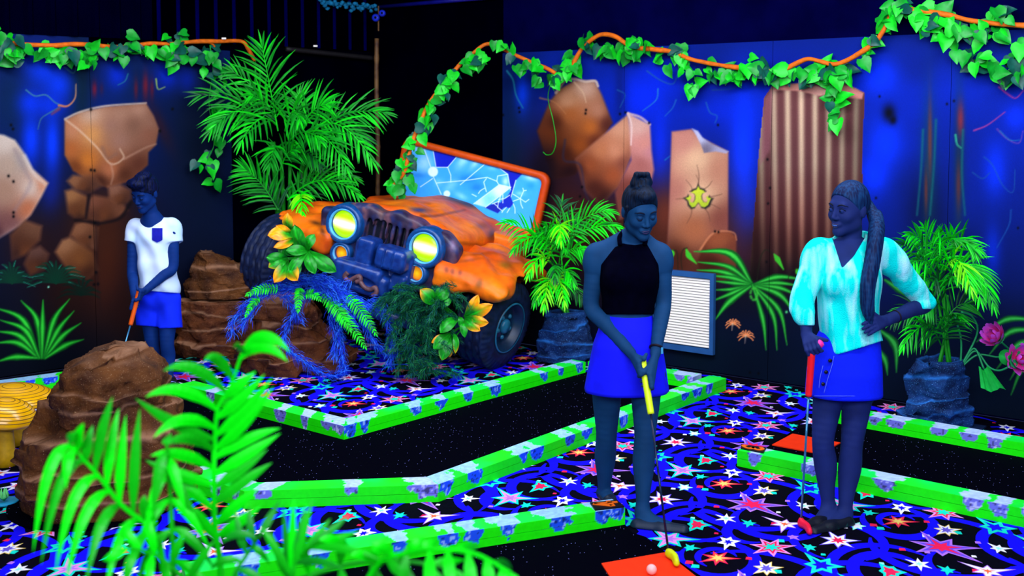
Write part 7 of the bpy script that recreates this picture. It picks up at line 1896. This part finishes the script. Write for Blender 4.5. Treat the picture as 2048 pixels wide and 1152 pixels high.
eR2 = a(1605, 600, 5.20); cuR = a(1612, 648, 5.12)
sl_ = [shR, shR * .5 + eR2 * .5, eR2, a(1606, 628, 5.15), cuR]
chain(bl, sl_, [.062, .060, .062, .052, .034], .03)
chain(bl, [shL, shL * .5 + elL * .5, elL + (-.004, 0, 0), a(1842, 612, 5.37)], [.063, .062, .050, .046], .03)
VN = np.array([(1660, 455), (1666, 480), (1684, 537), (1708, 512), (1728, 478), (1730, 455)], float)
def in_poly(x, y, P):
    ins = np.zeros(x.shape, bool); d2 = np.full(x.shape, 1e9)
    for k in range(len(P)):
        p, q = P[k], P[(k + 1) % len(P)]; c = (p[1] > y) != (q[1] > y); ins ^= c & (x < p[0] + (y - p[1]) * (q[0] - p[0]) / (q[1] - p[1] + 1e-9))
        e = q - p; t = np.clip(((x - p[0]) * e[0] + (y - p[1]) * e[1]) / (e @ e), 0, 1); d2 = np.minimum(d2, (x - p[0] - t * e[0]) ** 2 + (y - p[1] - t * e[1]) ** 2)
    return np.sqrt(d2) * np.where(ins, 1, -1)
def bl_post(G, F):
    x, y = proj(G)
    F = F + .006 * np.sin(G[..., 0] * 62 + 2.5 * np.sin(G[..., 2] * 7)) * np.clip((1.34 - G[..., 2]) / .35, 0, 1) + .005 * fbm(G, 11, 2, 4)
    hem = np.interp(x, [1560, 1640, 1650, 1674, 1700, 1764, 1800], [690, 690, 698, 709, 702, 682, 676])
    hem = np.where(x < 1632, 651, hem); hem = np.where((x > 1790), 618 + (1860 - x) * .02 + np.clip(1838 - x, 0, 60) * -1.0, hem)
    F = np.maximum(F, (y - hem) * G2 / FPX)
    v = in_poly(x, y, VN) * G2 / FPX
    F = np.where(G[..., 1] < G2 + .06, np.maximum(F, v), F)
    # open neck all round
    nk = np.linalg.norm(G - a(1701, 470, G2 + .03), axis=-1) - .066
    return np.maximum(F, -nk)
sdf_obj('blouse', bl, .0055, m_blouse, W2, bl_post)
m_denim = mat('blue_denim', (10, 34, 232), .8, .05, 60, .1)
loft('denim_skirt', [(1640, 1756, 672, G2 + .02, .108), (1623, 1760, 705, G2 + .02, .124), (1615, 1762, 755, G2 + .02, .155), (1611, 1763, 803, G2 + .02, .158)], m_denim, W2, fold=.008, folds=6)
m_btn = mat('dark_button', (4, 4, 16), .4, .2, 30, .4); m_stitch = mat('pale_stitching', (96, 120, 255), .7, .1, 30, .2)
def skirt_pt(x, y):
    y = y - 4
    t = np.interp(y, [672, 705, 755, 803], [0, 1, 2, 3]); x0, x1 = np.interp(y, [672, 705, 755, 803], [1640, 1623, 1615, 1611]), np.interp(y, [672, 705, 755, 803], [1756, 1760, 1762, 1763]); dh = np.interp(y, [672, 705, 755, 803], [.108, .124, .155, .158])
    e = np.clip((x - (x0 + x1) / 2) / ((x1 - x0) / 2), -.98, .98); return at(x, y, G2 + .02 - dh * (1 - abs(e) ** 2.3) ** (1 / 2.3) - .002)
for (x, y) in ((1660, 725), (1652, 748), (1646, 772)):
    b = MB(); b.lathe([(.009, 0), (.009, .004), (.006, .007), (0, .006)], skirt_pt(x, y), rot('X', 90), 14); b.build('button', m_btn, W2, True)
for pts in ([(1668, 716), (1664, 735), (1656, 760), (1648, 790)], [(1646, 735), (1640, 760), (1638, 780)]):
    b = MB(); b.tube(spline([skirt_pt(*q) for q in pts], 6), .0015, 5); b.build('stitching', m_stitch, W2, True)
b = MB(); b.tube([skirt_pt(x, 796) for x in np.linspace(1628, 1758, 24)], .0014, 5); b.build('stitching', m_stitch, W2, True)
band(W2, elL * .2 + wrL * .8, wrL - elL, .0285, .004, m_cord, 'bracelet')
m_red = mat('fluorescent_red_grip', (255, 22, 34), .45, .05, 20, .35); m_pink = mat('fluorescent_pink_cap', (255, 40, 150), .45, .08, 20, .35); m_shs = mat('bright_steel_shaft', (60, 130, 170), .2, .15, 30, .6, .5); m_redh = mat('red_putter_rubber', (255, 20, 60), .5, .06, 20, .3)
pu2 = putter('red putter with pink cap held upright by the woman in white', a(1624, 700, 5.04), ge2, gf2, .0165, m_red, m_shs, m_redh, np.array((*(fl(1625, 1078)[:2] - fl(1598, 1048)[:2]), 0)))
b = MB(); pc0, pc1 = a(1622, 701, 5.045), a(1643, 685, 5.02); b.tube([pc0, pc0 * .7 + pc1 * .3, pc0 * .25 + pc1 * .75, pc1, pc1 + (pc1 - pc0) * .06], [.015, .019, .0195, .017, .010], 14); b.build('grip_cap', m_pink, pu2, True)
# ------------------------------------------------------------------ boy
G3 = 7.85
W3 = thing('person', 'boy in glowing white T-shirt and blue shorts, looking down, holding an orange putter', 'person', (*fl(322, 780)[:2], 0), 'mini golf players')
B3 = []
ank = (a(306, 757, 7.86), a(338, 758, 7.80)); kn = (a(304, 684, 7.84), a(334, 686, 7.80)); hp_ = (a(299, 600, 7.86), a(337, 600, 7.86))
for an, kk, hh in ((ank[0], kn[0], hp_[0]), (ank[1], kn[1], hp_[1])):
    chain(B3, [hh, hh * .5 + kk * .5, kk, kk * .64 + an * .36 + (0, .016, 0), kk * .3 + an * .7 + (0, .006, 0), an], [.072, .062, .047, .047, .034, .029], .03)
m_snk = mat('black_trainer', (6, 6, 30), .5, .2, 30, .35); m_lace = mat('white_lace', (150, 160, 250), .6, .1, 30, .2)
for an, tx in ((ank[0], (288, 7.68)), (ank[1], (346, 7.60))):
    hz = np.array((an[0], an[1] + .02, .045)); tz = at(tx[0], 778, tx[1]); tz[2] = .036
    shoe(B3, W3, hz, tz, m_snk, .042, .036, (.12, .115, .10, .085, .09, .09), 'trainer')
    b = MB()
    for u in (.45, .58, .7):
        c_ = hz + (tz - hz) * u; sdv = unit(np.cross(tz - hz, (0, 0, 1))); b.tube([c_ - sdv * .024 + (0, 0, .038), c_ + (0, 0, .046), c_ + sdv * .024 + (0, 0, .038)], .0035, 5)
    b.build('laces', m_lace, W3, True)
T3 = [(ell(a(317, 590, G3), (.125, .10, .12)), 0, 1), (ell(a(314, 530, G3), (.115, .09, .15)), .06, 1), (ell(a(310, 475, G3), (.13, .095, .13)), .06, 1), (rcone(a(274, 452, G3), a(340, 450, G3), .045, .045), .05, 1)]
B3 += T3
chain(B3, [a(307, 452, G3), a(300, 420, G3 - .03), a(294, 400, G3 - .05)], [.06, .048, .046], .04)
shR, elR, wrR = a(268, 456, G3), a(265, 545, G3 - .04), a(269, 592, 7.62)
shL, elL, wrL = a(347, 454, G3), a(345, 536, G3 - .06), a(290, 582, 7.62)
for s_, e_, w_ in ((shR, elR, wrR), (shL, elL, wrL)): chain(B3, [s_, s_ * .5 + e_ * .5, e_, e_ * .65 + w_ * .35, w_], [.044, .040, .036, .034, .024], .025)
gt3, ge3, gf3 = a(279, 578, 7.55), a(261, 650, 7.52), a(219, 800, 7.36)
ax3 = unit(gt3 - ge3); g3 = lambda u: gt3 + (ge3 - gt3) * u
hand_grip(B3, wrL, g3(.16), ax3, (.7, -.5, .2), .015, .95, 1); hand_grip(B3, wrR, g3(.46), ax3, (-.75, -.5, .1), .015, .95, -1)
C3 = a(290, 384, G3 - .10); R3_ = rot('Z', -24) @ rot('X', 24) @ rot('Y', 5)
hw3 = make_head(B3, W3, C3, R3_, .99, 'down', True)
sdf_obj('body', B3, H, m_skin3, W3, SOLE)
hair = [(wrapR(clip(ell((0, .014, .030), (.083, .103, .106)), ((0, -.085, .050), (0, -.60, -.80))), C3, R3_, .99), 0, 1), (wrapR(ell((-.01, -.052, .094), (.070, .056, .036)), C3, R3_, .99), .02, 1), (wrapR(ell((.02, .0, .128), (.05, .06, .026)), C3, R3_, .99), .02, 1), (wrapR(rcone((.076, -.02, .03), (.077, -.012, -.012), .009, .005), C3, R3_, .99), .01, 1), (wrapR(rcone((-.076, -.02, .03), (-.077, -.012, -.012), .009, .005), C3, R3_, .99), .01, 1)]
sdf_obj('hair', hair, .005, m_hair3, W3, lambda G, F: F + .003 * fbm(G, 60, 2, 2))
m_tee = mat('glowing_white_cotton', (196, 226, 255), .8, .06, 4, .1, col2=(226, 236, 255))
sh3 = [(ell(a(315, 530, G3), (.145, .118, .18)), 0, 1), (ell(a(312, 478, G3), (.148, .115, .13)), .06, 1), (rcone(a(274, 452, G3), a(341, 450, G3), .055, .055), .05, 1), (ell(a(319, 575, G3), (.148, .125, .10)), .06, 1)]
chain(sh3, [shR, a(263, 486, G3 - .01)], [.053, .058], .03); chain(sh3, [shL, a(348, 486, G3 - .01)], [.055, .066], .03)
def sh_post(G, F):
    x, y = proj(G)
    F = F + .005 * np.sin(G[..., 0] * 60 + 3 * G[..., 2] * 6) * np.clip((1.15 - G[..., 2]) / .3, 0, 1) + .004 * fbm(G, 8, 2, 6)
    hem = np.where(x < 271, 485, np.where(x > 358.5, 484, np.interp(x, [270, 300, 362], [578, 581, 586])))
    tor = np.abs(x - 314) / 48.0
    F = np.maximum(F, (y - hem) * G3 / FPX)
    return np.maximum(F, -(np.linalg.norm((G - a(303, 430, G3 - .03)) / (1, 1.1, 1), axis=-1) - .062))
def sleeve_cut(pr, ypx):
    f, lo, hi = pr
    return (lambda P: np.maximum(f(P), (proj(P)[1] - ypx) * G3 / FPX)), lo, hi
sh3 = [((sleeve_cut(p_, 483) if i >= 4 else p_), k, s_) for i, (p_, k, s_) in enumerate(sh3)]
def sh_post2(G, F):
    x, y = proj(G)
    F = F + .008 * np.sin(G[..., 0] * 46 + 26 * G[..., 2] + 2 * np.sin(G[..., 2] * 11)) * np.clip((1.22 - G[..., 2]) / .3, 0, 1) + .006 * fbm(G, 9, 2, 6)
    F = np.maximum(F, (y - np.interp(x, [270, 300, 362], [579, 582, 587])) * G3 / FPX)
    return np.maximum(F, -(np.linalg.norm((G - a(303, 428, G3 - .03)) / np.array((1, 1.1, 1)), axis=-1) - .062))
sdf_obj('t_shirt', sh3, .0055, m_tee, W3, sh_post2)
m_pock = mat('navy_pocket', (22, 26, 150), .8, .15, 30, .1)
V = []; nx_, ny_ = 9, 11
for j in range(ny_):
    for i in range(nx_):
        u = i / (nx_ - 1); v = j / (ny_ - 1); x = 304 + 21 * u; y = 456 + (24 + (5 * (1 - abs(2 * u - 1)))) * v; V.append(march(sh3, x, y, .006))
obj('pocket', np.array(V), [(j * nx_ + i, j * nx_ + i + 1, (j + 1) * nx_ + i + 1, (j + 1) * nx_ + i) for j in range(ny_ - 1) for i in range(nx_ - 1)], m_pock, W3, True)
m_short = mat('cobalt_shorts', (14, 44, 236), .8, .08, 12, .12)
st3 = [(ell(a(317, 594, G3), (.138, .115, .11)), 0, 1)]
chain(st3, [a(299, 600, G3), a(297, 668, G3 - .01)], [.088, .086], .02); chain(st3, [a(337, 600, G3), a(339, 672, G3 - .02)], [.088, .087], .02)
sdf_obj('shorts', st3, .0055, m_short, W3, lambda G, F: np.maximum(np.maximum(F + .004 * np.sin(G[..., 0] * 50 + G[..., 2] * 20), (proj(G)[1] - np.interp(proj(G)[0], [270, 316, 319, 362], [650, 654, 657, 655])) * G3 / FPX), (572 - proj(G)[1]) * G3 / FPX))
m_org = mat('fluorescent_orange_grip', (255, 96, 10), .45, .06, 20, .35); m_oh = mat('orange_putter_rubber', (255, 70, 10), .5, .06, 20, .3)
putter('orange putter held by the boy, slanting down behind the brown rock stack', gt3, ge3, gf3, .016, m_org, m_shs, m_oh, (-.8, -.5, 0))

# ================================================================== FITTINGS HIGH IN THE CORNER
m_bam = mat('weathered_bamboo', (70, 40, 26), .6, .3, 12, .3, col2=(120, 84, 44))
q0, q1 = at(755, 640, 10.2), at(757, 108, 10.2)
PB = np.array((at(755, 300, 10.25)[0], 10.25))
b = MB(); zz = np.linspace(0, 2.62, 60); b.tube([(PB[0] + .004 * math.sin(z * 5), PB[1], z) for z in zz], [.020 + (.004 if int(z / .0446) % 9 == 0 else 0) for z in zz], 10)
tag(b.build('bamboo_pole', m_bam, None, True), 'upright bamboo pole in the dark corner between the palm and the car windscreen', 'pole')
b = MB(); A_, B_ = lw(572, 98, .06), lw(750, 117, .06); b.tube([A_ + (B_ - A_) * t for t in np.linspace(0, 1, 20)], .022, 8)
tag(b.build('bamboo_beam', mat('dark_bamboo', (16, 12, 14), .6, .3, 12, .3), None, True), 'dark horizontal bamboo beam below the ribbed cladding', 'beam')
m_pipe = mat('dark_blue_conduit', (6, 8, 110), .4, .2, 10, .5)
b = MB(); A_, B_ = rw(760, 14, .05), rw(985, -6, .05); b.tube([A_, B_], .018, 10)
tag(b.build('conduit_pipe', m_pipe, None, True), 'thin dark blue conduit along the top of the back wall', 'pipe')
cm = thing('security_camera', 'small blue two-eyed fitting hanging at the top of the corner', 'camera', at(757, 30, 10.1))
m_cam = mat('blue_fitting_plastic', (16, 40, 190), .4, .15, 20, .5)
for (x, y, r) in ((752, 36, .034), (765, 27, .030)):
    b = MB(); c_ = at(x, y, 10.1); b.lathe([(0, -.02), (r, -.015), (r, .03), (r * .75, .045)], c_, rot('X', 90), 20); b.build('housing', m_cam, cm, True)
    b = MB(); b.lathe([(r * .7, .040), (0, .05)], c_, rot('X', 90), 16); b.build('lens', m_iris, cm, True)
b = MB(); b.tube([at(757, 12, 10.12), at(757, 62, 10.12)], .006, 6); b.build('bracket', m_bam, cm)
m_moss = mat('turquoise_drape', (20, 110, 150), .8, .3, 30, .1)
b = MB(); rr = random.Random(3)
for k in range(46):
    t = k / 45; x, y = 640 + 112 * t, 1 + 14 * t + rr.uniform(-4, 6) + (10 if rr.random() < .15 else 0); c_ = lw(x, y, .12 + rr.uniform(-.02, .03))
    b.lathe([(0, -.02), (.018 * rr.uniform(.6, 1.2), -.008), (.02 * rr.uniform(.6, 1.2), .008), (0, .02)], c_, rot('X', rr.uniform(0, 90)), 7)
b.tube([lw(640 + 112 * t, 1 + 14 * t, .12) for t in np.linspace(0, 1, 12)], .006, 6)
tag(b.build('moss_garland', m_moss, None, True), 'ragged turquoise garland at the very top near the corner', 'garland')
m_clip = mat('white_clip', (255, 240, 220), .5, .05, 30, .3)
for (x, y, l) in ((448, 77, 'white clip on the bent orange branch left of the palm'), (631, 92, 'white clip on the dark bamboo beam below the cladding')):
    b = MB(); b.box(lw(x, y, .09 if x < 500 else .085), (.034, .014, .014)); tag(b.build('clip', m_clip), l, 'clip')
